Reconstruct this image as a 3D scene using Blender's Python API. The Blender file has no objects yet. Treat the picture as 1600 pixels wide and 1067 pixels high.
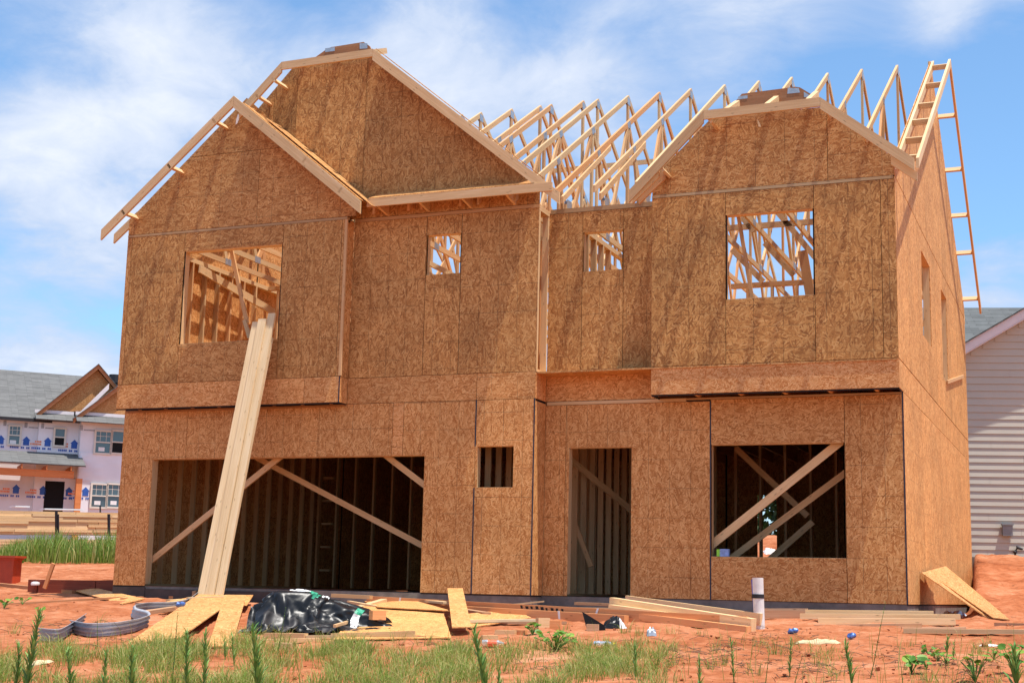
import bpy, bmesh, math, random
from mathutils import Vector, Matrix, noise
random.seed(7)
rnd = random.random
def ru(a, b): return a + (b - a) * random.random()
scene = bpy.context.scene
col = scene.collection
V = Vector

# ------------------------------------------------------------------ camera
F, CX, CY = 2233.53, 800.0, 533.5
CAM = V((14.514, -18.8783, 0.0593))
def cam_axes(yaw, pitch, roll):
    y, p, r = map(math.radians, (yaw, pitch, roll))
    fw = V((-math.sin(y)*math.cos(p), math.cos(y)*math.cos(p), math.sin(p)))
    rt = V((math.cos(y), math.sin(y), 0)); up = rt.cross(fw)
    return (math.cos(r)*rt + math.sin(r)*up, -math.sin(r)*rt + math.cos(r)*up, fw)
RT, UP, FW = cam_axes(22.39, 9.8753, 1.3428)
def ray(px, py): return RT*((px-CX)/F) - UP*((py-CY)/F) + FW
def U(px, py, ax, val):
    r = ray(px, py); i = 'xyz'.index(ax)
    return CAM + r*((val-CAM[i])/r[i])
def Upl(px, py, P0, N):
    r = ray(px, py)
    return CAM + r*((P0-CAM).dot(N)/r.dot(N))
cd = bpy.data.cameras.new('camera'); cam = bpy.data.objects.new('camera', cd); col.objects.link(cam)
m = Matrix.Identity(4)
for i in range(3):
    m[i][0], m[i][1], m[i][2], m[i][3] = RT[i], UP[i], -FW[i], CAM[i]
cam.matrix_world = m
cd.sensor_width = 36; cd.lens = 36*F/1600; cd.clip_start = .1; cd.clip_end = 3000
scene.camera = cam

# ------------------------------------------------------------------ node helpers
def newmat(name):
    mt = bpy.data.materials.new(name); mt.use_nodes = True
    nt = mt.node_tree; nt.nodes.clear()
    out = nt.nodes.new('ShaderNodeOutputMaterial'); b = nt.nodes.new('ShaderNodeBsdfPrincipled')
    nt.links.new(b.outputs[0], out.inputs[0])
    return mt, nt, b
class NT:
    def __init__(s, nt): s.nt = nt
    def n(s, typ, ins=None, **kw):
        nd = s.nt.nodes.new(typ)
        for k, v in kw.items(): setattr(nd, k, v)
        for k, v in (ins or {}).items():
            if hasattr(v, 'is_output') or isinstance(v, bpy.types.NodeSocket): s.nt.links.new(v, nd.inputs[k])
            else: nd.inputs[k].default_value = v
        return nd
    def math(s, op, a, b=None, c=None, clamp=False):
        ins = {0: a}
        if b is not None: ins[1] = b
        if c is not None: ins[2] = c
        return s.n('ShaderNodeMath', ins, operation=op, use_clamp=clamp).outputs[0]
    def ramp(s, fac, stops, interp='LINEAR'):
        nd = s.n('ShaderNodeValToRGB', {0: fac}); cr = nd.color_ramp; cr.interpolation = interp
        while len(cr.elements) > 1: cr.elements.remove(cr.elements[-1])
        cr.elements[0].position = stops[0][0]; cr.elements[0].color = (*stops[0][1], 1)
        for p, c in stops[1:]:
            e = cr.elements.new(p); e.color = (*c, 1)
        return nd.outputs[0]
    def mix(s, fac, a, b, blend='MIX'):
        nd = s.n('ShaderNodeMix', data_type='RGBA', blend_type=blend)
        for i, v in ((0, fac), (6, a), (7, b)):
            if isinstance(v, bpy.types.NodeSocket): s.nt.links.new(v, nd.inputs[i])
            else: nd.inputs[i].default_value = v if i == 0 else (*v, 1)[:4]
        return nd.outputs[2]
    def noise(s, vec, scale, detail=3, rough=.55, dist=0):
        return s.n('ShaderNodeTexNoise', {'Vector': vec, 'Scale': scale, 'Detail': detail, 'Roughness': rough, 'Distortion': dist}).outputs[0]
    def mapping(s, vec, scale=(1,1,1), rot=(0,0,0), loc=(0,0,0)):
        return s.n('ShaderNodeMapping', {'Vector': vec, 'Scale': scale, 'Rotation': rot, 'Location': loc}).outputs[0]
    def link(s, a, b): s.nt.links.new(a, b)

M = {}
def mat_osb():
    mt, nt, b = newmat('osb'); t = NT(nt)
    uv = t.n('ShaderNodeUVMap', uv_map='UVMap').outputs[0]
    tone = t.n('ShaderNodeVertexColor', layer_name='tone').outputs[0]
    sep = t.n('ShaderNodeSeparateColor', {0: tone})
    vals = []
    wob = t.n('ShaderNodeTexNoise', {'Vector': uv, 'Scale': 5.0, 'Detail': 1.0}).outputs['Color']
    gs = t.math('ADD', 1.0, t.math('MULTIPLY', sep.outputs[1], .55))
    uvs_ = t.n('ShaderNodeVectorMath', {0: uv, 1: t.n('ShaderNodeCombineXYZ', {0: gs, 1: gs, 2: 1.0}).outputs[0]}, operation='MULTIPLY').outputs[0]
    uvw = t.n('ShaderNodeVectorMath', {0: uvs_, 1: t.n('ShaderNodeVectorMath', {0: wob, 1: (.014, .014, 0)}, operation='MULTIPLY').outputs[0]}, operation='ADD').outputs[0]
    for (rz, sc, loc) in ((.4, (9, 48, 1), (0, 0, 0)), (-.45, (10, 52, 1), (5, 3, 0)), (1.25, (13, 58, 1), (9, 1, 0)), (.05, (8, 44, 1), (2, 8, 0)), (-.9, (12, 54, 1), (4, 6, 0))):
        mp = t.mapping(t.mapping(uvw, (1, 1, 1), (0, 0, rz)), sc, (0, 0, 0), loc)
        # bend flakes a little
        vo = t.n('ShaderNodeTexVoronoi', {'Vector': mp, 'Scale': 1.0, 'Randomness': 1.0}, voronoi_dimensions='2D')
        r = t.n('ShaderNodeSeparateColor', {0: vo.outputs['Color']})
        vals.append((r.outputs[0], r.outputs[1]))
    # pick a layer by each layer's random priority
    best, pr = vals[0][0], vals[0][1]
    for v, p in vals[1:]:
        g = t.math('GREATER_THAN', p, pr)
        best = t.n('ShaderNodeMix', {0: g, 2: best, 3: v}, data_type='FLOAT').outputs[0]
        pr = t.math('MAXIMUM', p, pr)
    fine = t.noise(t.mapping(uv, (60, 160, 1), (0, 0, .2)), 1.0, 3, .6)
    fac = t.math('ADD', t.math('ADD', t.math('MULTIPLY', best, .50), .03), t.math('MULTIPLY', fine, .48))
    brown = t.ramp(fac, [(.08, (.105, .045, .014)), (.3, (.29, .125, .036)), (.52, (.46, .220, .064)), (.75, (.60, .335, .115)), (1, (.78, .51, .25))])
    orange = t.ramp(fac, [(.08, (.17, .058, .014)), (.3, (.47, .172, .044)), (.52, (.63, .292, .104)), (.75, (.75, .41, .175)), (1, (.88, .60, .33))])
    c = t.mix(sep.outputs[1], brown, orange)
    # stains and weather streaks
    st = t.noise(t.mapping(uv, (1.3, .9, 1)), 1.0, 4, .6, .6)
    stf = t.math('MULTIPLY', t.ramp(st, [(.45, (0,0,0)), (.72, (1,1,1))]), t.math('SUBTRACT', 1.0, sep.outputs[1], clamp=True))
    c = t.mix(t.math('MULTIPLY', stf, .36), c, (.10, .048, .02))
    big = t.noise(t.mapping(uv, (.7, .7, 1), loc=(3, 7, 0)), 1.0, 3, .5)
    br = t.math('ADD', t.math('MULTIPLY', sep.outputs[0], 1.9), t.math('MULTIPLY', t.math('SUBTRACT', big, .5), .5))
    c = t.mix(1.0, c, t.n('ShaderNodeCombineColor', {0: br, 1: br, 2: br}).outputs[0], 'MULTIPLY')
    # printed nailing lines
    xy = t.n('ShaderNodeSeparateXYZ', {0: uv})
    def lines(v, period):
        f = t.math('FRACT', t.math('DIVIDE', v, period))
        d = t.math('ABSOLUTE', t.math('SUBTRACT', f, .5))
        return t.math('LESS_THAN', d, .0038/period)
    ln = t.math('MAXIMUM', lines(xy.outputs[0], .4064), lines(xy.outputs[1], .3048))
    ln = t.math('MULTIPLY', t.math('MULTIPLY', ln, sep.outputs[2]), t.ramp(t.noise(uv, 2.3, 2), [(.35, (.12,.12,.12)), (.65, (.6,.6,.6))]))
    c = t.mix(ln, c, (.035, .022, .014))
    t.link(c, b.inputs['Base Color'])
    b.inputs['Roughness'].default_value = .75; b.inputs['Specular IOR Level'].default_value = .25
    bp = t.n('ShaderNodeBump', {'Height': fac, 'Strength': .5, 'Distance': .004})
    t.link(bp.outputs[0], b.inputs['Normal'])
    return mt
def mat_lumber(name, dark, mid, light, rough=.65, grain=1.0):
    mt, nt, b = newmat(name); t = NT(nt)
    uv = t.n('ShaderNodeUVMap', uv_map='UVMap').outputs[0]
    tone = t.n('ShaderNodeVertexColor', layer_name='tone').outputs[0]
    sep = t.n('ShaderNodeSeparateColor', {0: tone})
    g = t.noise(t.mapping(uv, (2.2, 55, 1)), 1.0, 4, .6, .5)
    g2 = t.noise(t.mapping(uv, (.7, 9, 1)), 1.0, 3, .5, .8)
    fac = t.math('ADD', t.math('MULTIPLY', g, .5), t.math('MULTIPLY', g2, .5))
    c = t.ramp(fac, [(.28, dark), (.5, mid), (.7, light)])
    kn = t.n('ShaderNodeTexVoronoi', {'Vector': t.mapping(uv, (2.1, 7, 1)), 'Scale': 1.0}, voronoi_dimensions='2D').outputs[0]
    c = t.mix(t.ramp(kn, [(.02, (.55,.55,.55)), (.07, (0,0,0))]), c, tuple(x*.33 for x in dark))
    tr = t.math('MULTIPLY', sep.outputs[0], 2.0)
    c = t.mix(1.0, c, t.n('ShaderNodeCombineColor', {0: tr, 1: tr, 2: tr}).outputs[0], 'MULTIPLY')
    c = t.mix(t.math('MULTIPLY', sep.outputs[1], .8), c, t.mix(1.0, c, (1.0, .62, .38), 'MULTIPLY'))
    t.link(c, b.inputs['Base Color'])
    b.inputs['Roughness'].default_value = rough; b.inputs['Specular IOR Level'].default_value = .3
    bp = t.n('ShaderNodeBump', {'Height': g, 'Strength': .25, 'Distance': .002}); t.link(bp.outputs[0], b.inputs['Normal'])
    return mt
def mat_plain(name, c, rough=.6, metal=0.0, var=.15, scale=6.0, spec=.4, bump=0.0, trans=0.0):
    mt, nt, b = newmat(name); t = NT(nt)
    co = t.n('ShaderNodeTexCoord').outputs['Object']
    n = t.noise(co, scale, 4, .6)
    k = t.ramp(n, [(.3, tuple(x*(1-var) for x in c)), (.7, tuple(min(1, x*(1+var)) for x in c))])
    t.link(k, b.inputs['Base Color'])
    b.inputs['Roughness'].default_value = rough; b.inputs['Metallic'].default_value = metal
    b.inputs['Specular IOR Level'].default_value = spec
    if trans: b.inputs['Transmission Weight'].default_value = trans
    if bump:
        bp = t.n('ShaderNodeBump', {'Height': n, 'Strength': bump, 'Distance': .01}); t.link(bp.outputs[0], b.inputs['Normal'])
    return mt
def mat_clay():
    mt, nt, b = newmat('red_clay'); t = NT(nt)
    co = t.n('ShaderNodeTexCoord').outputs['Object']
    a = t.noise(co, .55, 5, .6); f = t.noise(co, 5.0, 6, .68, .3); g = t.noise(co, 26, 4, .7)
    mixv = t.math('ADD', t.math('MULTIPLY', a, .5), t.math('MULTIPLY', f, .5))
    c = t.ramp(mixv, [(.34, (.21, .055, .020)), (.46, (.35, .112, .045)), (.55, (.44, .165, .078)), (.68, (.55, .27, .155))])
    dk = t.ramp(t.noise(t.mapping(co, (1, 1, 1), loc=(7, 2, 1)), 7.0, 6, .78, .6), [(.54, (0,0,0)), (.66, (1,1,1))])
    c = t.mix(t.math('MULTIPLY', dk, .62), c, (.13, .045, .02))
    c = t.mix(t.math('MULTIPLY', t.ramp(g, [(.6, (0,0,0)), (.75, (1,1,1))]), .35), c, (.50, .25, .14))
    t.link(c, b.inputs['Base Color']); b.inputs['Roughness'].default_value = .95; b.inputs['Specular IOR Level'].default_value = .1
    h = t.math('ADD', t.math('MULTIPLY', f, .7), t.math('MULTIPLY', g, .3))
    bp = t.n('ShaderNodeBump', {'Height': h, 'Strength': .9, 'Distance': .05}); t.link(bp.outputs[0], b.inputs['Normal'])
    return mt
def mat_leaf(name, c1, c2, c3, trans=.25):
    mt, nt, b = newmat(name); t = NT(nt)
    tone = t.n('ShaderNodeVertexColor', layer_name='tone').outputs[0]
    sep = t.n('ShaderNodeSeparateColor', {0: tone})
    c = t.ramp(sep.outputs[0], [(0, c1), (.5, c2), (1, c3)])
    t.link(c, b.inputs['Base Color']); b.inputs['Roughness'].default_value = .5; b.inputs['Specular IOR Level'].default_value = .3
    tb = t.n('ShaderNodeBsdfTranslucent'); t.link(c, tb.inputs[0])
    mx = t.n('ShaderNodeMixShader', {0: trans}); t.link(b.outputs[0], mx.inputs[1]); t.link(tb.outputs[0], mx.inputs[2])
    out = [n for n in nt.nodes if n.type == 'OUTPUT_MATERIAL'][0]; t.link(mx.outputs[0], out.inputs[0])
    return mt
def mat_shingle(name, base, sx=.9, sy=.14):
    mt, nt, b = newmat(name); t = NT(nt)
    uv = t.n('ShaderNodeUVMap', uv_map='UVMap').outputs[0]
    br = t.n('ShaderNodeTexBrick', {'Vector': uv, 'Color1': (.9,.9,.9,1), 'Color2': (.35,.35,.35,1), 'Mortar': (.02,.02,.02,1), 'Scale': 1.0, 'Mortar Size': .012, 'Brick Width': sx, 'Row Height': sy}, offset=.37)
    n = t.noise(uv, 3, 4, .6); n2 = t.noise(uv, 60, 2, .6)
    k = t.math('ADD', t.math('MULTIPLY', t.n('ShaderNodeSeparateColor', {0: br.outputs[0]}).outputs[0], .5), t.math('ADD', t.math('MULTIPLY', n, .4), t.math('MULTIPLY', n2, .3)))
    c = t.ramp(k, [(.25, tuple(x*.5 for x in base)), (.6, base), (.95, tuple(x*1.6 for x in base))])
    t.link(c, b.inputs['Base Color']); b.inputs['Roughness'].default_value = .9
    return mt
def mat_glass(name):
    mt, nt, b = newmat(name)
    b.inputs['Base Color'].default_value = (.06, .10, .12, 1); b.inputs['Roughness'].default_value = .06; b.inputs['Specular IOR Level'].default_value = .9
    return mt
M['osb'] = mat_osb()
M['pine'] = mat_lumber('pine', (.50, .315, .15), (.62, .43, .225), (.70, .52, .31))
M['lvl'] = mat_lumber('engineered_wood', (.52, .22, .08), (.64, .29, .115), (.72, .37, .17), .6)
M['oldwood'] = mat_lumber('dusty_wood', (.36, .19, .10), (.46, .27, .15), (.54, .36, .22), .8)
M['pale'] = mat_lumber('pale_board', (.52, .37, .20), (.64, .49, .29), (.72, .58, .38), .75)
M['seam'] = mat_plain('seam_shadow', (.028, .02, .018), .9)
M['tape'] = mat_plain('dark_blue_gasket', (.012, .022, .045), .6)
M['concrete'] = mat_plain('concrete', (.17, .15, .135), .9, var=.3, scale=5, bump=.3)
M['formcoat'] = mat_plain('damp_proofed_concrete', (.055, .043, .040), .7, var=.3)
M['clay'] = mat_clay()
M['gal'] = mat_plain('galvanised', (.46, .48, .50), .45, .75, .2, 12)
M['black'] = mat_plain('black_plastic', (.007, .007, .008), .38, var=.5, scale=14, spec=.36, bump=.12)
M['dusty'] = mat_plain('dusty_black_plastic', (.035, .03, .029), .5, var=.7, scale=7)
M['white'] = mat_plain('white_plastic', (.78, .78, .77), .5, var=.06)
M['pvc'] = mat_plain('white_pipe', (.70, .67, .64), .4, var=.12, scale=9)
M['blue'] = mat_plain('blue_pipe', (.02, .07, .50), .4)
M['green'] = mat_plain('green_print', (.03, .30, .17), .5)
M['navy'] = mat_plain('blue_print', (.03, .11, .42), .6)
M['oprint'] = mat_plain('orange_print', (.75, .22, .08), .6)
M['ink'] = mat_plain('black_ink', (.02, .016, .014), .8)
M['greyflex'] = mat_plain('grey_corrugated_plastic', (.36, .36, .385), .45, var=.22, scale=8)
M['redbox'] = mat_plain('orange_red_paint', (.42, .055, .018), .55, var=.15)
M['redwood'] = mat_lumber('dark_red_beam', (.16, .035, .018), (.22, .05, .026), (.28, .07, .036), .75)
M['wrap'] = mat_plain('house_wrap', (.77, .78, .82), .55, var=.05, scale=1.2, bump=.5)
M['trim'] = mat_plain('window_vinyl', (.68, .63, .54), .5, var=.05)
M['whitetrim'] = mat_plain('white_trim', (.72, .66, .66), .5, var=.05)
M['glass'] = mat_glass('window_glass')
M['void'] = mat_plain('dark_room', (.006, .006, .007), .9)
M['shingle'] = mat_shingle('grey_shingles', (.115, .112, .108))
M['shingle2'] = mat_shingle('slate_shingles', (.085, .09, .09))
M['siding'] = mat_plain('tan_vinyl_siding', (.50, .475, .40), .55, var=.04, scale=2)
M['meter'] = mat_plain('grey_box', (.22, .24, .25), .5)
M['bottle'] = mat_plain('clear_bottle', (.75, .70, .66), .12, var=.05, trans=.75)
M['orangelabel'] = mat_plain('orange_label', (.75, .13, .06), .4)
M['yellow'] = mat_plain('yellow_cap', (.85, .62, .02), .4)
M['can'] = mat_plain('blue_can', (.10, .18, .45), .35, .5, .5, 25)
M['lime'] = mat_plain('lime_plastic', (.25, .62, .05), .5)
M['sky_tape'] = mat_plain('pale_blue_wrap', (.22, .33, .62), .4, var=.3, scale=20)
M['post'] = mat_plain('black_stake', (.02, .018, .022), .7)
M['grass'] = mat_leaf('grass_blade', (.10, .19, .022), (.235, .34, .055), (.52, .47, .18), .4)
M['weed'] = mat_leaf('weed_leaf', (.060, .155, .030), (.125, .27, .055), (.25, .39, .10))
M['broad'] = mat_leaf('broad_leaf', (.050, .14, .014), (.11, .25, .028), (.26, .38, .05))
M['tree'] = mat_leaf('tree_leaf', (.015, .04, .010), (.03, .07, .018), (.06, .11, .03))
M['bark'] = mat_plain('bark', (.10, .07, .05), .9, var=.3)
M['twig'] = mat_plain('dry_twig', (.16, .085, .05), .9, var=.3)

# ------------------------------------------------------------------ mesh builder
class MB:
    def __init__(s): s.v = []; s.f = []; s.uv = []; s.tone = []; s.mi = []
    def face(s, pts, uvs, tone=(.5, 0, 0), mi=0):
        i = len(s.v); s.v += [tuple(p) for p in pts]; s.f.append(tuple(range(i, i+len(pts))))
        s.uv += [tuple(u) for u in uvs]; s.tone += [tone]*len(pts); s.mi.append(mi)
    def hexa(s, o, a, b, c, tone=(.5, 0, 0), mi=0, uvo=None):
        """box from corner o with edge vectors a (length), b, c; right-handed or not"""
        uo = uvo if uvo is not None else (ru(0, 60), ru(0, 60))
        la, lb, lc = a.length, b.length, c.length
        if a.cross(b).dot(c) < 0: b, c, lb, lc = c, b, lc, lb
        P = lambda i, j, k: o + a*i + b*j + c*k
        def q(p, uv): s.face(p, [(uo[0]+u, uo[1]+w) for u, w in uv], tone, mi)
        q([P(0,0,0), P(0,1,0), P(1,1,0), P(1,0,0)], [(0,0), (0,lb), (la,lb), (la,0)])
        q([P(0,0,1), P(1,0,1), P(1,1,1), P(0,1,1)], [(0,0), (la,0), (la,lb), (0,lb)])
        q([P(0,0,0), P(1,0,0), P(1,0,1), P(0,0,1)], [(0,.7), (la,.7), (la,.7+lc), (0,.7+lc)])
        q([P(0,1,0), P(0,1,1), P(1,1,1), P(1,1,0)], [(0,1.4), (0,1.4+lc), (la,1.4+lc), (la,1.4)])
        q([P(0,0,0), P(0,0,1), P(0,1,1), P(0,1,0)], [(0,0), (0.02,lc), (.04,lc), (.02,0)])
        q([P(1,0,0), P(1,1,0), P(1,1,1), P(1,0,1)], [(0,0), (.02,0), (.04,lc), (.0,lc)])
    def box(s, x0, x1, y0, y1, z0, z1, tone=(.5, 0, 0), mi=0):
        d = [(x1-x0, V((1,0,0))), (y1-y0, V((0,1,0))), (z1-z0, V((0,0,1)))]
        d = sorted(d, key=lambda e: -e[0])
        s.hexa(V((x0, y0, z0)), d[0][1]*d[0][0], d[1][1]*d[1][0], d[2][1]*d[2][0], tone, mi)
    def board(s, p0, p1, w, t, up=V((0,0,1)), tone=None, mi=0, top=False):
        """board from p0 to p1, w = size along 'up', t = size across; centred (or hung under the line if top)"""
        p0, p1 = V(p0), V(p1); a = p1-p0; d = a.normalized()
        sd = d.cross(up)
        if sd.length < 1e-4: sd = d.cross(V((1,0,0)))
        sd.normalize(); u = sd.cross(d).normalized()
        o = p0 - sd*(t/2) - u*(w if top else w/2)
        s.hexa(o, a, u*w, sd*t, tone or rt(), mi)
    def prism(s, pts, n, th, tone=(.5, 0, 0), mi=0, uvs=None):
        """polygon pts (outer face, normal n) extruded back by th"""
        pts = [V(p) for p in pts]
        nn = V((0,0,0))
        for i in range(len(pts)): nn += pts[i].cross(pts[(i+1) % len(pts)])
        uvs = uvs or [(p.x+p.y, p.z) for p in pts]
        if nn.dot(n) < 0: pts = pts[::-1]; uvs = uvs[::-1]
        bk = [p - n*th for p in pts]
        s.face(pts, uvs, tone, mi); s.face(bk[::-1], uvs[::-1], tone, mi)
        for i in range(len(pts)):
            j = (i+1) % len(pts)
            s.face([pts[i], bk[i], bk[j], pts[j]], [uvs[i], (uvs[i][0], uvs[i][1]+th), (uvs[j][0], uvs[j][1]+th), uvs[j]], tone, mi)
    def tube(s, pts, rads, n=8, tone=(.5, 0, 0), mi=0, cap=True):
        pts = [V(p) for p in pts]; rings = []
        for i, p in enumerate(pts):
            d = (pts[min(i+1, len(pts)-1)] - pts[max(i-1, 0)]).normalized()
            a = d.cross(V((0,0,1)) if abs(d.z) < .9 else V((1,0,0))).normalized(); b = d.cross(a)
            r = rads[i] if isinstance(rads, (list, tuple)) else rads
            rings.append([p + (a*math.cos(2*math.pi*k/n) + b*math.sin(2*math.pi*k/n))*r for k in range(n)])
        for i in range(len(rings)-1):
            for k in range(n):
                k2 = (k+1) % n
                s.face([rings[i][k], rings[i+1][k], rings[i+1][k2], rings[i][k2]], [(i, k/n), (i+1, k/n), (i+1, (k+1)/n), (i, (k+1)/n)], tone, mi)
        if cap:
            s.face(rings[0], [(0, 0)]*n, tone, mi); s.face(rings[-1][::-1], [(0, 0)]*n, tone, mi)
    def build(s, name, mats, parent=None, smooth=False, merge=False, bevel=0):
        me = bpy.data.meshes.new(name); me.from_pydata(s.v, [], s.f)
        ul = me.uv_layers.new(name='UVMap')
        ca = me.color_attributes.new('tone', 'FLOAT_COLOR', 'CORNER')
        fl = [float(c) for u in s.uv for c in u]; me.uv_layers['UVMap'].data.foreach_set('uv', fl)
        me.color_attributes['tone'].data.foreach_set('color', [c for t in s.tone for c in (t[0], t[1], t[2], 1.0)])
        for mt in (mats if isinstance(mats, (list, tuple)) else [mats]): me.materials.append(M[mt] if isinstance(mt, str) else mt)
        me.polygons.foreach_set('material_index', s.mi)
        if merge:
            bm = bmesh.new(); bm.from_mesh(me); bmesh.ops.remove_doubles(bm, verts=bm.verts, dist=1e-4); bmesh.ops.recalc_face_normals(bm, faces=bm.faces); bm.to_mesh(me); bm.free()
        if smooth: me.polygons.foreach_set('use_smooth', [True]*len(me.polygons))
        me.update()
        o = bpy.data.objects.new(name, me); col.objects.link(o)
        if parent: o.parent = parent
        if bevel:
            bv = o.modifiers.new('edge', 'BEVEL'); bv.width = bevel; bv.segments = 1; bv.limit_method = 'ANGLE'
        return o
def rt(lo=.42, hi=.56, warm=.35): return (ru(lo, hi), ru(0, warm), 0)
def tag(o, label=None, cat=None, group=None, kind=None):
    if label: o['label'] = label
    if cat: o['category'] = cat
    if group: o['group'] = group
    if kind: o['kind'] = kind
    return o
def empty(name, loc, label, cat, group=None):
    o = bpy.data.objects.new(name, None); o.location = loc; o.empty_display_size = .3; col.objects.link(o)
    o.matrix_world = Matrix.Translation(loc)
    return tag(o, label, cat, group)
def B(mb, name, mats, parent=None, **kw):
    o = mb.build(name, mats, None, **kw)
    if parent:
        o.parent = parent
        if parent.type == 'EMPTY': o.matrix_parent_inverse = Matrix.Translation(parent.location).inverted()
    return o

# ------------------------------------------------------------------ terrain
def sstep(a, b, x):
    t = max(0, min(1, (x-a)/(b-a))); return t*t*(3-2*t)
def hbase(x, y):
    if y < 0: h = -.2 + .045*y
    else:
        right = sstep(-.11, .05, x-(12.20+(10.54-y)*.0793)); left = 1 - sstep(-1.2, 0.0, x); back = sstep(11.5, 15, y)
        slope_l = .0435*min(y, 62) + .06*sstep(0, 3, y)
        slope_r = .092*min(y, 13) + .02*max(0, min(y, 60)-13)
        slope_b = .05*max(0, min(y, 62)-11) + 1.35*math.exp(-((x-5)**2+(y-25)**2)/60)
        w = max(left, 0)
        h = -.2 + max(left*slope_l, right*slope_r, back*slope_b)
    return h
def hn(x, y):
    d = math.hypot(x-CAM.x, y-CAM.y)
    n = noise.noise(V((x*.55, y*.55, 3)))*.045 + noise.noise(V((x*1.7, y*1.7, 9)))*.028 + noise.noise(V((x*4.3, y*4.3, 5)))*.022 + abs(noise.noise(V((x*9, y*9, 1))))*.022
    if 0 <= x <= 12.4 and y >= -.15 and y < 10.8: n *= .25
    if y > 1.5 and d < 70: n += (abs(noise.noise(V((x*1.3, y*1.1, 12)))-.1)*.09 + noise.noise(V((x*3.4, y*3.0, 14)))*.035)*(1 if not (0 <= x <= 12.4 and y < 10.8) else .1)
    if d > 45: n += noise.noise(V((x*.08, y*.08, 2)))*.15
    # small push-up of soil along the footing in front
    return n
def H(x, y): return hbase(x, y) + hn(x, y)
def G(px, py, tmax=90):
    r = ray(px, py); r = r/ r.length; t = 4.0; prev = t
    while t < tmax:
        p = CAM + r*t
        if p.z < H(p.x, p.y):
            lo, hi = prev, t
            for _ in range(14):
                mid = (lo+hi)/2; q = CAM + r*mid
                if q.z < H(q.x, q.y): hi = mid
                else: lo = mid
            q = CAM + r*hi; q.z = H(q.x, q.y); return q
        prev = t; t += .05 if t < 30 else .25
    return None
def axis(fine0, fine1, step, lo, hi):
    a = []; x = fine0
    while x <= fine1: a.append(x); x += step
    s = step; x = fine1
    while x < hi: s *= 1.16; x += s; a.append(min(x, hi))
    s = step; x = fine0
    while x > lo: s *= 1.16; x -= s; a.append(max(x, lo))
    return sorted(set(a))
xs = axis(1.0, 17.0, .075, -400, 420); ys = axis(-11.5, 12.0, .075, -60, 700)
gm = bpy.data.meshes.new('ground'); nx, ny = len(xs), len(ys)
vs = [(x, y, H(x, y)) for y in ys for x in xs]
fs = [(j*nx+i, j*nx+i+1, (j+1)*nx+i+1, (j+1)*nx+i) for j in range(ny-1) for i in range(nx-1)]
gm.from_pydata(vs, [], fs); gm.materials.append(M['clay']); gm.polygons.foreach_set('use_smooth', [True]*len(fs))
ground = bpy.data.objects.new('ground', gm); col.objects.link(ground)
tag(ground, 'bare red clay ground of the building plot', 'ground', kind='structure')

# ------------------------------------------------------------------ the house
house = bpy.data.objects.new('unfinished_house', None); col.objects.link(house)
tag(house, 'unfinished two storey house of bare OSB sheathing with open roof trusses', 'house')
Z1, Z2, Z3 = 2.773, 3.1655, 5.6255
XL, XD, XA, XC, XR = 0.0, 4.063, 7.12, 8.824, 12.1806
YA, YB, YC, YD, YE = 0.0, .421, .033, -.234, 10.537
def clip_poly(poly, edge_pts):
    """clip (u,z) polygon by convex CCW outline"""
    out = poly
    n = len(edge_pts)
    for i in range(n):
        ax, az = edge_pts[i]; bx, bz = edge_pts[(i+1) % n]
        inp, out = out, []
        if not inp: return []
        side = lambda p: (bx-ax)*(p[1]-az) - (bz-az)*(p[0]-ax)
        for k in range(len(inp)):
            p, q = inp[k-1], inp[k]; sp, sq = side(p), side(q)
            if sp >= 0 and sq >= 0: out.append(q)
            elif sp >= 0 > sq or sp < 0 <= sq:
                t = sp/(sp-sq); x = (p[0]+(q[0]-p[0])*t, p[1]+(q[1]-p[1])*t); out.append(x)
                if sq >= 0: out.append(q)
    return out
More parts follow.
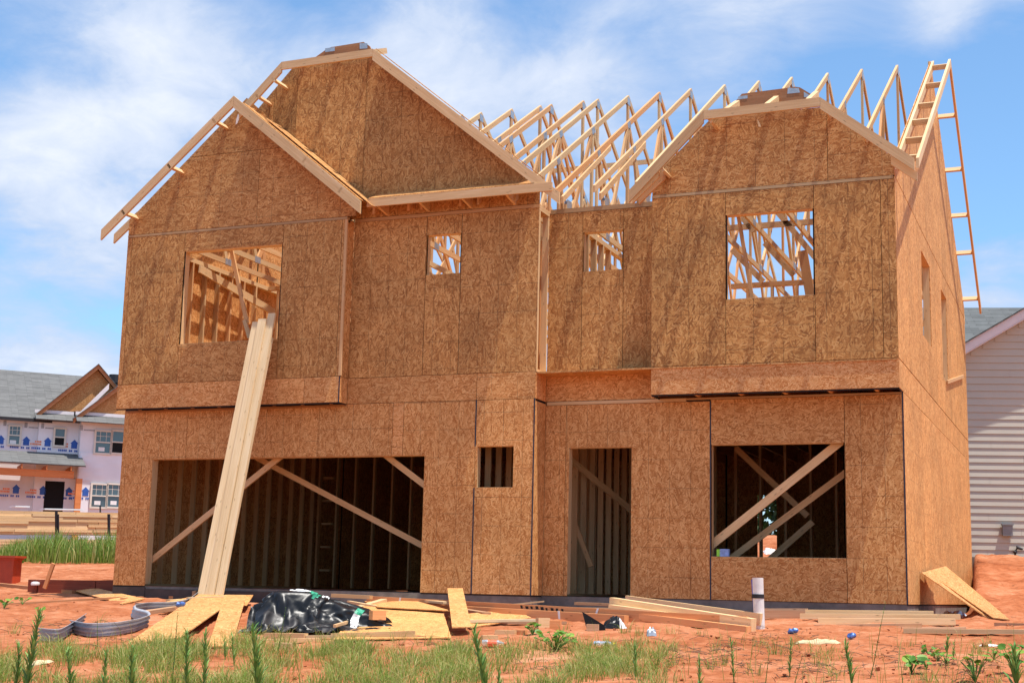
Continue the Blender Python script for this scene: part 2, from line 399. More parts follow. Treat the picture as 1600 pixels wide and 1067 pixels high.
def panel_wall(name, O, Ud, N, panels, holes=(), outline=None, label=None, th=.012, gap=.0035, backs=True):
    """panels: (u0,u1,z0,z1,brightness,hue,horizontal,lines)"""
    mb = MB(); O = V(O); Z = V((0,0,1))
    um0, um1 = min(p[0] for p in panels)+.004, max(p[1] for p in panels)-.004; zm0, zm1 = min(p[2] for p in panels)+.004, max(p[3] for p in panels)-.004
    for pn in panels:
        u0, u1, z0, z1, br, hue, horiz = pn[:7]; lines = pn[7] if len(pn) > 7 else 1
        uo = (int(ru(0, 40))*.4064+ru(0,.4), int(ru(0, 40))*.3048+ru(0,.3))
        tone = (br*ru(.94, 1.06), hue, lines)
        a0, a1, b0, b1 = u0+gap, u1-gap, z0+gap, z1-gap
        us = sorted({a0, a1, *[h for hl in holes for h in hl[:2] if a0 < h < a1]})
        zs = sorted({b0, b1, *[h for hl in holes for h in hl[2:] if b0 < h < b1]})
        for i in range(len(us)-1):
            for j in range(len(zs)-1):
                cu, cz = (us[i]+us[i+1])/2, (zs[j]+zs[j+1])/2
                if any(h[0] < cu < h[1] and h[2] < cz < h[3] for h in holes): continue
                poly = [(us[i], zs[j]), (us[i+1], zs[j]), (us[i+1], zs[j+1]), (us[i], zs[j+1])]
                if outline: poly = clip_poly(poly, outline)
                if len(poly) < 3: continue
                pts = [O + Ud*u + Z*z for u, z in poly]
                uv = [((u+uo[0], z+uo[1]) if horiz else (z+uo[1], u+uo[0])) for u, z in poly]
                mb.prism(pts, N, th, tone, 0, uv)
        # dark strips behind the joints
        if backs:
            for (p, q) in (((u0, z0), (u1, z0)), ((u1, z0), (u1, z1)), ((u0, z1), (u1, z1)), ((u0, z0), (u0, z1))):
                hz = p[1] == q[1]; w = .018
                segs = [(p[0], q[0])] if hz else [(p[1], q[1])]
                for h in holes:
                    ns = []
                    inside = (h[2]-.001 < p[1] < h[3]+.001) if hz else (h[0]-.001 < p[0] < h[1]+.001)
                    for s0, s1 in segs:
                        if inside:
                            l, r = (h[0], h[1]) if hz else (h[2], h[3])
                            if l > s0: ns.append((s0, min(l, s1)))
                            if r < s1: ns.append((max(r, s0), s1))
                        else: ns.append((s0, s1))
                    segs = ns
                for s0, s1 in segs:
                    if s1-s0 < .02: continue
                    poly = [(s0, p[1]-w), (s1, p[1]-w), (s1, p[1]+w), (s0, p[1]+w)] if hz else [(p[0]-w, s0), (p[0]+w, s0), (p[0]+w, s1), (p[0]-w, s1)]
                    poly = [(min(max(u, um0), um1), z) for u, z in poly]
                    if outline: poly = clip_poly(poly, outline)
                    if len(poly) < 3: continue
                    pts = [O + Ud*u + Z*z - N*(th+.0005) for u, z in poly]
                    mb.prism(pts, N, .002, (.5,0,0), 1)
    o = B(mb, name, ['osb', 'seam'], house)
    if label: o['label'] = label
    return o
X1, Y1, Z_ = V((1,0,0)), V((0,1,0)), V((0,0,1)); NF = V((0,-1,0)); NR = V((1,0,0))
GAR = (.60, 5.395, -1, 1.985); SW = (6.235, 6.80, 1.505, 2.10); DOOR = (7.49, 8.43, -1, 2.10); BW = (9.58, 11.40, .58, 2.11)
AW = (5.315, 5.88, 4.685, 5.30); BUW = (7.66, 8.275, 4.68, 5.27); CW = (9.89, 11.10, 4.065, 5.255); DW = (1.13, 2.94, 3.78, 5.28)
LO, BD, UPc = .56, .47, .515
panel_wall('garage_wall', (0, YA, 0), X1, NF, [
    (0, 1.22, 0, Z1, LO, .62, 0), (1.22, 3.6, 0, Z1, LO, .6, 0), (3.6, 4.85, 0, Z1, LO*.98, .62, 0), (4.85, 5.03, 0, Z1, LO*.95, .95, 1), (5.03, 6.2, 0, Z1, LO*1.02, .6, 0), (6.2, XA, 0, Z1, LO*1.03, .6, 0)],
    [GAR, SW])
panel_wall('rim_band', (0, YA, 0), X1, NF, [(XD, 6.2, Z1, Z2, LO, .6, 1, .2), (6.2, XA, Z1, Z2, LO*.98, .6, 1)])
panel_wall('entry_wall', (0, YB, 0), X1, NF, [
    (XA, 7.44, 0, 2.72, LO, .62, 0), (7.44, 9.57, 0, 2.72, LO, .6, 0), (9.57, 11.405, 0, 2.74, LO*.97, .55, 1, .4), (11.405, XR, 0, 2.74, LO*.93, .5, 0)], [DOOR, BW])
panel_wall('rim_band', (0, YB, 0), X1, NF, [(XA, XC, Z1, Z2, LO*.98, .6, 1, 0)])
panel_wall('upper_wall', (0, YA, 0), X1, NF, [(XD, 5.31, Z2, Z3-.035, UPc, .25, 0), (5.31, 5.885, Z2, Z3-.035, UPc*1.02, .2, 0), (5.885, XA, Z2, Z3-.035, UPc, .25, 0)], [AW])
panel_wall('upper_wall', (0, YB, 0), X1, NF, [(XA, 7.65, Z2, Z3-.04, UPc, .25, 0), (7.65, 8.28, Z2, Z3-.04, UPc*1.03, .2, 0), (8.28, XC, Z2, Z3-.04, UPc*.97, .25, 0)], [BUW])
panel_wall('upper_wall', (0, YC, 0), X1, NF, [(XC, 9.885, Z2, Z3-.04, UPc*1.12, .05, 0), (9.885, 11.105, Z2, CW[2], UPc*1.12, .05, 1), (9.885, 11.105, CW[3], Z3-.04, UPc*1.04, .1, 1), (11.105, 11.99, Z2, Z3-.04, UPc*1.1, .05, 0), (11.99, XR, Z2, Z3-.04, UPc, .1, 0)], [CW])
panel_wall('rim_band', (0, YC, 0), X1, NF, [(XC, XR, Z1, Z2, LO*.98, 1.0, 1, .0)], label='orange rim band under the overhanging right bay')
panel_wall('upper_wall', (0, YD, 0), X1, NF, [(0, .09, Z2, Z3-.035, UPc, .5, 0), (.09, 1.125, Z2, Z3-.035, UPc*1.08, .15, 0), (1.125, 2.945, Z2, DW[2], UPc*1.0, .35, 1), (1.125, 2.945, DW[3], Z3-.035, UPc, .3, 1), (2.945, 3.98, Z2, Z3-.035, UPc*1.05, .2, 0), (3.98, XD, Z2, Z3-.035, UPc, .4, 0)], [DW])
panel_wall('rim_band', (0, YD, 0), X1, NF, [(0, 3.45, Z1, Z2, LO*.98, .7, 1, 0), (3.45, XD, Z1, Z2, LO*1.0, .75, 1, 0)])
# returns facing right
panel_wall('return_wall', (XD, 0, 0), Y1, NR, [(YD, YA, Z1, Z2, LO, .7, 0, 0), (YD, YA, Z2, Z3-.03, LO, .45, 0, 0)])
panel_wall('return_wall', (XA, 0, 0), Y1, NR, [(YA, YB, 0, Z1-.03, LO*1.06, .55, 0, 0), (YA, YB, Z1, Z2-.02, LO, .8, 1, 0)])
panel_wall('return_wall', (XC, 0, 0), Y1, -NR, [(YC, YB, Z1, Z3-.03, LO, .4, 0, 0)])
# gables
def gline(pxa, pya, pxb, pyb, y):
    a, b = U(pxa, pya, 'y', y), U(pxb, pyb, 'y', y); return a, b
a, b = gline(209, 337, 369.5, 170, YD); sD = (b.z-a.z)/(b.x-a.x); apx = 2.13; apz = a.z + sD*(apx-a.x)
outD = [(0, Z3+.005), (4.22, Z3+.005), (4.22, apz-sD*(4.22-apx)), (apx, apz), (0, apz-sD*apx)]
panel_wall('gable_wall', (0, YD, 0), X1, NF, [(0, 2.44, Z3+.005, 6.85, UPc*.92, .35, 1), (2.44, 4.22, Z3+.005, 6.85, UPc*.95, .35, 1), (0, 4.22, 6.85, 8.2, UPc*.9, .35, 1)], (), outD)
a, b = gline(412, 152.6, 457.5, 105.5, YA)
sB = .82; bz = 8.30; bx0 = b.x + (bz-b.z)/((b.z-a.z)/(b.x-a.x)); bx1 = 4.36
outB = [(.35, Z3+.02), (XA, Z3+.02), (XA, 5.96), (bx1, bz), (bx0, bz), (.5, 5.9)]
panel_wall('gable_wall', (0, YA, 0), X1, NF, [(.3, 2.5, Z3+.02, 8.4, UPc*.95, .25, 0), (2.5, 2.92, Z3+.02, 8.4, UPc*.86, .1, 0), (2.92, 4.17, Z3+.02, 8.4, UPc*.98, .15, 0), (4.17, XA, Z3+.02, 8.4, UPc*.96, .22, 0)], (), outB)
outC = [(XC, Z3+.005), (XR, Z3+.005), (XR, 5.86), (11.25, 6.68), (9.68, 6.68), (XC, 5.88)]
panel_wall('gable_wall', (0, YC, 0), X1, NF, [(XC, 11.3, Z3+.005, 6.9, UPc*.95, .38, 1), (11.3, XR, Z3+.005, 6.9, UPc*.93, .4, 1)], (), outC)
# right side wall with its tall gable
SL = .622; RY = 5.28; RZ = 9.13
SWA, SWB = (2.99, 4.17, 3.98, 5.285), (5.89, 6.80, 3.75, 5.285)
SD = .66  # side sheathing toned brighter than the front, its sunlit look put into the colour
cuts = [YB, 1.3, 2.52, 3.74, 4.96, 6.18, 7.4, 8.62, 9.84, YE]
panel_wall('side_wall', (XR, 0, 0), Y1, NR, [(cuts[i], cuts[i+1], 0, Z1, SD, .42, 0, .6) for i in range(len(cuts)-1)])
c2 = [YC, 1.26, 2.48, 3.7, 4.92, 6.14, 7.36, 8.58, 9.8, YE]
panel_wall('side_wall', (XR, 0, 0), Y1, NR, [(c2[i], c2[i+1], Z1, Z2-.004, SD, .42, 0, 0) for i in (range(0, len(c2)-1))] + [(c2[i], c2[i+1], Z2+.004, Z3-.006, SD, .35, 0, .5) for i in range(len(c2)-1)], [SWA, SWB], gap=.004)
outS = [(YC, Z3+.005), (YE, Z3+.005), (YE, RZ-SL*(YE-RY)), (RY, RZ), (YC, RZ-SL*(RY-YC))]
panel_wall('side_wall', (XR, 0, 0), Y1, NR, [(c2[i], c2[i+1], Z3+.004, 9.4, SD, .33, 0, .6) for i in range(len(c2)-1)], (), outS)
# left and back walls (seen from inside through the openings)
outL = [(-10.54, 0), (.0, 0), (.0, RZ-SL*RY+.0), (-RY, RZ), (-10.54, RZ-SL*(YE-RY))]
panel_wall('side_wall', (0, 0, 0), -Y1, -NR, [(-10.54, -7.3, 0, Z2, LO, .5, 0), (-7.3, -3.65, 0, Z2, LO, .5, 0), (-3.65, 0, 0, Z2, LO, .5, 0), (-10.54, -7.3, Z2, 9.2, LO, .5, 0), (-7.3, -3.65, Z2, 9.2, LO, .5, 0), (-3.65, 0.0, Z2, 9.2, LO, .5, 0)], (), outL)
BKW = (7.97, 8.37, .62, 2.12); BKU = (9.0, 10.6, 4.0, 5.3)
panel_wall('rear_wall', (0, YE, 0), X1, V((0,1,0)), [(i*2.44, min((i+1)*2.44, XR), 0, Z2, LO, .5, 0) for i in range(5)], [BKW])
# slab
mb = MB(); mb.box(.02, XA-.02, YA+.015, YE, -.45, -.004); mb.box(XA-.019, XR-.015, YB+.012, YE, -.45, -.004)
B(mb, 'concrete_slab', 'concrete', house)
mb = MB(); mb.box(.01, .62, YA-.012, YA+.012, -.45, -.02); mb.box(.62, 3.2, YA-.004, YA+.012, -.45, -.04)
B(mb, 'damp_proofing', 'formcoat', house)
# blue gasket lines at joints and corners
def strip(name, x, y, z0, z1, w=.018, n=NF, mat='tape'):
    mb = MB(); mb.box(x-w/2, x+w/2, y-.004, y-.0005, z0, z1); return B(mb, name, mat, house)
for x, y, z0, z1 in ((6.2, YA, 0, 1.5), (6.2, YA, 2.1, Z1), (XA-.012, YA, 0, Z1), (9.57, YB, 0, 2.72), (XR-.012, YB, 0, Z1), (XD-.012, YD, Z1, Z2)):
    strip('seam_gasket', x, y, z0, z1)
# plates of light lumber showing at the sheathing joints
def plate(x0, x1, y, z0, z1, out=.006, mat='pine', tone=None):
    mb = MB(); mb.box(x0, x1, y-out, y+.08, z0, z1, tone or rt(.3, .4, 1)); return B(mb, 'wall_plate', mat, house)
plate(0, XD, YD, Z3-.034, Z3+.002, .002); plate(XD+.01, XA, YA, Z3-.034, Z3+.016, .004); plate(XA+.02, XC, YB, Z3-.038, Z3+.03, .004)
plate(XC, XR-.02, YC, Z3-.038, Z3+.002, .003); plate(XA+.02, XC+.4, YB, 2.722, 2.768, .012, tone=(.48, .1, 0)); plate(XC+.4, XR-.02, YB, 2.742, 2.768, .004)
plate(.02, XD, YA, 2.735, 2.768, .004, tone=(.3, 1, 0))
# side plate lines (dark gaps of side wall)
for z in (Z2, Z3):
    mb = MB(); mb.box(XR-.02, XR-.008, YC+.01, YE, z-.006, z+.006); B(mb, 'joint_gap', 'seam', house)
# open corner framing between the middle bay and the entry bay
mb = MB()
for (y0, y1, x0, x1, tn) in ((.006, .05, 7.0, 7.125, (.56, .05, 0)), (.375, .414, 7.03, 7.12, (.55, .1, 0)), (.06, .372, 6.96, 7.0, (.42, .9, 0))):
    o = MB(); o.box(x0, x1, y0, y1, Z2+.04, Z3-.08, tn); B(o, 'stud', 'pine', house)
for z0, z1 in ((Z2, Z2+.038), (Z3-.078, Z3-.04), (Z3-.038, Z3)):
    o = MB(); o.box(6.99, 7.126, .002, .418, z0, z1, (.52, .2, 0)); B(o, 'wall_plate', 'pine', house)
# corner board on the left bay's right edge
mb = MB(); mb.box(XD-.03, XD+.012, YD-.012, YD+.02, Z2+.01, Z3-.04, (.5, .4, 0)); B(mb, 'corner_board', 'pine', house)

# --- window and door framing behind the sheathing
def opening(h, y, dep=.10, door=False, n=1):
    u0, u1, z0, z1 = h; w = .038; y0 = y+.0125
    parts = [(u0-w+.004, u0+.004, max(z0, .03)-(.0 if door else w), z1+w), (u1-.004, u1+w-.004, max(z0, .03)-(.0 if door else w), z1+w)]
    for p in parts:
        mb = MB(); mb.box(p[0], p[1], y0, y0+dep, p[2], p[3], rt(.46, .56, .3)); B(mb, 'jamb_stud', 'pine', house)
    mb = MB(); mb.box(u0+.006, u1-.006, y0, y0+dep, z1-.005, z1+.18, rt(.46, .54, .7)); B(mb, 'header', 'pine', house)
    if not door:
        mb = MB(); mb.box(u0+.006, u1-.006, y0, y0+dep, z0-w, z0+.004, rt(.46, .54, .4)); B(mb, 'sill_plate', 'pine', house)
opening(GAR, YA, .14, True); opening(SW, YA); opening(DOOR, YB, .12, True); opening(BW, YB); opening(AW, YA); opening(BUW, YB); opening(CW, YC); opening(DW, YD, .13)
for h in (SWA, SWB):
    for u in (h[0]-.034, h[1]-.004):
        mb = MB(); mb.box(XR-.115, XR-.0125, u, u+.038, h[2]-.03, h[3]+.03, (.54, .15, 0)); B(mb, 'jamb_stud', 'pine', house)
    mb = MB(); mb.box(XR-.115, XR-.0125, h[0]+.006, h[1]-.006, h[3]-.004, h[3]+.2, (.5, .6, 0)); B(mb, 'header', 'pine', house)
    mb = MB(); mb.box(XR-.115, XR-.0125, h[0]+.006, h[1]-.006, h[2]-.034, h[2]+.004, (.5, .5, 0)); B(mb, 'sill_plate', 'pine', house)

# --- floor deck and joists
mb = MB(); mb.box(.02, XR-.02, YA+.02, YE-.02, 3.135, 3.16, (.5, .5, 0)); mb.box(.02, XD-.02, YD+.02, YA+.0195, 3.135, 3.16, (.5, .5, 0))
B(mb, 'floor_deck', 'osb', house)
x = .3
nj = 0
while x < XR-.1:
    y0 = YD+.02 if x < XD else (YA+.02 if x < XA else (YB+.02 if x < XC else YC+.02))
    mb = MB(); mb.box(x-.022, x+.022, y0, YE-.05, 2.78, 3.13, (.46, .8, 0)); B(mb, 'floor_joist', 'pine', house)
    x += .61 if x > XC-.4 else .5

# --- studs
STUDS = []
def stud(x0, x1, y0, y1, z0, z1, tn=None): STUDS.append((x0, x1, y0, y1, z0, z1, tn or rt(.42, .54, .6)))
def rail(x0, x1, y0, y1, z0, z1, name='wall_plate'):
    mb = MB(); mb.box(x0, x1, y0, y1, z0, z1, rt(.42, .54, .6)); return B(mb, name, 'pine', house)
# upper left room: left wall, partition behind
y = .25
while y < 3.9: stud(.013, .10, y, y+.038, Z2+.04, 5.55); y += .4064
for i in range(6): stud(.3+i*.4064, .338+i*.4064, 3.9, 3.99, Z2+.04, 5.55)
rail(.013, .10, .1, 10.4, 5.551, 5.626); rail(.11, 3.9, 3.9, 3.99, 5.551, 5.626); rail(.013, .10, .1, 10.4, Z2, Z2+.038)
# garage left wall
y = .3
while y < 6.05: stud(.013, .10, y, y+.038, .04, Z1-.08); y += .4064
# garage rear partition
x = .12
while x < 6.1: stud(x, x+.038, 6.1, 6.19, .04, Z1-.08); x += .4064
# garage right wall, entry wall
y = .2
while y < 6.0: stud(6.1, 6.19, y, y+.038, .04, Z1-.08); y += .4064
y = .75
while y < 5.2: stud(7.13, 7.22, y, y+.038, .04, Z1-.08); y += .4064
rail(6.1, 6.19, .15, 6.09, 0, .038); rail(7.13, 7.22, .56, 5.3, 0, .038); rail(.013, .10, .12, 6.05, 0, .038)
# ladder blocking in the garage corner
for k in range(5): rail(.3, .52, 5.98, 6.07, .35+k*.45, .39+k*.45, 'blocking')
# room behind the big window
for i in range(7): stud(9.0+i*.4064, 9.04+i*.4064, 4.2, 4.29, .04, Z1-.08)
for i in range(9): stud(8.6, 8.69, 1.0+i*.4064, 1.04+i*.4064, .04, Z1-.08)
# upper right room partitions (open framing seen against the sky)
for xx in (9.35, 9.75, 10.15, 10.62, 11.05, 11.45): stud(xx, xx+.038, 3.6, 3.69, Z2+.04, 5.0)
rail(9.1, 11.9, 3.6, 3.69, 5.001, 5.076); rail(9.1, 11.9, 3.6, 3.69, 4.45, 4.49, 'blocking')
for i in range(8): stud(8.85, 8.94, .5+i*.4064, .54+i*.4064, Z2+.04, 5.5)
rail(8.85, 8.94, .45, 3.59, 5.501, 5.576)
# framing behind the two small upper windows
for xx in (5.5, 5.72, 6.1, 6.5): stud(xx, xx+.038, 1.6, 1.69, Z2+.04, 5.5, (.48, 1, 0))
rail(5.2, 6.9, 1.6, 1.69, 5.501, 5.576); rail(5.3, 6.2, 1.6, 1.69, 5.0, 5.038, 'blocking')
for i in range(6): stud(7.3, 7.39, .7+i*.36, .74+i*.36, Z2+.04, 5.5)
rail(7.3, 7.39, .6, 3.5, 5.501, 5.576); rail(7.4, 8.7, 3.4, 3.49, 5.40, 5.48)
# plain perimeter studs
for i in range(24): stud(12.06, 12.15, .7+i*.4064, .738+i*.4064, Z2+.04, 5.55)
for i in range(24): stud(12.06, 12.15, .7+i*.4064, .738+i*.4064, .04, Z1-.08)
for i in range(29): stud(.3+i*.4064, .338+i*.4064, YE-.103, YE-.013, Z2+.04, 5.5)
rail(.02, XR-.03, YE-.103, YE-.013, 5.501, 5.626); rail(12.06, 12.15, .1, YE-.11, 5.551, 5.626)
rail(.02, XD, YD+.013, YD+.10, 5.551, 5.59); rail(XD+.02, XA-.16, YA+.013, YA+.1, 5.551, 5.59)
STUDS = [s for s in STUDS if not (BKW[0]-.1 < s[0] < BKW[1]+.1 and s[2] > 9 and s[4] < 3)]
STUDS = [s for s in STUDS if not (s[5] > 3 and s[4] < 5 and s[0] > 12 and any(h[0]-.04 < s[2] < h[1]+.04 for h in (SWA, SWB)))]
for s in STUDS[:97]:
    mb = MB(); mb.box(*s[:6], s[6]); B(mb, 'stud', 'pine', house)
mb = MB()
for s in STUDS[97:]: mb.box(*s[:6], s[6])
B(mb, 'wall_studs', 'pine', house)['kind'] = 'stuff'
# --- temporary braces
def brace(p, q, w=.09, t=.038, up=V((0,0,1)), tone=None):
    mb = MB(); mb.board(p, q, w, t, up, tone or rt(.46, .54, .5)); return B(mb, 'brace', 'pine', house)
brace(U(226, 884, 'y', .19), U(440, 712, 'y', .19)); brace(U(400, 714, 'y', 1.0), U(668, 856, 'y', 1.0)); brace(U(596, 706, 'y', .24), U(672, 764, 'y', .24))
brace(U(1106, 856, 'y', .60), U(1316, 688, 'y', .60), .11, tone=(.56, .1, 0)); brace(U(1140, 874, 'y', 1.25), U(1330, 732, 'y', 1.25)); brace(U(1150, 700, 'y', 2.5), U(1262, 806, 'y', 2.5)); brace(U(1200, 876, 'y', 2.2), U(1270, 815, 'y', 2.2))
brace(U(888, 715, 'y', 1.4), U(990, 800, 'y', 2.6)); brace(U(886, 785, 'y', 1.6), U(924, 885, 'y', 1.6), .07)
brace(U(312, 420, 'x', .16), U(428, 488, 'x', .16), .14, tone=(.5, .1, 0)); brace(U(361, 388, 'y', .3), U(386, 505, 'y', .3), .06, tone=(.5, .6, 0)); brace(U(382, 500, 'y', .28), U(390, 528, 'y', .28), .06)
brace(U(1153, 333, 'y', .3), U(1176, 470, 'y', .3), .05, tone=(.38, .9, 0)); brace(U(1158, 338, 'y', 2.6), U(1178, 362, 'y', 2.6)); brace(U(1212, 328, 'y', 2.6), U(1275, 404, 'y', 2.6)); brace(U(1195, 380, 'y', 2.9), U(1240, 430, 'y', 2.9)); brace(U(1144, 390, 'y', 2.4), U(1192, 440, 'y', 2.4)); brace(U(1254, 392, 'y', .9), U(1266, 462, 'y', .9), .13, tone=(.42, 1, 0))

# --- roof trusses
def plate_on(parent, c, ang, w, h, x, th=.0015):
    for sx in (-1, 1):
        mb = MB(); d = V((0, math.cos(ang), math.sin(ang))); e = V((0, -math.sin(ang), math.cos(ang)))
        p0 = V((x + sx*.0195 - (th if sx < 0 else 0), c[0], c[1])) - d*(w/2) - e*(h/2)
        mb.hexa(p0, d*w, e*h, V((th, 0, 0)))
        B(mb, 'gusset_plate', 'gal', parent)
def truss(x, yf, tail=.34, scab=False):
    zt = lambda y: RZ - SL*abs(y-RY)
    tn = (.5, 1.0, 0) if abs(x-7.37) < .01 else rt(.46, .56, .75)
    mb = MB(); ang = math.atan(SL); W = .09
    yr = YE + .3
    vh = W/math.cos(ang)
    for (ya, yb, sg) in ((yf-tail, RY, 1), (RY, yr, -1)):
        # top chord as a vertical-sided parallelogram
        pts = [V((x+.019, ya, zt(ya)-vh)), V((x+.019, yb, zt(yb)-vh)), V((x+.019, yb, zt(yb))), V((x+.019, ya, zt(ya)))]
        mb.prism(pts, V((1,0,0)), .038, tn, 0, [(p.y*1.18, p.z) if 0 else ((p.y)*1.18+x*7, (p.z-zt(p.y))+x*3) for p in pts])
    root = B(mb, 'roof_truss', 'pine', house)
    zb = 5.64
    c = MB(); c.box(x-.019, x+.019, yf, YE, zb, zb+.09, rt(.46, .56, .5)); B(c, 'bottom_chord', 'pine', root)
    q1, q2, q3 = yf + (RY-yf)*.30, yf + (RY-yf)*.62, RY
    r1, r2 = YE - (YE-RY)*.30, YE - (YE-RY)*.62
    webs = [((q3, zt(q3)-.06), (q3, zb+.045)), ((q2, zt(q2)-.06), (q3-.08, zb+.045)), ((q2, zt(q2)-.06), (q1+.5, zb+.045)), ((q1, zt(q1)-.06), (q1+.45, zb+.045)),
            ((q2, zt(q2)-.09), (q2-.02, zb+.045)), ((r2, zt(r2)-.06), (RY+.08, zb+.045)), ((r2, zt(r2)-.09), (r2+.02, zb+.045)), ((r2, zt(r2)-.06), (r1-.5, zb+.045)), ((r1, zt(r1)-.06), (r1-.45, zb+.045))]
    for (p, q) in webs:
        w = MB(); w.board(V((x, *p)), V((x, *q)), .085, .036, V((0, 1, 0)) if abs(p[0]-q[0]) < .3 else V((0,0,1)), rt(.42, .56, 1.0)); B(w, 'web', 'pine', root)
    plate_on(root, (RY, zt(RY)-.125), 0, .17, .14, x); plate_on(root, (q2, zt(q2)-.07), ang, .17, .11, x); plate_on(root, (q1, zt(q1)-.07), ang, .15, .1, x)
    plate_on(root, (r2, zt(r2)-.07), -ang, .17, .11, x); plate_on(root, (RY, zb+.06), 0, .22, .12, x); plate_on(root, (q1+.48, zb+.05), 0, .18, .11, x)
    plate_on(root, (yf+.12, zb+.1), 0, .2, .13, x)
    if scab:
        s = MB(); ya, yb = yf-.2, q1+.55
        pts = [V((x+.036, ya, zt(ya)-.30)), V((x+.036, yb, zt(yb)-.20)), V((x+.036, yb, zt(yb)-.105)), V((x+.036, ya, zt(ya)-.195))]
        s.prism(pts, V((1,0,0)), .036, rt(.46, .56, .6), 0, [(p.y, p.z) for p in pts]); B(s, 'rafter_tail', 'pine', root)
    return root
TX = [.35, .96, 1.57, 2.18, 2.79, 3.40, 3.80, 4.44, 5.03, 5.25, 5.89, 6.18, 6.77, 7.37, 7.96, 8.59, 9.21, 9.80, 10.43, 11.02, 11.62]
for x in TX:
    yf = .10 if x < XA else (YB if x < XC else .12)
    truss(x, yf, .2 if x < XA else (.42 if x < XC else .0), XA < x < XC)
# long lateral brace through the trusses
mb = MB(); mb.board(U(856, 268, 'y', 7.5), U(1075, 247, 'y', 7.5), .09, .038, V((0,0,1)), (.55, .1, 0)); B(mb, 'lateral_brace', 'pine', house)
mb = MB(); mb.board(V((8.9, 2.6, 5.75)), V((12.0, 2.6, 5.75)), .09, .038, V((0,0,1)), (.5, .3, 0)); B(mb, 'lateral_brace', 'pine', house)
# end truss rafter pair on the side gable and the overhanging ladder
def rafter(x, ya, yb, W=.12, th=.038, tn=None, name='fly_rafter'):
    zt = lambda y: RZ - SL*abs(y-RY); vh = W/math.cos(math.atan(SL)); mb = MB()
    pts = [V((x+th/2, ya, zt(ya)-vh)), V((x+th/2, yb, zt(yb)-vh)), V((x+th/2, yb, zt(yb))), V((x+th/2, ya, zt(ya)))]
    mb.prism(pts, V((1,0,0)), th, tn or rt(.5, .56, .2), 0, [(p.y*1.18, p.z-zt(p.y)) for p in pts]); return B(mb, name, 'pine', house)
rafter(XR+.035, -.02, RY, name='end_rafter', tn=(.56, .05, 0)); rafter(XR-.03, RY, YE+.25, name='end_rafter')
rafter(12.49, -.05, RY, tn=(.56, .05, 0)); rafter(12.49, RY+.001, 10.55, tn=(.5, .4, 0))
ztf = lambda y: RZ - SL*abs(y-RY)
def rung(y, sg):
    ang = math.atan(SL)*sg; d = V((0, math.cos(ang), math.sin(ang))); e = V((0, -math.sin(ang), math.cos(ang)))
    p = V((XR+.056 if sg > 0 else XR-.01, y, ztf(y)-.004)); mb = MB()
    mb.hexa(p - e*.088 - d*.019, V((12.47-p.x, 0, 0)), e*.088, d*.038, rt(.5, .56, .3)); B(mb, 'lookout', 'pine', house)
for q in ((1466, 99), (1456, 127), (1445, 161), (1436, 188), (1426, 217), (1416, 245)): rung(U(*q, 'x', 12.33).y, 1)
for q in ((1480, 197), (1491, 284), (1500, 346), (1508, 417), (1517, 478)): rung(U(*q, 'x', 12.33).y, -1)
# --- rakes of the three front gables
def rake(p, q, W=.14, th=.038, tn=None, name='rake_board', mat='pine'):
    """p,q: top edge end points in one vertical plane y=const"""
    p, q = V(p), V(q); mb = MB(); d = (q-p); k = W/ (d.normalized().x if abs(d.normalized().x) > .1 else 1); k = abs(k)
    pts = [p, q, q-Z_*k, p-Z_*k]; L = d.length
    mb.prism(pts, NF, th, tn or rt(.5, .56, .15), 0, [(0, 0), (L, 0), (L, W), (0, W)]); return B(mb, name, mat, house)
def lookout(x, z, y0, y1, slope, w=.09, t=.038, tn=None):
    ang = math.atan(slope); d = V((math.cos(ang), 0, math.sin(ang))); e = V((-math.sin(ang), 0, math.cos(ang))); mb = MB()
    mb.hexa(V((x, y0, z)) - d*(t/2) - e*w, V((0, y1-y0, 0)), d*t, e*w, tn or rt(.5, .56, .3)); return B(mb, 'lookout', 'pine', house)
yr = YD-.36
pa, pb = U(158, 359, 'y', yr), U(365, 150, 'y', yr); rake(pa, pb, .13)
pc = U(563, 314, 'y', yr); rake(pb+V((.004,0,-.002)), pc, .15)
sl = (pb.z-pa.z)/(pb.x-pa.x); sr = (pc.z-pb.z)/(pc.x-pb.x)
for xx in (.12, .95, 1.75): lookout(xx, pa.z+sl*(xx-pa.x)-.03, yr, YD+.0, sl)
for xx in (2.7, 3.5, 4.15): lookout(xx, pb.z+sr*(xx-pb.x)-.03, yr, YD+.0, sr)
tp = MB(); A0 = U(178, 366, 'y', YD+.05); A1 = U(214, 331, 'y', YD+.05); rake(A0, A1, .12, name='rafter_tail'); 
# roof sheathing strip over the right rake of the left gable
def roof_strip(p, q, y0, y1, th=.012, lift=.004, tn=(.58, .45, 0), name='roof_sheathing'):
    p, q = V(p), V(q); d = (q-p).normalized(); n = V((-d.z, 0, d.x)); n = n if n.z > 0 else -n
    mb = MB(); mb.hexa(V((p.x, y0, p.z)) + n*lift, q-p, V((0, y1-y0, 0)), n*th, tn); return B(mb, name, 'osb', house)
roof_strip(pb+V((.15,0,-.127)), pc+V((-.02,0,.02)), yr+.03, YA-.02); roof_strip(pb+V((.5,0,-.42)), pc+V((.1,0,-.09)), yr+.12, YA-.02, lift=.045)
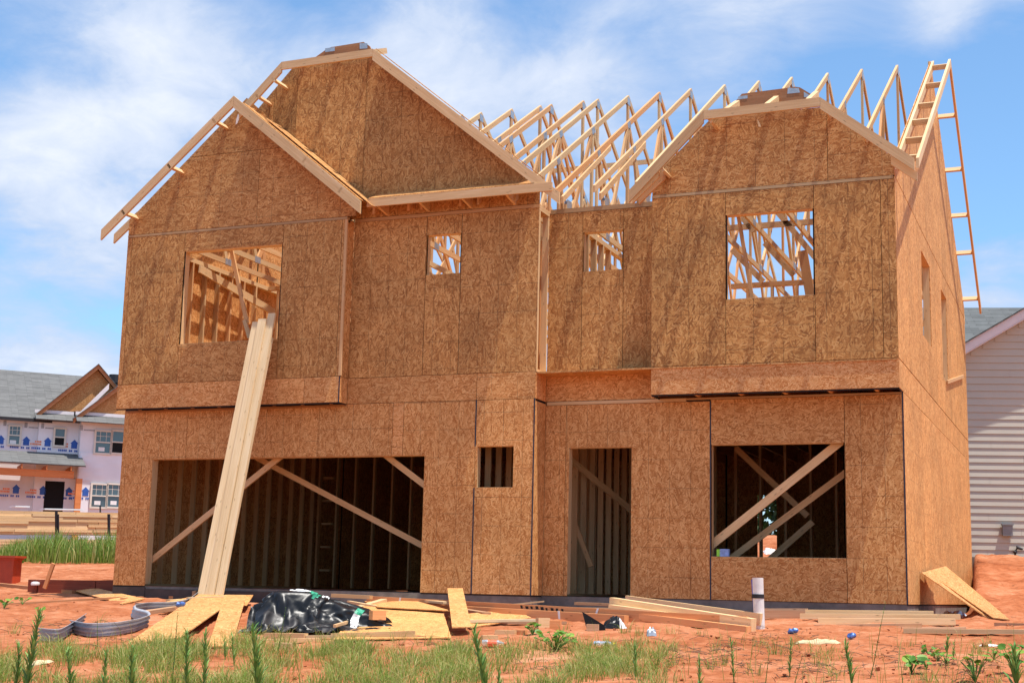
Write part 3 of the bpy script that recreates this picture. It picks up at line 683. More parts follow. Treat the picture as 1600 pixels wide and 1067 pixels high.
# big gable
yg = -.38
q0, q1_, q2_, q3_ = U(374, 170, 'y', yg), U(440, 97, 'y', yg), U(582, 76.5, 'y', yg), U(874, 300, 'y', yg)
rake(q0, q1_, .125); rake(q1_+V((.002,0,0)), q2_, .125); rake(q2_+V((.003,0,0)), q3_, .14)
for (px, py) in ((425, 120), (400, 146)):
    w = U(px, py, 'y', yg); lookout(w.x, w.z-.02, yg, YA, .85)
for f in (.12, .50, .88):
    w = q1_.lerp(q2_, f); mb = MB(); mb.board(V((w.x, yg+.02, w.z+.006)), V((w.x-.02, .43, w.z+.34)), .09, .06, Z_, (.56, .1, 0), 0, top=True); B(mb, 'lookout', 'pine', house)
for f in (.15, .35, .55, .75):
    w = q2_.lerp(q3_, f); lookout(w.x, w.z-.02, yg+.04, YA, -.82)
# hip end ply boards behind both clipped gables
def cap_truss(pts_px, y, name='cap_truss'):
    pts = [U(px, py, 'y', y) for px, py in pts_px]; mb = MB()
    mb.prism(pts, NF, .038, (.42, .8, 0), 0, [(p.x, p.z) for p in pts]); return B(mb, name, 'oldwood', house)
ct = cap_truss([(484, 96), (512, 76), (518, 74), (568, 66), (577, 72), (582, 82), (560, 88), (500, 97)], .45)
roof_strip(q2_+V((.02,0,.012)), q3_+V((-.6,0,.5)), yg+.06, .5)
for pxs in ([(508, 76), (523, 74), (523, 80), (508, 82)], [(562, 68), (574, 68), (574, 76), (562, 77)]):
    pts = [U(px, py, 'y', .446) for px, py in pxs]; mb = MB(); mb.prism(pts, NF, .002); B(mb, 'gusset_plate', 'gal', ct)
# right gable
yh = YC-.38
h0, h1, h2, h3 = U(983, 297, 'y', yh), U(1099, 173, 'y', yh), U(1281, 152, 'y', yh), U(1428, 247, 'y', yh)
rake(h0, h1, .125, tn=(.42, .25, 0)); rake(h1+V((.002,0,0)), h2, .125, tn=(.5, .1, 0)); rake(h2+V((.003,0,0)), h3, .13, tn=(.5, .1, 0))
rake(U(988, 304, 'y', yh+.1), U(1030, 262, 'y', yh+.1), .10, name='rafter_tail', tn=(.5, .3, 0)); rake(U(998, 302, 'y', -.05), U(1040, 262, 'y', -.05), .12, name='rafter_tail', tn=(.46, .8, 0))
rake(U(1392, 243, 'y', yh+.12), U(1433, 269, 'y', yh+.12), .10, name='rafter_tail', tn=(.5, .3, 0))
for (px, py) in ((1030, 256), (1105, 180)):
    w = U(px, py, 'y', yh); lookout(w.x, w.z-.03, yh+.04, YC, .75)
for f in (.2, .55, .9):
    w = h1.lerp(h2, f); mb = MB(); mb.board(V((w.x, yh+.02, w.z+.006)), V((w.x-.02, .40, w.z+.36)), .09, .07, Z_, (.56, .2, 0), 0, top=True); B(mb, 'lookout', 'pine', house)
for f in (.1, .5):
    w = h2.lerp(h3, f); lookout(w.x, w.z-.02, yh+.04, YC, -.8)
ct = cap_truss([(1143, 166), (1159, 147), (1243, 136), (1250, 137), (1273, 151), (1282, 156), (1270, 164), (1150, 172)], .42)
for pxs in ([(1154, 151), (1168, 149), (1168, 154), (1152, 156)], [(1231, 138), (1248, 138), (1250, 145), (1230, 147)], [(1256, 144), (1265, 149), (1265, 153), (1256, 152)]):
    pts = [U(px, py, 'y', .416) for px, py in pxs]; mb = MB(); mb.prism(pts, NF, .002); B(mb, 'gusset_plate', 'gal', ct)
# pent roof between the gables
yp = -.40
f0, f1 = U(573, 321, 'y', yp), U(862, 297, 'y', yp)
mb = MB(); mb.hexa(V((f0.x, yp, 5.705)), V((f1.x-f0.x, 0, 0)), V((0, .038, 0)), V((0, 0, .125)), (.52, .2, 0)); B(mb, 'fascia', 'pine', house)
mb = MB(); s0, s1 = V((f0.x+.02, yp+.02, 5.838)), V((f0.x+.02, YA-.005, 5.99)); dv = s1-s0
mb.hexa(s0, V((7.16-f0.x, 0, 0)), dv*.5, V((0, 0, .012)), (.6, .4, 0)); mb.hexa(s0+dv*.503+V((-.01,0,.004)), V((7.12-f0.x, 0, 0)), dv*.497, V((0, 0, .012)), (.56, .45, 0)); B(mb, 'pent_sheathing', 'osb', house)
for xx in (4.65, 5.35, 6.05, 6.75):
    mb = MB(); mb.prism([V((xx, yp+.038, 5.82)), V((xx, YA, 5.97)), V((xx, YA, 5.66)), V((xx, yp+.038, 5.72))], V((1,0,0)), .038, rt(.46, .54, .6)); B(mb, 'lookout', 'pine', house)
# side wall scrap cleat
mb = MB(); mb.board(U(1480, 597, 'x', XR+.02), U(1505, 588, 'x', XR+.02), .06, .03, V((0,0,1)), (.5, .5, 0)); B(mb, 'cleat', 'pine', house)
# torn hole flap under the left peak and torn splinter of the right gable
def tear(pxs, y, mat='white'):
    pts = [U(px, py, 'y', y) for px, py in pxs]; mb = MB(); mb.prism(pts, NF, .002); return B(mb, 'torn_splinter', mat, house)
tear([(372, 178), (374.5, 184), (371, 193), (368, 195), (369, 187)], YD-.004, 'white')
tear([(1183, 186), (1188, 194), (1189, 199), (1185, 198)], YC-.02, 'pale')

# ================================================================== loose things
def thing(mb, name, mats, label, cat, group=None, **kw):
    o = mb.build(name, mats, None, **kw)
    # put the object's origin at its base
    n = len(o.data.vertices); cs = [v.co for v in o.data.vertices]
    c = V((sum(p.x for p in cs)/n, sum(p.y for p in cs)/n, min(p.z for p in cs)))
    o.data.transform(Matrix.Translation(-c)); o.location = c
    return tag(o, label, cat, group)
def P3(p):
    """(px,py) -> ground hit; (px,py,y) -> on the plane y; Vector stays"""
    if isinstance(p, Vector): return p
    return U(p[0], p[1], 'y', p[2]) if len(p) == 3 else G(*p)
def lumber(name, label, p, q, w, t, mat='pine', cat='board', group=None, up=V((0,0,1)), lift=0, tn=None, bevel=.002):
    """p,q: centre of the top edge"""
    mb = MB(); p, q = P3(p)+V((0,0,lift)), P3(q)+V((0,0,lift))
    mb.board(p, q, w, t, up, tn or rt(), 0, top=True)
    return thing(mb, name, mat, label, cat, group, bevel=bevel)
def gz(p, dz=0): return V((p.x, p.y, H(p.x, p.y)+dz))

# planks leaning on the left window sill
PG = 'planks leaning on the house front'
top_c = U(413, 503, 'y', -.36); bot_c = U(327, 945, 'y', -1.25)
ax = (top_c-bot_c).normalized(); side = V((1,0,0)) - ax*ax.x; side.normalize(); nrm = side.cross(ax)
nrm = nrm if nrm.y < 0 else -nrm
specs = [(-.155, .0, .128, .0, 'leftmost of the leaning planks, with a ragged edge and a grey stain near its top'), (-.008, .026, .138, .03, 'middle of the leaning planks, with a dark split along its right edge'),
         (.137, .008, .122, .13, 'rightmost of the leaning planks, reaching highest into the window opening')]
for off, pr, w, ex, lab in specs:
    mb = MB(); p = bot_c + side*off*1.03 + nrm*pr; q = top_c + side*off*.9 + nrm*pr*1.6 + ax*ex
    mb.board(p - nrm*0, q, w, .036, side, (ru(.52, .58), ru(0, .1), 0))
    o = thing(mb, 'leaning_plank', 'pale', lab, 'plank', PG, bevel=.003)
mb = MB(); mb.board(bot_c + side*.03 - nrm*.045, top_c + side*.05 - nrm*.045 - ax*.25, .26, .036, side, (.5, .1, 0))
thing(mb, 'leaning_plank', 'pale', 'plank leaning behind the three front planks, mostly hidden', 'plank', PG)

# OSB strips leaning on the right side of the house
t0, t1 = V((12.2, 1.82, .47)), V((12.2, 3.9, .52)); g0 = G(1553, 969); g1 = G(1577, 970)
def slab4(pts, th, tone, name, mat, label, cat, group=None):
    pts = [V(p) for p in pts]; n = (pts[1]-pts[0]).cross(pts[3]-pts[0]).normalized(); n = n if n.z > 0 else -n
    L = (pts[1]-pts[0]).length; W = (pts[3]-pts[0]).length; uo = ru(0, 9)
    mb = MB(); mb.prism(pts, n, th, tone, 0, [(uo, 0), (uo+L, 0), (uo+L, W), (uo, W)]); return thing(mb, name, mat, label, cat, group)
def zo(p, dz): return V((p.x, p.y, p.z+dz))
b0, b1 = G(1553, 965), G(1578, 970)
tl, tr = U(1447, 891, 'x', 12.21), U(1477, 885, 'x', 12.21)
tr = tl + (tr-tl)*.42 if (tr-tl).length > 2.0 else tr
tl = V((12.21, 1.95, .49)); tr = V((12.21, 2.75, .545))
bl = V((13.25, 1.15, 0)); br_ = V((13.55, 1.75, 0)); bl.z = H(bl.x, bl.y)+.01; br_.z = H(br_.x, br_.y)+.01
LG = 'sheathing offcuts leaning on the side wall'
tl = U(1447, 892, 'x', 12.205); tr = U(1478, 884, 'x', 12.34); br_ = zo(G(1578, 970), .02); bl = zo(G(1552, 967), .02)
slab4([tl, tr, br_, bl], .012, (.47, .7, 0), 'sheathing_offcut', 'osb', 'bright OSB strip on top of the pair leaning on the right side wall', 'board', LG)
tl2 = U(1440, 894, 'x', 12.205); tr2 = tr + V((-.06, -.3, -.05)); br2 = br_ + V((-.16, .1, -.02)); bl2 = zo(G(1545, 966), .0)
slab4([tl2, tr2, br2, bl2], .014, (.45, .9, 0), 'sheathing_offcut', 'osb', 'darker OSB strip underneath the bright one leaning on the right side wall', 'board', LG)

# orange engineered beams with white straps in front of the house
BG = 'orange engineered beams lying before the house'
La, Ra = V((4.9, -.62, 0)), V((11.05, -2.62, 0))
La = U(575, 934, 'y', -.62); Ra = U(1168, 967, 'y', -2.35)
dv = (Ra-La).normalized(); sdv = V((-dv.y, dv.x, 0)).normalized()   # points to the house
beams = [(0, .03, .15, .05, 0, 1, 'rear orange beam, uppermost of the strapped bundle, stamped in black'), (-.14, -.03, .12, .10, .04, .74, 'rounded front orange beam on top of the bundle before the house'),
         (-.10, -.155, .16, .14, .0, .97, 'lower front orange beam under the rounded one'), (.07, -.11, .11, .09, .02, .98, 'lower rear orange beam at the back of the bundle'), (.16, .01, .05, .12, .25, .93, 'pale dusty board lying behind the orange beams')]
for i, (so, dz, h, w, f0_, f1_, lab) in enumerate(beams):
    mb = MB(); p = La.lerp(Ra, f0_) + sdv*so + V((0,0,dz)); q = La.lerp(Ra, f1_) + sdv*so + V((0,0,dz))
    mb.board(p, q, h, w, Z_, (ru(.46, .56), ru(0, .3), 0), 0, top=True)
    o = thing(mb, 'engineered_beam' if i < 4 else 'dusty_board', 'lvl' if i < 4 else 'oldwood', lab, 'beam' if i < 4 else 'board', BG if i < 4 else None, bevel=.012 if i == 1 else .003)
    if i == 0:
        pass
# stamped marks on the upper rear beam (illegible strokes) and straps
def on_beam(f, dz, w, h, mat, name, lab, so=-.032, lean=0.0):
    p = La.lerp(Ra, f) + sdv*so + V((0,0,dz)); mb = MB()
    mb.hexa(p, dv*w + V((0,0,0)), V((0,0,-h)) + dv*lean, sdv*.003); return thing(mb, name, mat, lab, 'strap', 'white straps round the beams')
for f, ln_, lab in ((.105, -.04, 'left white strap round the rear orange beam'), (.655, -.05, 'right white strap round the rear orange beam')): on_beam(f, .034, .03, .15, 'white', 'strap', lab, lean=ln_)
stampmb = MB()
for k in range(9):
    p = La.lerp(Ra, .455 + k*.0135) - sdv*.0282 + V((0,0,.01+ru(-.008,.008))); stampmb.hexa(p, dv*ru(.02, .05), V((.01,0,-ru(.03, .06))), sdv*.002)
st_o = stampmb.build('stamp', 'ink', bpy.data.objects.get('engineered_beam'))
st_o.matrix_parent_inverse = Matrix.Translation(bpy.data.objects['engineered_beam'].location).inverted()
p = La.lerp(Ra, .575) - sdv*.195 + V((0,0,-.02)); mb = MB(); mb.hexa(p, dv*.03, V((.02,0,-.15)), sdv*.004); thing(mb, 'strap', 'white', 'short white strap hanging over the front orange beam', 'strap', 'white straps round the beams')

# pale boards piled on the right end of the beams
PB = 'pale boards piled on the right end of the beams'
for (p, q, w, t, lab) in (((979, 930, -1.35), (1190, 958, -2.15), .10, .04, 'topmost pale board, reaching towards the white pipe'), ((957, 933, -1.55), (1178, 966, -2.4), .13, .09, 'wide front pale board of the pile, second from the top'),
        ((955, 944, -1.7), (1090, 962, -2.1), .05, .09, 'thin pale board showing left under the wide one'), ((943, 952, -1.5), (1176, 974, -2.3), .07, .10, 'low pinkish board at the bottom of the pale pile'), ((1000, 958, -1.9), (1170, 978, -2.55), .06, .08, 'lowest reddish board beside the white pipe')):
    lumber('pale_board', lab, p, q, w*1.35, t*1.2, 'pine' if 'pink' not in lab and 'redd' not in lab else 'lvl', 'board', PB, tn=(ru(.6, .68), ru(0, .2), 0))
# boards piled right of the pipe
PR = 'boards piled before the right corner'
for (p, q, w, t, lab) in (((1258, 952, -.9), (1458, 954, -.62), .055, .12, 'uppermost short board of the right pile'), ((1250, 958, -1.1), (1500, 959, -.8), .065, .14, 'long second board of the right pile'), ((1278, 965, -1.35), (1492, 966, -1.05), .075, .14, 'third board of the right pile, with a knot'),
        ((1272, 975, -1.7), (1440, 973, -1.5), .06, .12, 'short dirty board under the right pile'), ((1261, 980, -1.95), (1508, 979, -1.4), .065, .10, 'grey weathered bottom board of the right pile'), ((1195, 953, -.75), (1275, 953, -.7), .10, .05, 'grey dusty board against the footing behind the white pipe'), ((1190, 950, -.65), (1262, 950, -.6), .035, .06, 'thin board on the grey one behind the white pipe')):
    lumber('pile_board', lab, p, q, w, t, 'oldwood' if 'grey' in lab or 'dirty' in lab else 'pine', 'board', PR, tn=(ru(.6, .68), .1, 0))
lumber('ground_board', 'long board lying alone on the clay at the right edge', (1412, 988), (1640, 990), .05, .09, 'pine', 'board', lift=.045)
lumber('ground_board', 'short brown board on the clay below the leaning strips', (1556, 977), (1650, 979), .04, .08, 'oldwood', 'board', lift=.035)

# left side boards
lumber('ground_board', 'clay coloured board at the left edge, partly buried', (-30, 912), (118, 927), .07, .14, 'oldwood', 'board', lift=.05, tn=(.46, .9, 0))
lumber('thin_batten', 'long thin batten lying on the clay below the left corner', (10, 945), (210, 933), .03, .05, 'oldwood', 'batten', lift=.025, tn=(.42, .7, 0))
lumber('thin_batten', 'thin batten running from the left corner towards the planks', (190, 937), (312, 927), .035, .05, 'oldwood', 'batten', lift=.03, tn=(.48, .8, 0))
def sheet(pts, lifts, label, tone=(.66, .55, 0), name='sheathing_sheet', mat='osb', group='loose OSB sheets on the clay', th=.012):
    ps = [zo(P3(p), l) for p, l in zip(pts, lifts)]
    return slab4(ps, th, tone, name, mat, label, 'board', group)
sheet([(103, 921), (128, 918), (226, 938), (190, 945)], (.03, .05, .03, .02), 'OSB sheet lying on the clay at the left corner of the house', (.55, .7, 0))
sheet([(117, 914), (150, 914), (160, 921), (135, 921)], (.05, .05, .03, .03), 'small OSB offcut left of the house corner', (.58, .6, 0))
sheet([(196, 1006), (312, 943), (372, 947), (280, 1004)], (.0, .16, .14, .05), 'wide OSB sheet tilted towards the grass left of the black plastic', (.58, .45, 0))
sheet([(325, 1014), (350, 952), (384, 952), (362, 1014)], (.03, .2, .2, .03), 'narrow OSB strip beside the black plastic', (.56, .5, 0))
sheet([(575, 950), (690, 962), (705, 1000), (520, 1003)], (.10, .10, .03, .03), 'large pale OSB sheet right of the black plastic', (.68, .3, 0))
sheet([(540, 938), (640, 950), (705, 968), (590, 960)], (.13, .13, .11, .10), 'pale OSB sheet under the left end of the beams', (.64, .4, 0))
sheet([(698, 953), (722, 953), (736, 992), (706, 993)], (.30, .30, .09, .09), 'short OSB strip propped against the beams', (.58, .6, 0))
sheet([(700, 968), (800, 958), (830, 968), (735, 984)], (.05, .06, .03, .03), 'dusty OSB piece lying before the beams', (.6, .5, 0))
sheet([(250, 953), (300, 947), (395, 944), (385, 957)], (.10, .14, .14, .10), 'pale board end under the leaning planks', (.62, .4, 0))
lumber('scrap_board', 'board lying in front of the large pale OSB sheet', (517, 1000), (648, 996), .08, .04, 'pine', 'board', lift=.07)
lumber('scrap_board', 'narrow pale strip along the beams', (545, 938, -1.6), (655, 957, -2.2), .03, .06, 'pine', 'board')
lumber('scrap_board', 'thin dusty strip before the beams on the right', (760, 976), (885, 976), .03, .05, 'oldwood', 'board', lift=.04)
lumber('scrap_board', 'brown broken board at the foot of the leaning planks', (302, 938), (342, 924), .10, .05, 'oldwood', 'board', lift=.14)
lumber('scrap_board', 'pale strip left of the black plastic', (300, 946), (395, 938), .04, .09, 'pine', 'board', lift=.12)
lumber('scrap_board', 'clay stained board under the tilted OSB sheet', (222, 962), (300, 950), .05, .09, 'oldwood', 'board', lift=.06)
lumber('scrap_board', 'short board under the grey strip by the planks', (262, 943), (310, 940), .06, .09, 'pine', 'board', lift=.06)
lumber('scrap_board', 'pale stick left of the black plastic top', (325, 931), (386, 925), .04, .06, 'pale', 'board', lift=.10)
lumber('scrap_board', 'board behind the black plastic, towards the garage', (520, 927, -.9), (580, 930, -.9), .05, .10, 'pine', 'board')
lumber('scrap_board', 'pale board below the black plastic', (415, 996), (478, 997), .05, .09, 'pine', 'board', lift=.05)
lumber('scrap_board', 'little strip below the black plastic', (478, 997), (540, 996), .03, .05, 'pale', 'board', lift=.03)
lumber('scrap_board', 'tan strip lying on the lower folds of the black plastic', (522, 992), (556, 981), .03, .03, 'pine', 'board', lift=.11)
lumber('scrap_board', 'thin stick behind the orange beams by the footing', (790, 944, -.5), (850, 938, -.35), .02, .03, 'pale', 'board')
for (p, q, w, t, mt, lf_, lab) in (((300, 931), (372, 921), .05, .09, 'pine', .12, 'pale board just under the feet of the leaning planks'), ((292, 951), (372, 948), .04, .14, 'pale', .16, 'flat board on the pile left of the black plastic'), ((330, 941), (392, 930), .05, .10, 'oldwood', .16, 'brown board on the pile beside the black plastic'),
        ((255, 957), (330, 958), .06, .09, 'lvl', .05, 'reddish board poking out below the grey strip'), ((268, 936), (336, 934), .05, .09, 'lvl', .05, 'red brown board lying before the garage slab'), ((560, 941), (700, 957), .03, .14, 'pale', .14, 'long pale board over the OSB sheets right of the plastic'), ((600, 935, -1.0), (560, 947, -1.9), .05, .09, 'pine', .0, 'short board crossing the left ends of the beams'),
        ((550, 936), (640, 942), .04, .12, 'pine', .2, 'pale board on the left ends of the beams'), ((650, 948), (760, 966), .035, .12, 'oldwood', .08, 'dusty board alongside the lower orange beam'), ((730, 975), (835, 973), .03, .12, 'pale', .05, 'flat pale scrap before the beams'), ((690, 940, -.9), (850, 949, -1.2), .03, .10, 'pale', 0, 'thin pale board behind the orange beams'),
        ((850, 948, -.8), (985, 949, -.9), .04, .12, 'pine', 0, 'pale board before the door threshold'), ((900, 940, -.55), (1000, 944, -.6), .04, .12, 'oldwood', 0, 'dusty board at the door threshold'), ((215, 944), (300, 952), .03, .08, 'oldwood', .03, 'clay stained batten behind the grey strip'), ((405, 1003), (500, 1001), .04, .06, 'pine', .03, 'thin batten before the black plastic')):
    lumber('scrap_board', lab, p, q, w, t, mt, 'board', 'scrap boards round the black plastic', lift=lf_)
SB = 'small offcuts of lumber'
for (px, py, L, w, h, yaw, lab, mt) in ((442, 1014, .16, .09, .07, .3, 'pale cut block in the grass below the black plastic', 'pine'), (376, 1004, .14, .12, .06, .1, 'reddish block left of the pale cut block', 'lvl'), (589, 984, .16, .1, .1, .9, 'orange block standing on the pale OSB sheet', 'lvl'),
        (765, 999, .16, .08, .055, .6, 'cut block above the crushed bottle', 'pine'), (790, 990, .22, .08, .05, .1, 'block left of the two reddish blocks', 'pine'), (812, 991, .14, .09, .06, -.1, 'reddish block near the leafy plant', 'lvl'), (848, 980, .18, .05, .12, 1.1, 'upright broken offcut by the beams', 'pine'),
        (868, 982, .12, .1, .1, .2, 'red block right of the upright offcut', 'lvl'), (926, 985, .13, .08, .08, .2, 'brown block beside the plastic scrap', 'oldwood'), (545, 930, .14, .08, .16, .8, 'offcut standing at the right of the black plastic', 'pine'), (632, 937, .06, .06, .1, .2, 'small peg behind the beams', 'lvl'), (398, 1000, .14, .04, .05, -.5, 'white edged offcut below the black plastic', 'pale')):
    g = G(px, py); mb = MB(); c, s_ = math.cos(yaw), math.sin(yaw); a_ = V((c, s_, 0)); b_ = V((-s_, c, 0))
    lift = .12 if 'standing on' in lab else (.12 if 'standing at' in lab else 0)
    mb.hexa(g - a_*L/2 - b_*w/2 + V((0,0,lift-.01)), a_*L, b_*w, V((0, 0, h)), rt(.46, .58, .3)); thing(mb, 'lumber_block', mt, lab, 'block', SB, bevel=.003)

# crumpled black plastic sheet
g = G(478, 992); c0 = V((g.x-.05, g.y+.55, 0))
ctr = U(478, 970, 'y', g.y+.5)
rtv = V((RT.x, RT.y, 0)).normalized(); fwv = V((-rtv.y, rtv.x, 0))
NXp, NYp = 62, 50
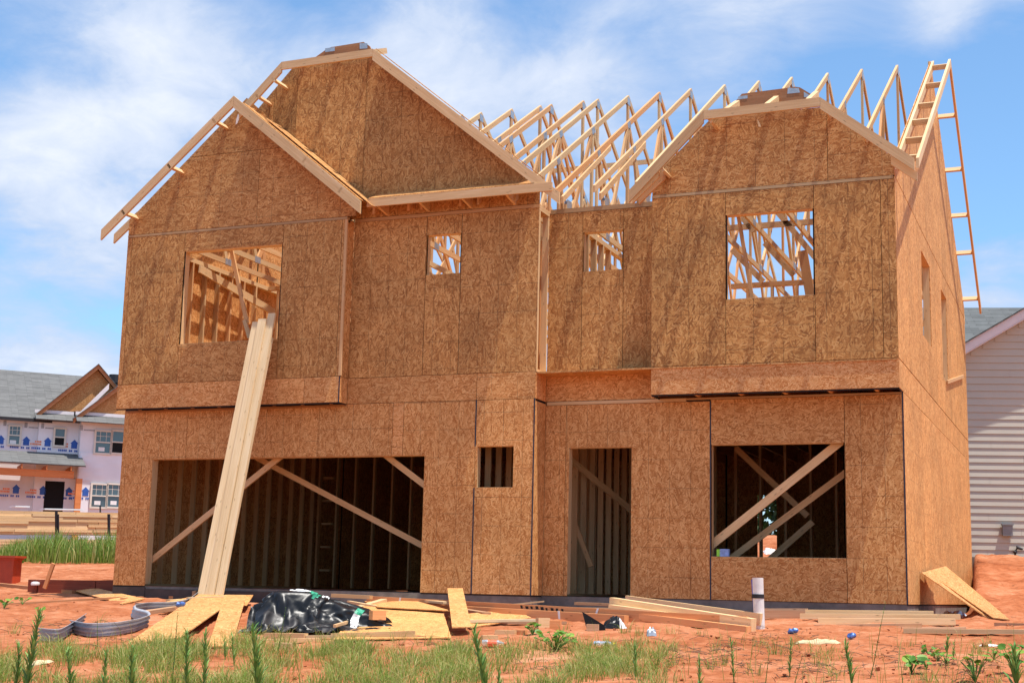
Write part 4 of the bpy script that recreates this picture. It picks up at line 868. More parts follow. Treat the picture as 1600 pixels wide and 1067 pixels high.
# draped sheet, millimetres: x, y, z per vertex, row by row
_q = [
-837,-494,20,-803,-499,20,-770,-498,34,-737,-492,20,-701,-490,20,-675,-488,39,-651,-502,28,-626,-511,30,-603,-520,36,-580,-528,33,-557,-533,34,-534,-538,25,-509,-545,28,-481,-548,25,-453,-550,27,-440,-529,44,-411,-519,53,-386,-521,33,-355,-517,43,-369,-500,19,-338,-504,20,
-309,-501,20,-289,-508,39,-262,-513,31,-255,-506,57,-229,-509,45,-199,-515,38,-170,-516,28,-140,-515,32,-109,-517,32,-78,-520,26,-48,-523,34,-16,-523,36,10,-538,51,43,-541,49,74,-533,54,76,-543,25,103,-555,24,126,-563,31,148,-564,19,170,-565,18,172,-560,40,
196,-552,41,218,-535,37,236,-539,60,265,-532,64,270,-523,36,294,-542,40,321,-555,27,352,-564,20,384,-575,20,415,-583,20,442,-591,20,467,-601,20,493,-613,20,523,-623,20,549,-625,36,576,-629,20,605,-640,20,636,-644,24,667,-646,20,700,-648,20,733,-650,20,
-824,-462,33,-794,-464,20,-759,-469,20,-728,-465,36,-699,-459,20,-669,-467,20,-642,-476,23,-619,-483,34,-603,-497,20,-579,-503,19,-555,-508,19,-532,-509,29,-509,-517,20,-484,-520,32,-458,-522,20,-428,-519,20,-420,-495,40,-395,-507,57,-365,-497,63,-362,-476,36,-334,-473,20,
-308,-473,34,-284,-480,22,-257,-479,23,-235,-482,39,-215,-479,59,-198,-480,35,-173,-483,20,-143,-485,20,-112,-488,22,-81,-491,29,-55,-498,47,-21,-502,54,10,-512,41,42,-522,29,68,-508,44,88,-518,23,114,-528,20,133,-534,35,154,-541,40,160,-534,19,182,-535,22,
191,-521,43,211,-515,61,239,-508,65,267,-502,67,289,-504,47,299,-521,22,330,-530,20,362,-539,20,389,-554,34,419,-565,39,446,-573,40,472,-581,38,498,-589,32,525,-596,20,554,-604,20,580,-607,35,608,-613,21,639,-618,20,669,-619,28,700,-618,20,733,-619,20,
-802,-445,57,-780,-434,36,-749,-436,21,-716,-440,20,-690,-438,38,-661,-446,37,-634,-451,33,-615,-462,18,-594,-472,27,-577,-484,39,-553,-486,35,-531,-482,22,-513,-496,37,-491,-496,20,-463,-495,20,-433,-491,20,-402,-486,20,-388,-481,49,-374,-474,78,-345,-471,60,-329,-451,38,
-304,-446,19,-276,-448,19,-261,-450,42,-236,-447,38,-210,-450,43,-183,-453,46,-176,-452,20,-146,-456,20,-116,-460,23,-89,-467,40,-58,-472,53,-30,-485,35,4,-494,22,41,-497,21,75,-498,19,99,-495,38,125,-502,31,147,-508,21,154,-507,43,174,-512,41,187,-498,26,
211,-497,27,228,-489,45,240,-475,67,260,-480,46,278,-486,25,308,-493,20,339,-503,20,369,-514,29,394,-530,46,424,-541,50,451,-550,51,477,-557,48,502,-564,41,528,-570,29,554,-575,21,583,-583,20,612,-586,31,641,-588,20,672,-590,22,703,-589,28,734,-587,20,
-793,-414,56,-761,-419,56,-740,-410,33,-709,-414,26,-677,-418,22,-650,-422,35,-629,-428,20,-614,-444,36,-589,-451,41,-573,-463,55,-553,-458,41,-527,-458,34,-506,-471,45,-493,-470,19,-466,-469,25,-438,-466,20,-408,-460,20,-395,-455,48,-378,-447,75,-344,-446,73,-313,-438,58,
-285,-436,40,-270,-417,22,-246,-422,33,-236,-421,57,-212,-424,61,-202,-429,38,-179,-422,26,-150,-425,24,-120,-432,30,-94,-441,48,-66,-455,33,-31,-461,22,7,-467,22,39,-476,41,68,-469,22,100,-471,19,127,-472,20,143,-478,36,165,-476,28,173,-477,48,193,-478,57,
199,-464,38,224,-455,36,250,-457,39,276,-451,48,287,-455,21,316,-464,24,338,-482,40,370,-489,42,399,-505,34,428,-514,44,456,-522,49,481,-530,48,506,-538,45,532,-545,39,558,-551,34,585,-556,28,614,-558,20,643,-559,30,674,-559,28,704,-559,20,737,-556,20,
-780,-408,35,-758,-395,56,-729,-410,57,-701,-402,45,-672,-400,37,-641,-398,32,-623,-417,39,-596,-426,40,-586,-438,62,-563,-439,52,-545,-452,65,-521,-454,60,-495,-447,49,-495,-444,21,-468,-444,29,-442,-441,20,-416,-441,34,-386,-434,37,-378,-423,67,-344,-420,69,-322,-419,41,
-289,-408,41,-262,-398,43,-239,-393,28,-234,-392,55,-211,-394,59,-189,-402,45,-171,-418,59,-155,-398,44,-124,-400,40,-101,-420,26,-67,-430,19,-30,-432,20,8,-438,27,36,-448,52,69,-444,40,100,-442,33,127,-440,28,144,-444,44,164,-446,47,187,-442,47,179,-446,70,
202,-442,68,227,-438,67,242,-425,50,266,-419,38,294,-424,32,318,-439,44,339,-453,26,371,-464,23,402,-475,25,432,-486,29,459,-493,36,482,-505,28,507,-513,26,533,-519,25,560,-524,25,587,-528,26,616,-529,22,646,-530,24,677,-529,20,709,-528,20,741,-525,20,
-782,-389,28,-750,-392,34,-727,-390,57,-692,-389,64,-667,-405,61,-637,-411,55,-611,-397,45,-585,-405,52,-565,-422,62,-558,-443,79,-540,-426,68,-513,-435,73,-500,-423,52,-495,-419,24,-469,-422,18,-447,-421,34,-420,-417,29,-392,-410,31,-377,-400,55,-346,-406,47,-310,-395,45,
-290,-393,18,-272,-376,35,-248,-369,27,-231,-366,48,-204,-371,44,-181,-376,59,-185,-396,80,-157,-405,78,-127,-414,72,-94,-416,59,-61,-412,46,-30,-401,28,8,-407,35,43,-417,46,71,-423,65,99,-416,54,126,-417,53,147,-409,47,158,-418,65,176,-408,52,186,-411,70,
203,-411,86,224,-403,73,250,-402,75,274,-397,64,300,-396,50,313,-410,26,343,-420,29,374,-430,22,404,-441,28,433,-452,21,461,-460,20,486,-469,21,512,-477,21,537,-484,30,564,-492,33,591,-497,25,620,-501,24,651,-501,22,682,-501,20,715,-499,20,747,-496,20,
-780,-366,33,-754,-373,50,-724,-377,41,-690,-380,41,-659,-385,51,-634,-395,62,-606,-395,67,-600,-421,65,-578,-422,81,-556,-428,98,-532,-424,92,-512,-410,81,-512,-402,52,-488,-399,38,-470,-396,20,-443,-397,22,-423,-394,41,-399,-385,29,-370,-383,37,-346,-384,58,-327,-386,28,
-295,-372,28,-271,-357,19,-255,-353,42,-228,-347,35,-201,-346,49,-197,-359,77,-176,-371,96,-147,-381,99,-117,-390,94,-91,-386,71,-68,-380,43,-34,-385,56,3,-388,60,38,-387,54,67,-392,70,96,-393,76,122,-393,76,144,-392,77,158,-381,58,169,-387,79,188,-375,73,
200,-376,92,225,-369,85,239,-371,62,262,-369,47,287,-369,31,318,-376,34,348,-385,25,379,-395,27,410,-406,21,439,-416,26,466,-423,27,493,-431,28,518,-439,20,545,-448,21,571,-459,22,596,-466,36,624,-470,22,655,-473,25,687,-473,20,719,-471,20,751,-469,20,
-767,-376,18,-744,-364,34,-716,-356,49,-692,-367,63,-664,-377,71,-639,-385,81,-615,-399,87,-590,-403,77,-589,-418,100,-567,-407,91,-541,-402,81,-516,-387,88,-503,-378,61,-494,-372,34,-468,-371,32,-444,-369,22,-417,-370,26,-400,-365,49,-374,-369,60,-347,-360,47,-318,-376,50,
-300,-351,40,-279,-335,25,-249,-334,24,-235,-331,54,-212,-337,73,-180,-337,77,-165,-344,104,-136,-355,109,-105,-364,105,-93,-355,73,-66,-350,50,-32,-357,44,2,-362,45,32,-359,62,63,-362,65,91,-364,67,117,-364,66,137,-365,59,150,-352,73,172,-357,61,171,-349,86,
194,-345,78,220,-340,68,246,-337,58,274,-340,63,294,-336,39,324,-342,30,356,-351,31,386,-361,20,416,-371,26,445,-381,22,473,-388,20,500,-396,20,527,-403,25,551,-414,35,574,-423,20,602,-434,24,630,-443,37,658,-443,21,690,-444,26,721,-443,20,752,-441,20,
-757,-355,15,-730,-369,15,-704,-363,31,-679,-358,44,-656,-365,51,-629,-370,63,-612,-376,85,-585,-382,83,-589,-396,109,-562,-400,113,-553,-381,91,-530,-362,86,-518,-352,58,-493,-343,43,-467,-340,36,-440,-339,34,-413,-340,33,-385,-342,38,-366,-342,58,-338,-346,68,-309,-357,63,
-279,-358,53,-269,-332,50,-248,-315,40,-215,-316,43,-205,-310,73,-180,-314,91,-152,-319,106,-122,-328,111,-93,-338,115,-70,-344,91,-58,-325,65,-31,-328,46,0,-335,36,30,-345,37,58,-350,39,85,-352,40,110,-351,38,125,-338,48,147,-339,45,163,-326,57,172,-317,78,
198,-313,85,221,-307,67,250,-308,74,280,-307,70,304,-304,48,334,-309,34,366,-318,32,395,-327,20,425,-338,24,454,-349,28,481,-358,35,508,-362,24,529,-372,43,554,-378,30,579,-388,20,607,-400,20,636,-412,23,663,-415,39,690,-413,22,721,-413,25,752,-413,25,
-752,-345,36,-729,-344,19,-703,-343,20,-675,-342,27,-654,-345,43,-637,-349,65,-611,-355,75,-588,-360,91,-591,-372,117,-565,-380,129,-552,-361,110,-545,-338,87,-518,-324,71,-491,-314,57,-464,-309,49,-436,-308,45,-408,-309,44,-380,-311,43,-353,-316,49,-327,-321,56,-303,-329,71,
-275,-335,72,-246,-333,69,-238,-305,65,-214,-292,53,-186,-294,63,-168,-287,87,-138,-299,89,-108,-307,95,-82,-310,113,-56,-327,110,-38,-317,85,-24,-304,60,2,-309,43,28,-318,32,54,-325,27,79,-330,22,103,-328,22,126,-322,24,148,-314,31,149,-301,55,178,-296,60,
196,-283,80,225,-280,81,256,-278,78,288,-276,74,318,-277,59,345,-278,39,375,-286,27,402,-300,38,431,-311,42,459,-322,45,488,-329,46,513,-331,30,539,-345,27,564,-350,43,586,-356,27,611,-370,36,636,-378,20,666,-386,22,695,-385,37,722,-384,22,753,-385,20,
-758,-320,25,-732,-316,22,-706,-314,26,-684,-314,37,-660,-315,45,-638,-321,60,-617,-327,79,-595,-334,99,-591,-347,127,-571,-358,146,-550,-340,130,-543,-315,108,-518,-298,89,-489,-286,76,-461,-279,68,-432,-276,62,-403,-278,60,-374,-282,61,-346,-287,64,-320,-292,66,-294,-298,71,
-268,-303,79,-245,-310,93,-219,-298,87,-209,-273,74,-181,-266,64,-152,-267,74,-127,-270,92,-96,-279,94,-67,-288,102,-50,-302,123,-27,-301,105,-9,-296,81,7,-288,58,30,-303,53,53,-303,40,71,-306,22,95,-303,20,119,-297,18,144,-290,20,152,-274,44,182,-270,49,
200,-256,71,232,-254,73,264,-249,76,297,-247,71,330,-248,62,361,-254,51,391,-263,42,413,-276,22,441,-288,25,467,-294,36,494,-302,36,521,-308,46,541,-316,25,568,-325,27,594,-329,37,615,-343,23,639,-352,37,664,-355,20,696,-357,25,728,-357,33,756,-356,20,
-763,-288,34,-738,-289,42,-714,-282,38,-689,-280,41,-668,-282,53,-653,-294,72,-635,-305,93,-613,-315,114,-588,-318,135,-580,-334,162,-552,-319,153,-541,-294,132,-518,-272,112,-487,-261,102,-457,-252,92,-427,-247,85,-398,-247,81,-369,-250,79,-340,-257,81,-315,-263,84,-294,-274,96,
-272,-284,108,-245,-284,116,-220,-271,105,-193,-258,94,-176,-239,74,-145,-239,81,-116,-242,90,-88,-251,103,-63,-262,116,-45,-277,135,-20,-280,121,0,-281,101,17,-282,80,34,-280,60,40,-283,36,64,-284,32,89,-280,28,115,-279,34,139,-265,27,170,-259,32,184,-244,56,
215,-248,48,239,-230,61,270,-238,48,304,-226,50,331,-237,32,364,-239,24,395,-243,20,422,-249,31,447,-260,20,473,-271,21,498,-275,32,522,-281,45,543,-288,26,570,-297,22,597,-305,21,622,-315,29,646,-323,41,668,-325,20,700,-328,20,732,-327,32,762,-326,20,
-769,-259,58,-744,-256,61,-722,-247,52,-698,-243,51,-681,-250,66,-666,-263,85,-649,-278,107,-632,-293,132,-602,-295,152,-586,-308,179,-554,-297,177,-538,-272,158,-519,-248,138,-484,-240,132,-453,-228,122,-422,-221,113,-394,-217,105,-365,-221,103,-339,-233,109,-315,-245,114,-288,-245,113,
-273,-258,131,-246,-257,136,-221,-245,125,-200,-228,103,-173,-214,91,-142,-213,96,-113,-216,106,-86,-225,118,-61,-236,130,-41,-252,146,-18,-255,131,-2,-256,110,4,-261,86,15,-263,64,34,-262,46,59,-262,43,85,-259,41,113,-255,42,142,-255,51,162,-236,34,194,-238,34,
216,-222,50,247,-220,35,280,-210,43,309,-211,23,342,-209,33,371,-210,20,402,-215,20,430,-224,22,454,-235,31,477,-245,20,502,-252,25,520,-256,43,545,-269,45,571,-279,44,599,-286,43,627,-289,41,647,-299,24,675,-298,32,706,-297,20,738,-296,32,770,-295,20,
-774,-224,84,-752,-215,76,-730,-208,68,-708,-206,67,-700,-220,84,-685,-237,102,-666,-252,124,-647,-269,150,-618,-277,174,-590,-281,197,-556,-273,200,-533,-251,185,-518,-223,165,-482,-216,162,-447,-209,155,-415,-204,147,-390,-193,134,-362,-198,133,-345,-218,142,-319,-216,136,-292,-217,134,
-276,-230,151,-249,-228,154,-227,-214,138,-205,-199,118,-173,-188,110,-141,-188,114,-113,-193,124,-86,-201,135,-60,-211,143,-39,-225,156,-20,-227,138,-10,-230,114,-7,-238,91,6,-241,70,30,-246,65,56,-249,64,84,-248,64,113,-244,66,139,-230,52,172,-227,56,191,-213,32,
223,-207,28,252,-193,42,284,-189,25,318,-186,33,350,-184,23,381,-185,25,406,-195,38,433,-200,34,454,-212,21,476,-222,30,500,-229,23,524,-241,26,547,-245,41,574,-253,46,599,-260,33,625,-266,23,653,-270,20,681,-269,28,712,-267,21,745,-266,31,777,-265,22,
-777,-188,109,-758,-178,97,-738,-171,86,-716,-170,83,-701,-184,97,-691,-203,118,-681,-224,142,-651,-235,161,-616,-242,178,-592,-248,207,-558,-245,219,-530,-227,207,-513,-200,189,-483,-184,176,-450,-175,168,-417,-172,166,-387,-171,165,-361,-176,162,-347,-196,171,-324,-192,161,-300,-189,154,
-281,-200,168,-254,-197,168,-237,-184,148,-209,-172,137,-177,-164,131,-145,-163,134,-117,-172,145,-93,-184,158,-66,-191,164,-39,-196,167,-31,-198,142,-30,-207,118,-20,-212,97,2,-217,84,27,-221,74,54,-228,78,84,-229,82,111,-219,71,145,-217,73,167,-203,50,200,-193,47,
225,-180,28,260,-174,22,291,-165,36,323,-161,25,355,-159,29,383,-163,38,403,-175,23,430,-179,21,454,-188,24,475,-199,34,500,-208,33,524,-218,23,551,-225,29,576,-227,44,603,-233,33,631,-237,22,660,-240,20,690,-240,20,719,-238,31,750,-237,20,771,-243,42,
-780,-157,132,-763,-145,118,-744,-137,105,-721,-138,101,-705,-152,115,-701,-173,136,-688,-193,161,-654,-200,173,-619,-208,191,-586,-213,211,-557,-216,235,-527,-201,227,-504,-178,211,-480,-158,196,-448,-167,201,-417,-165,200,-391,-175,200,-371,-161,193,-347,-167,189,-327,-177,192,-312,-167,176,
-288,-170,183,-261,-168,183,-243,-155,163,-215,-146,156,-183,-140,153,-150,-138,153,-125,-151,168,-100,-164,179,-75,-177,188,-53,-170,172,-54,-177,147,-43,-178,124,-26,-182,105,-4,-188,92,23,-194,85,54,-200,85,84,-204,94,117,-199,90,148,-189,78,170,-174,54,203,-163,44,
237,-159,45,262,-145,26,295,-138,33,327,-135,27,356,-135,38,381,-141,26,405,-151,18,425,-159,33,449,-167,35,473,-175,35,495,-186,26,522,-194,20,551,-202,22,581,-209,27,610,-207,39,640,-213,35,668,-210,20,697,-211,30,727,-210,19,752,-212,37,780,-214,43,
-782,-130,155,-766,-116,139,-749,-108,124,-724,-109,120,-710,-123,135,-708,-145,157,-691,-163,180,-656,-167,189,-621,-173,204,-587,-178,225,-558,-183,249,-524,-173,247,-506,-150,228,-475,-139,222,-450,-155,232,-420,-157,235,-395,-164,235,-371,-162,229,-357,-148,216,-335,-151,210,-312,-153,206,
-298,-140,191,-271,-140,197,-251,-128,179,-221,-122,177,-189,-117,174,-157,-114,173,-128,-124,183,-104,-139,197,-80,-154,208,-76,-151,179,-60,-149,158,-45,-148,137,-31,-151,116,-9,-155,102,19,-165,103,51,-168,98,85,-172,103,117,-167,94,149,-158,82,174,-144,59,209,-139,61,
240,-130,52,265,-117,32,297,-110,30,328,-107,29,358,-109,29,385,-115,28,403,-134,37,422,-137,20,445,-147,20,469,-155,20,494,-161,20,522,-168,23,550,-177,32,580,-183,20,614,-186,22,647,-187,26,678,-188,36,704,-185,18,733,-184,30,762,-186,29,788,-190,29,
-783,-105,177,-768,-91,159,-750,-82,144,-726,-82,140,-725,-103,158,-712,-120,180,-691,-135,201,-657,-136,208,-622,-139,221,-587,-143,238,-559,-149,262,-525,-146,269,-506,-124,250,-473,-122,250,-454,-143,264,-426,-149,269,-400,-148,268,-376,-152,264,-365,-137,249,-342,-137,240,-320,-135,231,
-309,-121,215,-285,-113,206,-256,-108,202,-224,-107,202,-193,-99,197,-162,-92,192,-132,-99,200,-105,-112,212,-79,-126,222,-71,-124,193,-47,-135,184,-32,-132,162,-29,-124,138,-12,-122,117,16,-128,110,48,-134,114,82,-135,102,116,-131,93,150,-124,87,179,-113,69,214,-110,74,
237,-99,53,267,-91,45,299,-84,42,330,-86,48,358,-90,51,382,-105,54,408,-112,51,421,-112,27,445,-120,24,469,-128,21,494,-134,25,521,-141,34,549,-149,21,583,-153,21,616,-158,31,650,-160,36,684,-160,37,711,-158,20,741,-160,18,769,-162,19,788,-162,36,
-782,-83,197,-768,-68,179,-749,-58,163,-724,-61,163,-706,-81,170,-704,-94,198,-689,-109,222,-656,-110,230,-621,-110,239,-588,-113,256,-556,-115,273,-526,-119,290,-504,-99,273,-473,-105,279,-459,-131,294,-432,-138,301,-406,-143,302,-382,-143,297,-365,-132,282,-351,-119,264,-326,-118,256,
-312,-104,240,-288,-96,231,-259,-90,225,-227,-87,222,-199,-75,209,-167,-74,213,-136,-80,221,-117,-100,237,-91,-97,220,-64,-96,208,-41,-113,208,-27,-107,186,-22,-98,160,-11,-91,137,14,-91,122,45,-95,114,81,-97,107,116,-95,99,150,-89,91,186,-94,95,209,-79,74,
239,-72,66,270,-65,59,298,-77,70,327,-84,77,355,-88,79,383,-88,75,408,-87,61,427,-90,40,445,-93,22,469,-100,27,494,-106,35,520,-111,23,552,-116,21,585,-121,28,620,-128,23,656,-132,25,689,-131,35,720,-134,31,748,-134,26,775,-134,18,798,-136,26,
-780,-61,216,-766,-46,196,-745,-38,183,-723,-53,191,-694,-60,190,-677,-80,207,-678,-83,240,-654,-95,260,-620,-87,265,-591,-93,284,-560,-95,300,-528,-88,305,-499,-76,296,-474,-91,308,-465,-118,323,-437,-125,329,-412,-131,330,-387,-130,324,-368,-121,309,-355,-106,290,-332,-99,277,
-312,-88,265,-286,-86,258,-259,-74,248,-228,-68,241,-196,-79,234,-170,-58,233,-140,-67,244,-113,-79,255,-91,-71,234,-62,-77,233,-37,-89,231,-21,-83,209,-11,-73,183,-4,-62,159,19,-60,144,49,-61,133,85,-65,126,121,-67,122,156,-76,123,181,-62,102,212,-53,90,
241,-45,80,272,-48,83,298,-64,95,327,-70,99,355,-68,94,381,-64,82,401,-63,59,416,-66,36,443,-70,38,470,-73,38,495,-76,26,524,-79,20,557,-83,20,591,-89,20,626,-95,20,661,-100,30,693,-104,21,724,-106,20,752,-107,20,778,-107,27,802,-107,20,
-778,-41,234,-763,-26,215,-738,-22,203,-712,-31,204,-685,-42,211,-672,-63,232,-648,-77,251,-651,-70,282,-622,-76,296,-590,-68,305,-560,-69,321,-530,-56,313,-502,-63,326,-480,-80,338,-469,-106,351,-440,-104,349,-417,-116,353,-391,-114,345,-369,-105,332,-349,-94,315,-332,-82,299,
-309,-76,290,-284,-69,280,-255,-62,271,-224,-74,266,-192,-80,260,-162,-64,256,-135,-46,255,-108,-58,267,-82,-54,251,-60,-71,260,-40,-62,243,-18,-56,227,-13,-43,201,10,-51,190,30,-40,173,57,-55,169,92,-63,163,127,-55,156,153,-43,134,185,-36,122,215,-29,109,
244,-23,99,271,-34,107,298,-47,115,327,-48,112,352,-43,97,374,-40,78,390,-40,53,417,-39,40,443,-41,34,471,-43,28,499,-44,27,530,-46,20,562,-50,20,597,-55,20,632,-62,20,665,-68,30,698,-74,28,727,-77,27,754,-79,27,779,-79,21,804,-79,24,
-778,-22,253,-757,-11,235,-730,-11,226,-711,-33,232,-680,-27,233,-652,-42,236,-630,-55,256,-628,-54,287,-621,-58,319,-591,-59,334,-563,-40,328,-537,-53,343,-512,-68,354,-485,-70,365,-471,-94,375,-444,-89,369,-420,-101,373,-393,-96,364,-369,-85,349,-348,-73,332,-325,-67,321,
-303,-62,312,-276,-61,305,-246,-60,296,-215,-71,290,-182,-69,280,-170,-42,261,-140,-42,277,-110,-35,265,-86,-50,275,-55,-48,274,-30,-42,261,-24,-29,238,1,-35,231,13,-22,211,37,-35,209,68,-38,200,102,-41,190,123,-22,168,157,-18,156,189,-13,144,221,-11,133,
249,-21,127,277,-11,120,301,-27,130,324,-22,113,340,-21,89,364,-16,72,392,-14,61,420,-13,49,447,-13,41,474,-12,32,504,-12,27,535,-13,23,568,-16,20,603,-22,20,637,-28,20,671,-35,28,702,-43,20,730,-48,20,755,-50,20,780,-51,23,805,-50,20,
-780,0,270,-752,3,258,-723,-2,251,-697,-17,249,-682,-43,257,-649,-40,264,-620,-32,270,-602,-45,292,-603,-38,323,-593,-41,353,-560,-32,354,-530,-34,357,-521,-57,375,-498,-70,386,-474,-83,397,-446,-76,390,-419,-86,393,-395,-73,377,-368,-62,364,-341,-56,353,-317,-52,343,
-293,-55,336,-266,-60,329,-236,-63,320,-203,-66,311,-174,-56,298,-166,-27,280,-133,-18,269,-108,-33,289,-84,-25,269,-61,-27,252,-35,-15,252,-10,-6,252,0,-3,228,26,-1,233,42,0,211,71,-3,203,102,-15,214,135,-16,198,163,1,182,196,-2,172,228,-5,161,
254,-20,155,281,-18,146,307,-3,138,314,1,111,341,3,99,368,4,87,396,7,75,423,9,64,451,11,56,481,8,53,509,14,44,541,15,37,575,14,31,609,11,26,644,5,22,677,-4,20,708,-12,20,732,-19,31,754,-20,20,778,-21,20,803,-20,20,
-762,23,265,-748,5,287,-725,-14,277,-698,-27,275,-667,-23,271,-649,-41,292,-618,-30,299,-593,-20,305,-579,-29,329,-583,-16,358,-563,-25,377,-533,-20,376,-523,-41,392,-503,-57,405,-477,-66,414,-447,-68,414,-416,-65,409,-390,-52,394,-359,-45,384,-331,-42,375,-306,-39,365,
-283,-38,356,-255,-42,347,-225,-52,341,-193,-55,331,-167,-40,316,-157,-14,297,-125,-11,291,-90,-13,286,-64,-31,288,-52,-11,272,-41,11,257,-25,18,241,0,25,233,23,30,227,49,25,229,77,26,217,106,13,228,140,-2,226,167,-16,206,200,-20,195,231,-22,184,
261,-14,180,285,-3,165,292,16,144,318,18,129,345,18,118,373,17,107,400,20,96,428,22,86,457,17,82,485,28,74,515,31,68,548,32,63,582,30,59,617,26,54,651,23,49,684,18,44,713,6,48,727,13,26,750,12,23,774,10,21,800,11,20,
-737,29,246,-728,26,277,-715,6,299,-691,-14,302,-663,-28,301,-633,-16,302,-621,-33,327,-601,-9,327,-577,-4,336,-561,-8,358,-565,-3,384,-546,-14,396,-524,-23,410,-498,-31,409,-474,-40,424,-444,-42,425,-412,-42,424,-379,-41,417,-347,-38,409,-318,-34,400,-294,-29,389,
-271,-25,379,-245,-24,366,-215,-31,357,-184,-41,352,-167,-21,333,-147,-1,317,-114,-5,311,-85,-17,310,-62,-7,293,-32,-5,289,-18,8,271,-17,33,262,4,44,254,28,51,248,54,51,243,82,47,238,115,41,231,148,26,227,174,-3,230,207,-13,221,237,-15,209,
254,7,195,283,13,185,298,29,164,323,32,148,348,35,134,375,34,125,403,34,117,432,35,110,461,24,109,491,26,103,521,33,98,554,28,93,586,15,87,621,8,81,655,9,79,685,26,76,701,37,52,726,32,54,747,36,45,771,30,48,798,32,45,
-711,29,227,-702,26,258,-690,23,288,-676,11,315,-647,-3,309,-638,-23,332,-618,-1,335,-603,-13,356,-585,8,356,-559,15,359,-544,5,377,-543,9,404,-517,3,408,-498,-7,426,-469,-11,424,-438,-13,422,-406,-14,421,-373,-13,422,-340,-13,424,-311,-13,420,-284,-13,413,
-260,-13,405,-234,-12,393,-207,-10,377,-176,-20,373,-150,-12,355,-136,11,338,-106,1,335,-81,5,320,-53,5,313,-34,18,300,-9,21,294,-14,45,287,13,45,280,34,59,273,59,65,265,87,63,259,119,55,254,152,38,250,181,10,251,214,-4,244,244,-7,233,
266,7,218,281,30,203,305,37,186,329,41,170,354,44,157,380,35,150,407,39,143,436,36,138,465,42,131,494,30,131,525,33,126,557,23,121,590,12,116,625,18,110,657,30,100,668,53,79,699,52,81,724,57,76,746,60,69,767,63,54,769,45,33,
-684,31,205,-675,25,236,-664,21,267,-649,18,297,-632,20,328,-659,-3,336,-635,1,358,-613,2,377,-587,4,382,-560,20,384,-540,31,382,-523,22,398,-516,24,425,-487,20,426,-461,14,440,-430,11,439,-398,10,437,-366,12,435,-335,14,432,-305,15,430,-277,13,427,
-253,11,423,-226,7,416,-197,4,404,-169,6,389,-139,2,380,-125,24,362,-97,23,350,-70,16,344,-50,29,329,-25,26,327,-1,31,322,-8,54,314,19,49,308,42,60,299,65,74,290,92,77,281,122,67,278,153,47,276,186,26,273,220,12,264,251,6,254,
276,13,240,297,27,223,314,45,209,339,44,194,363,44,181,387,51,170,412,38,169,440,38,163,468,47,156,498,47,150,527,34,151,559,25,146,594,25,136,612,40,110,640,50,90,664,72,99,691,80,85,713,85,72,733,87,57,742,73,37,763,75,20,
-658,49,184,-651,45,216,-644,44,249,-637,45,282,-650,41,315,-669,25,341,-644,26,364,-618,28,379,-590,28,375,-571,35,396,-544,32,405,-519,47,403,-497,44,421,-477,42,442,-451,40,427,-421,42,438,-390,41,441,-358,41,443,-327,42,440,-298,42,438,-271,40,437,
-246,37,437,-219,33,431,-190,27,423,-159,22,414,-130,20,404,-109,35,387,-83,37,374,-55,33,365,-33,42,352,-19,56,335,3,46,348,15,61,331,23,79,315,47,73,328,73,78,318,97,89,307,125,76,305,157,63,300,191,49,292,224,36,282,255,28,273,
283,28,262,308,31,246,326,48,231,349,43,217,374,44,203,398,48,192,422,57,181,447,43,186,475,40,179,504,44,172,535,49,166,565,34,166,581,45,137,608,60,120,621,64,88,650,80,79,675,98,73,697,104,59,714,102,41,728,94,20,753,104,20,
-653,83,169,-651,79,202,-649,75,237,-653,69,270,-670,55,298,-674,51,335,-650,51,360,-623,52,376,-593,52,369,-565,55,383,-553,53,411,-526,65,417,-504,62,440,-474,64,426,-443,67,420,-412,67,423,-380,66,425,-349,66,426,-321,71,436,-292,70,436,-265,68,434,
-240,64,430,-213,61,436,-183,55,432,-153,50,425,-122,47,420,-91,44,415,-66,49,400,-46,59,382,-40,72,359,-17,67,367,6,77,361,25,86,350,20,105,334,45,106,330,73,105,336,103,103,334,132,97,325,162,89,315,194,79,304,226,69,291,252,61,271,
281,59,263,310,57,256,339,53,253,358,61,233,383,55,225,409,54,214,434,54,203,457,66,191,482,55,197,512,52,194,542,51,188,572,53,176,574,64,144,590,74,116,607,83,88,633,93,68,659,105,55,680,118,45,693,112,25,718,121,20,743,132,20,
-658,116,158,-660,110,192,-663,102,226,-667,94,260,-660,81,291,-677,76,324,-653,76,350,-629,76,372,-602,69,386,-572,79,385,-565,73,417,-536,81,432,-502,86,428,-470,91,423,-437,94,424,-405,94,432,-373,94,433,-345,95,420,-315,93,418,-288,92,418,-261,92,420,
-235,91,422,-209,90,434,-179,85,429,-147,80,431,-118,78,420,-87,76,424,-59,79,415,-59,90,387,-32,94,384,-18,102,365,5,108,369,28,114,367,40,124,351,44,139,332,71,137,327,101,134,323,132,128,319,164,121,317,191,112,298,221,103,283,252,95,272,
282,87,278,312,82,272,342,77,267,368,76,254,392,77,237,415,79,222,442,78,215,469,71,216,492,79,204,521,74,205,551,73,199,577,76,184,574,87,152,588,96,123,599,104,93,620,113,68,642,121,47,661,129,31,685,137,29,709,147,19,734,158,20,
-657,147,153,-657,140,187,-656,131,221,-652,119,253,-654,109,285,-678,101,311,-649,97,333,-623,95,354,-615,93,385,-585,104,391,-571,101,422,-535,107,420,-501,114,433,-466,119,426,-432,121,432,-399,122,427,-367,123,432,-339,123,420,-312,119,430,-287,120,419,-261,120,424,
-234,119,420,-206,118,426,-177,113,439,-147,111,427,-116,109,431,-89,109,419,-64,112,404,-39,117,393,-34,125,366,-10,133,373,5,139,353,22,147,369,44,151,369,48,166,350,71,168,339,102,162,339,134,158,330,165,153,317,188,145,293,220,138,283,252,129,275,
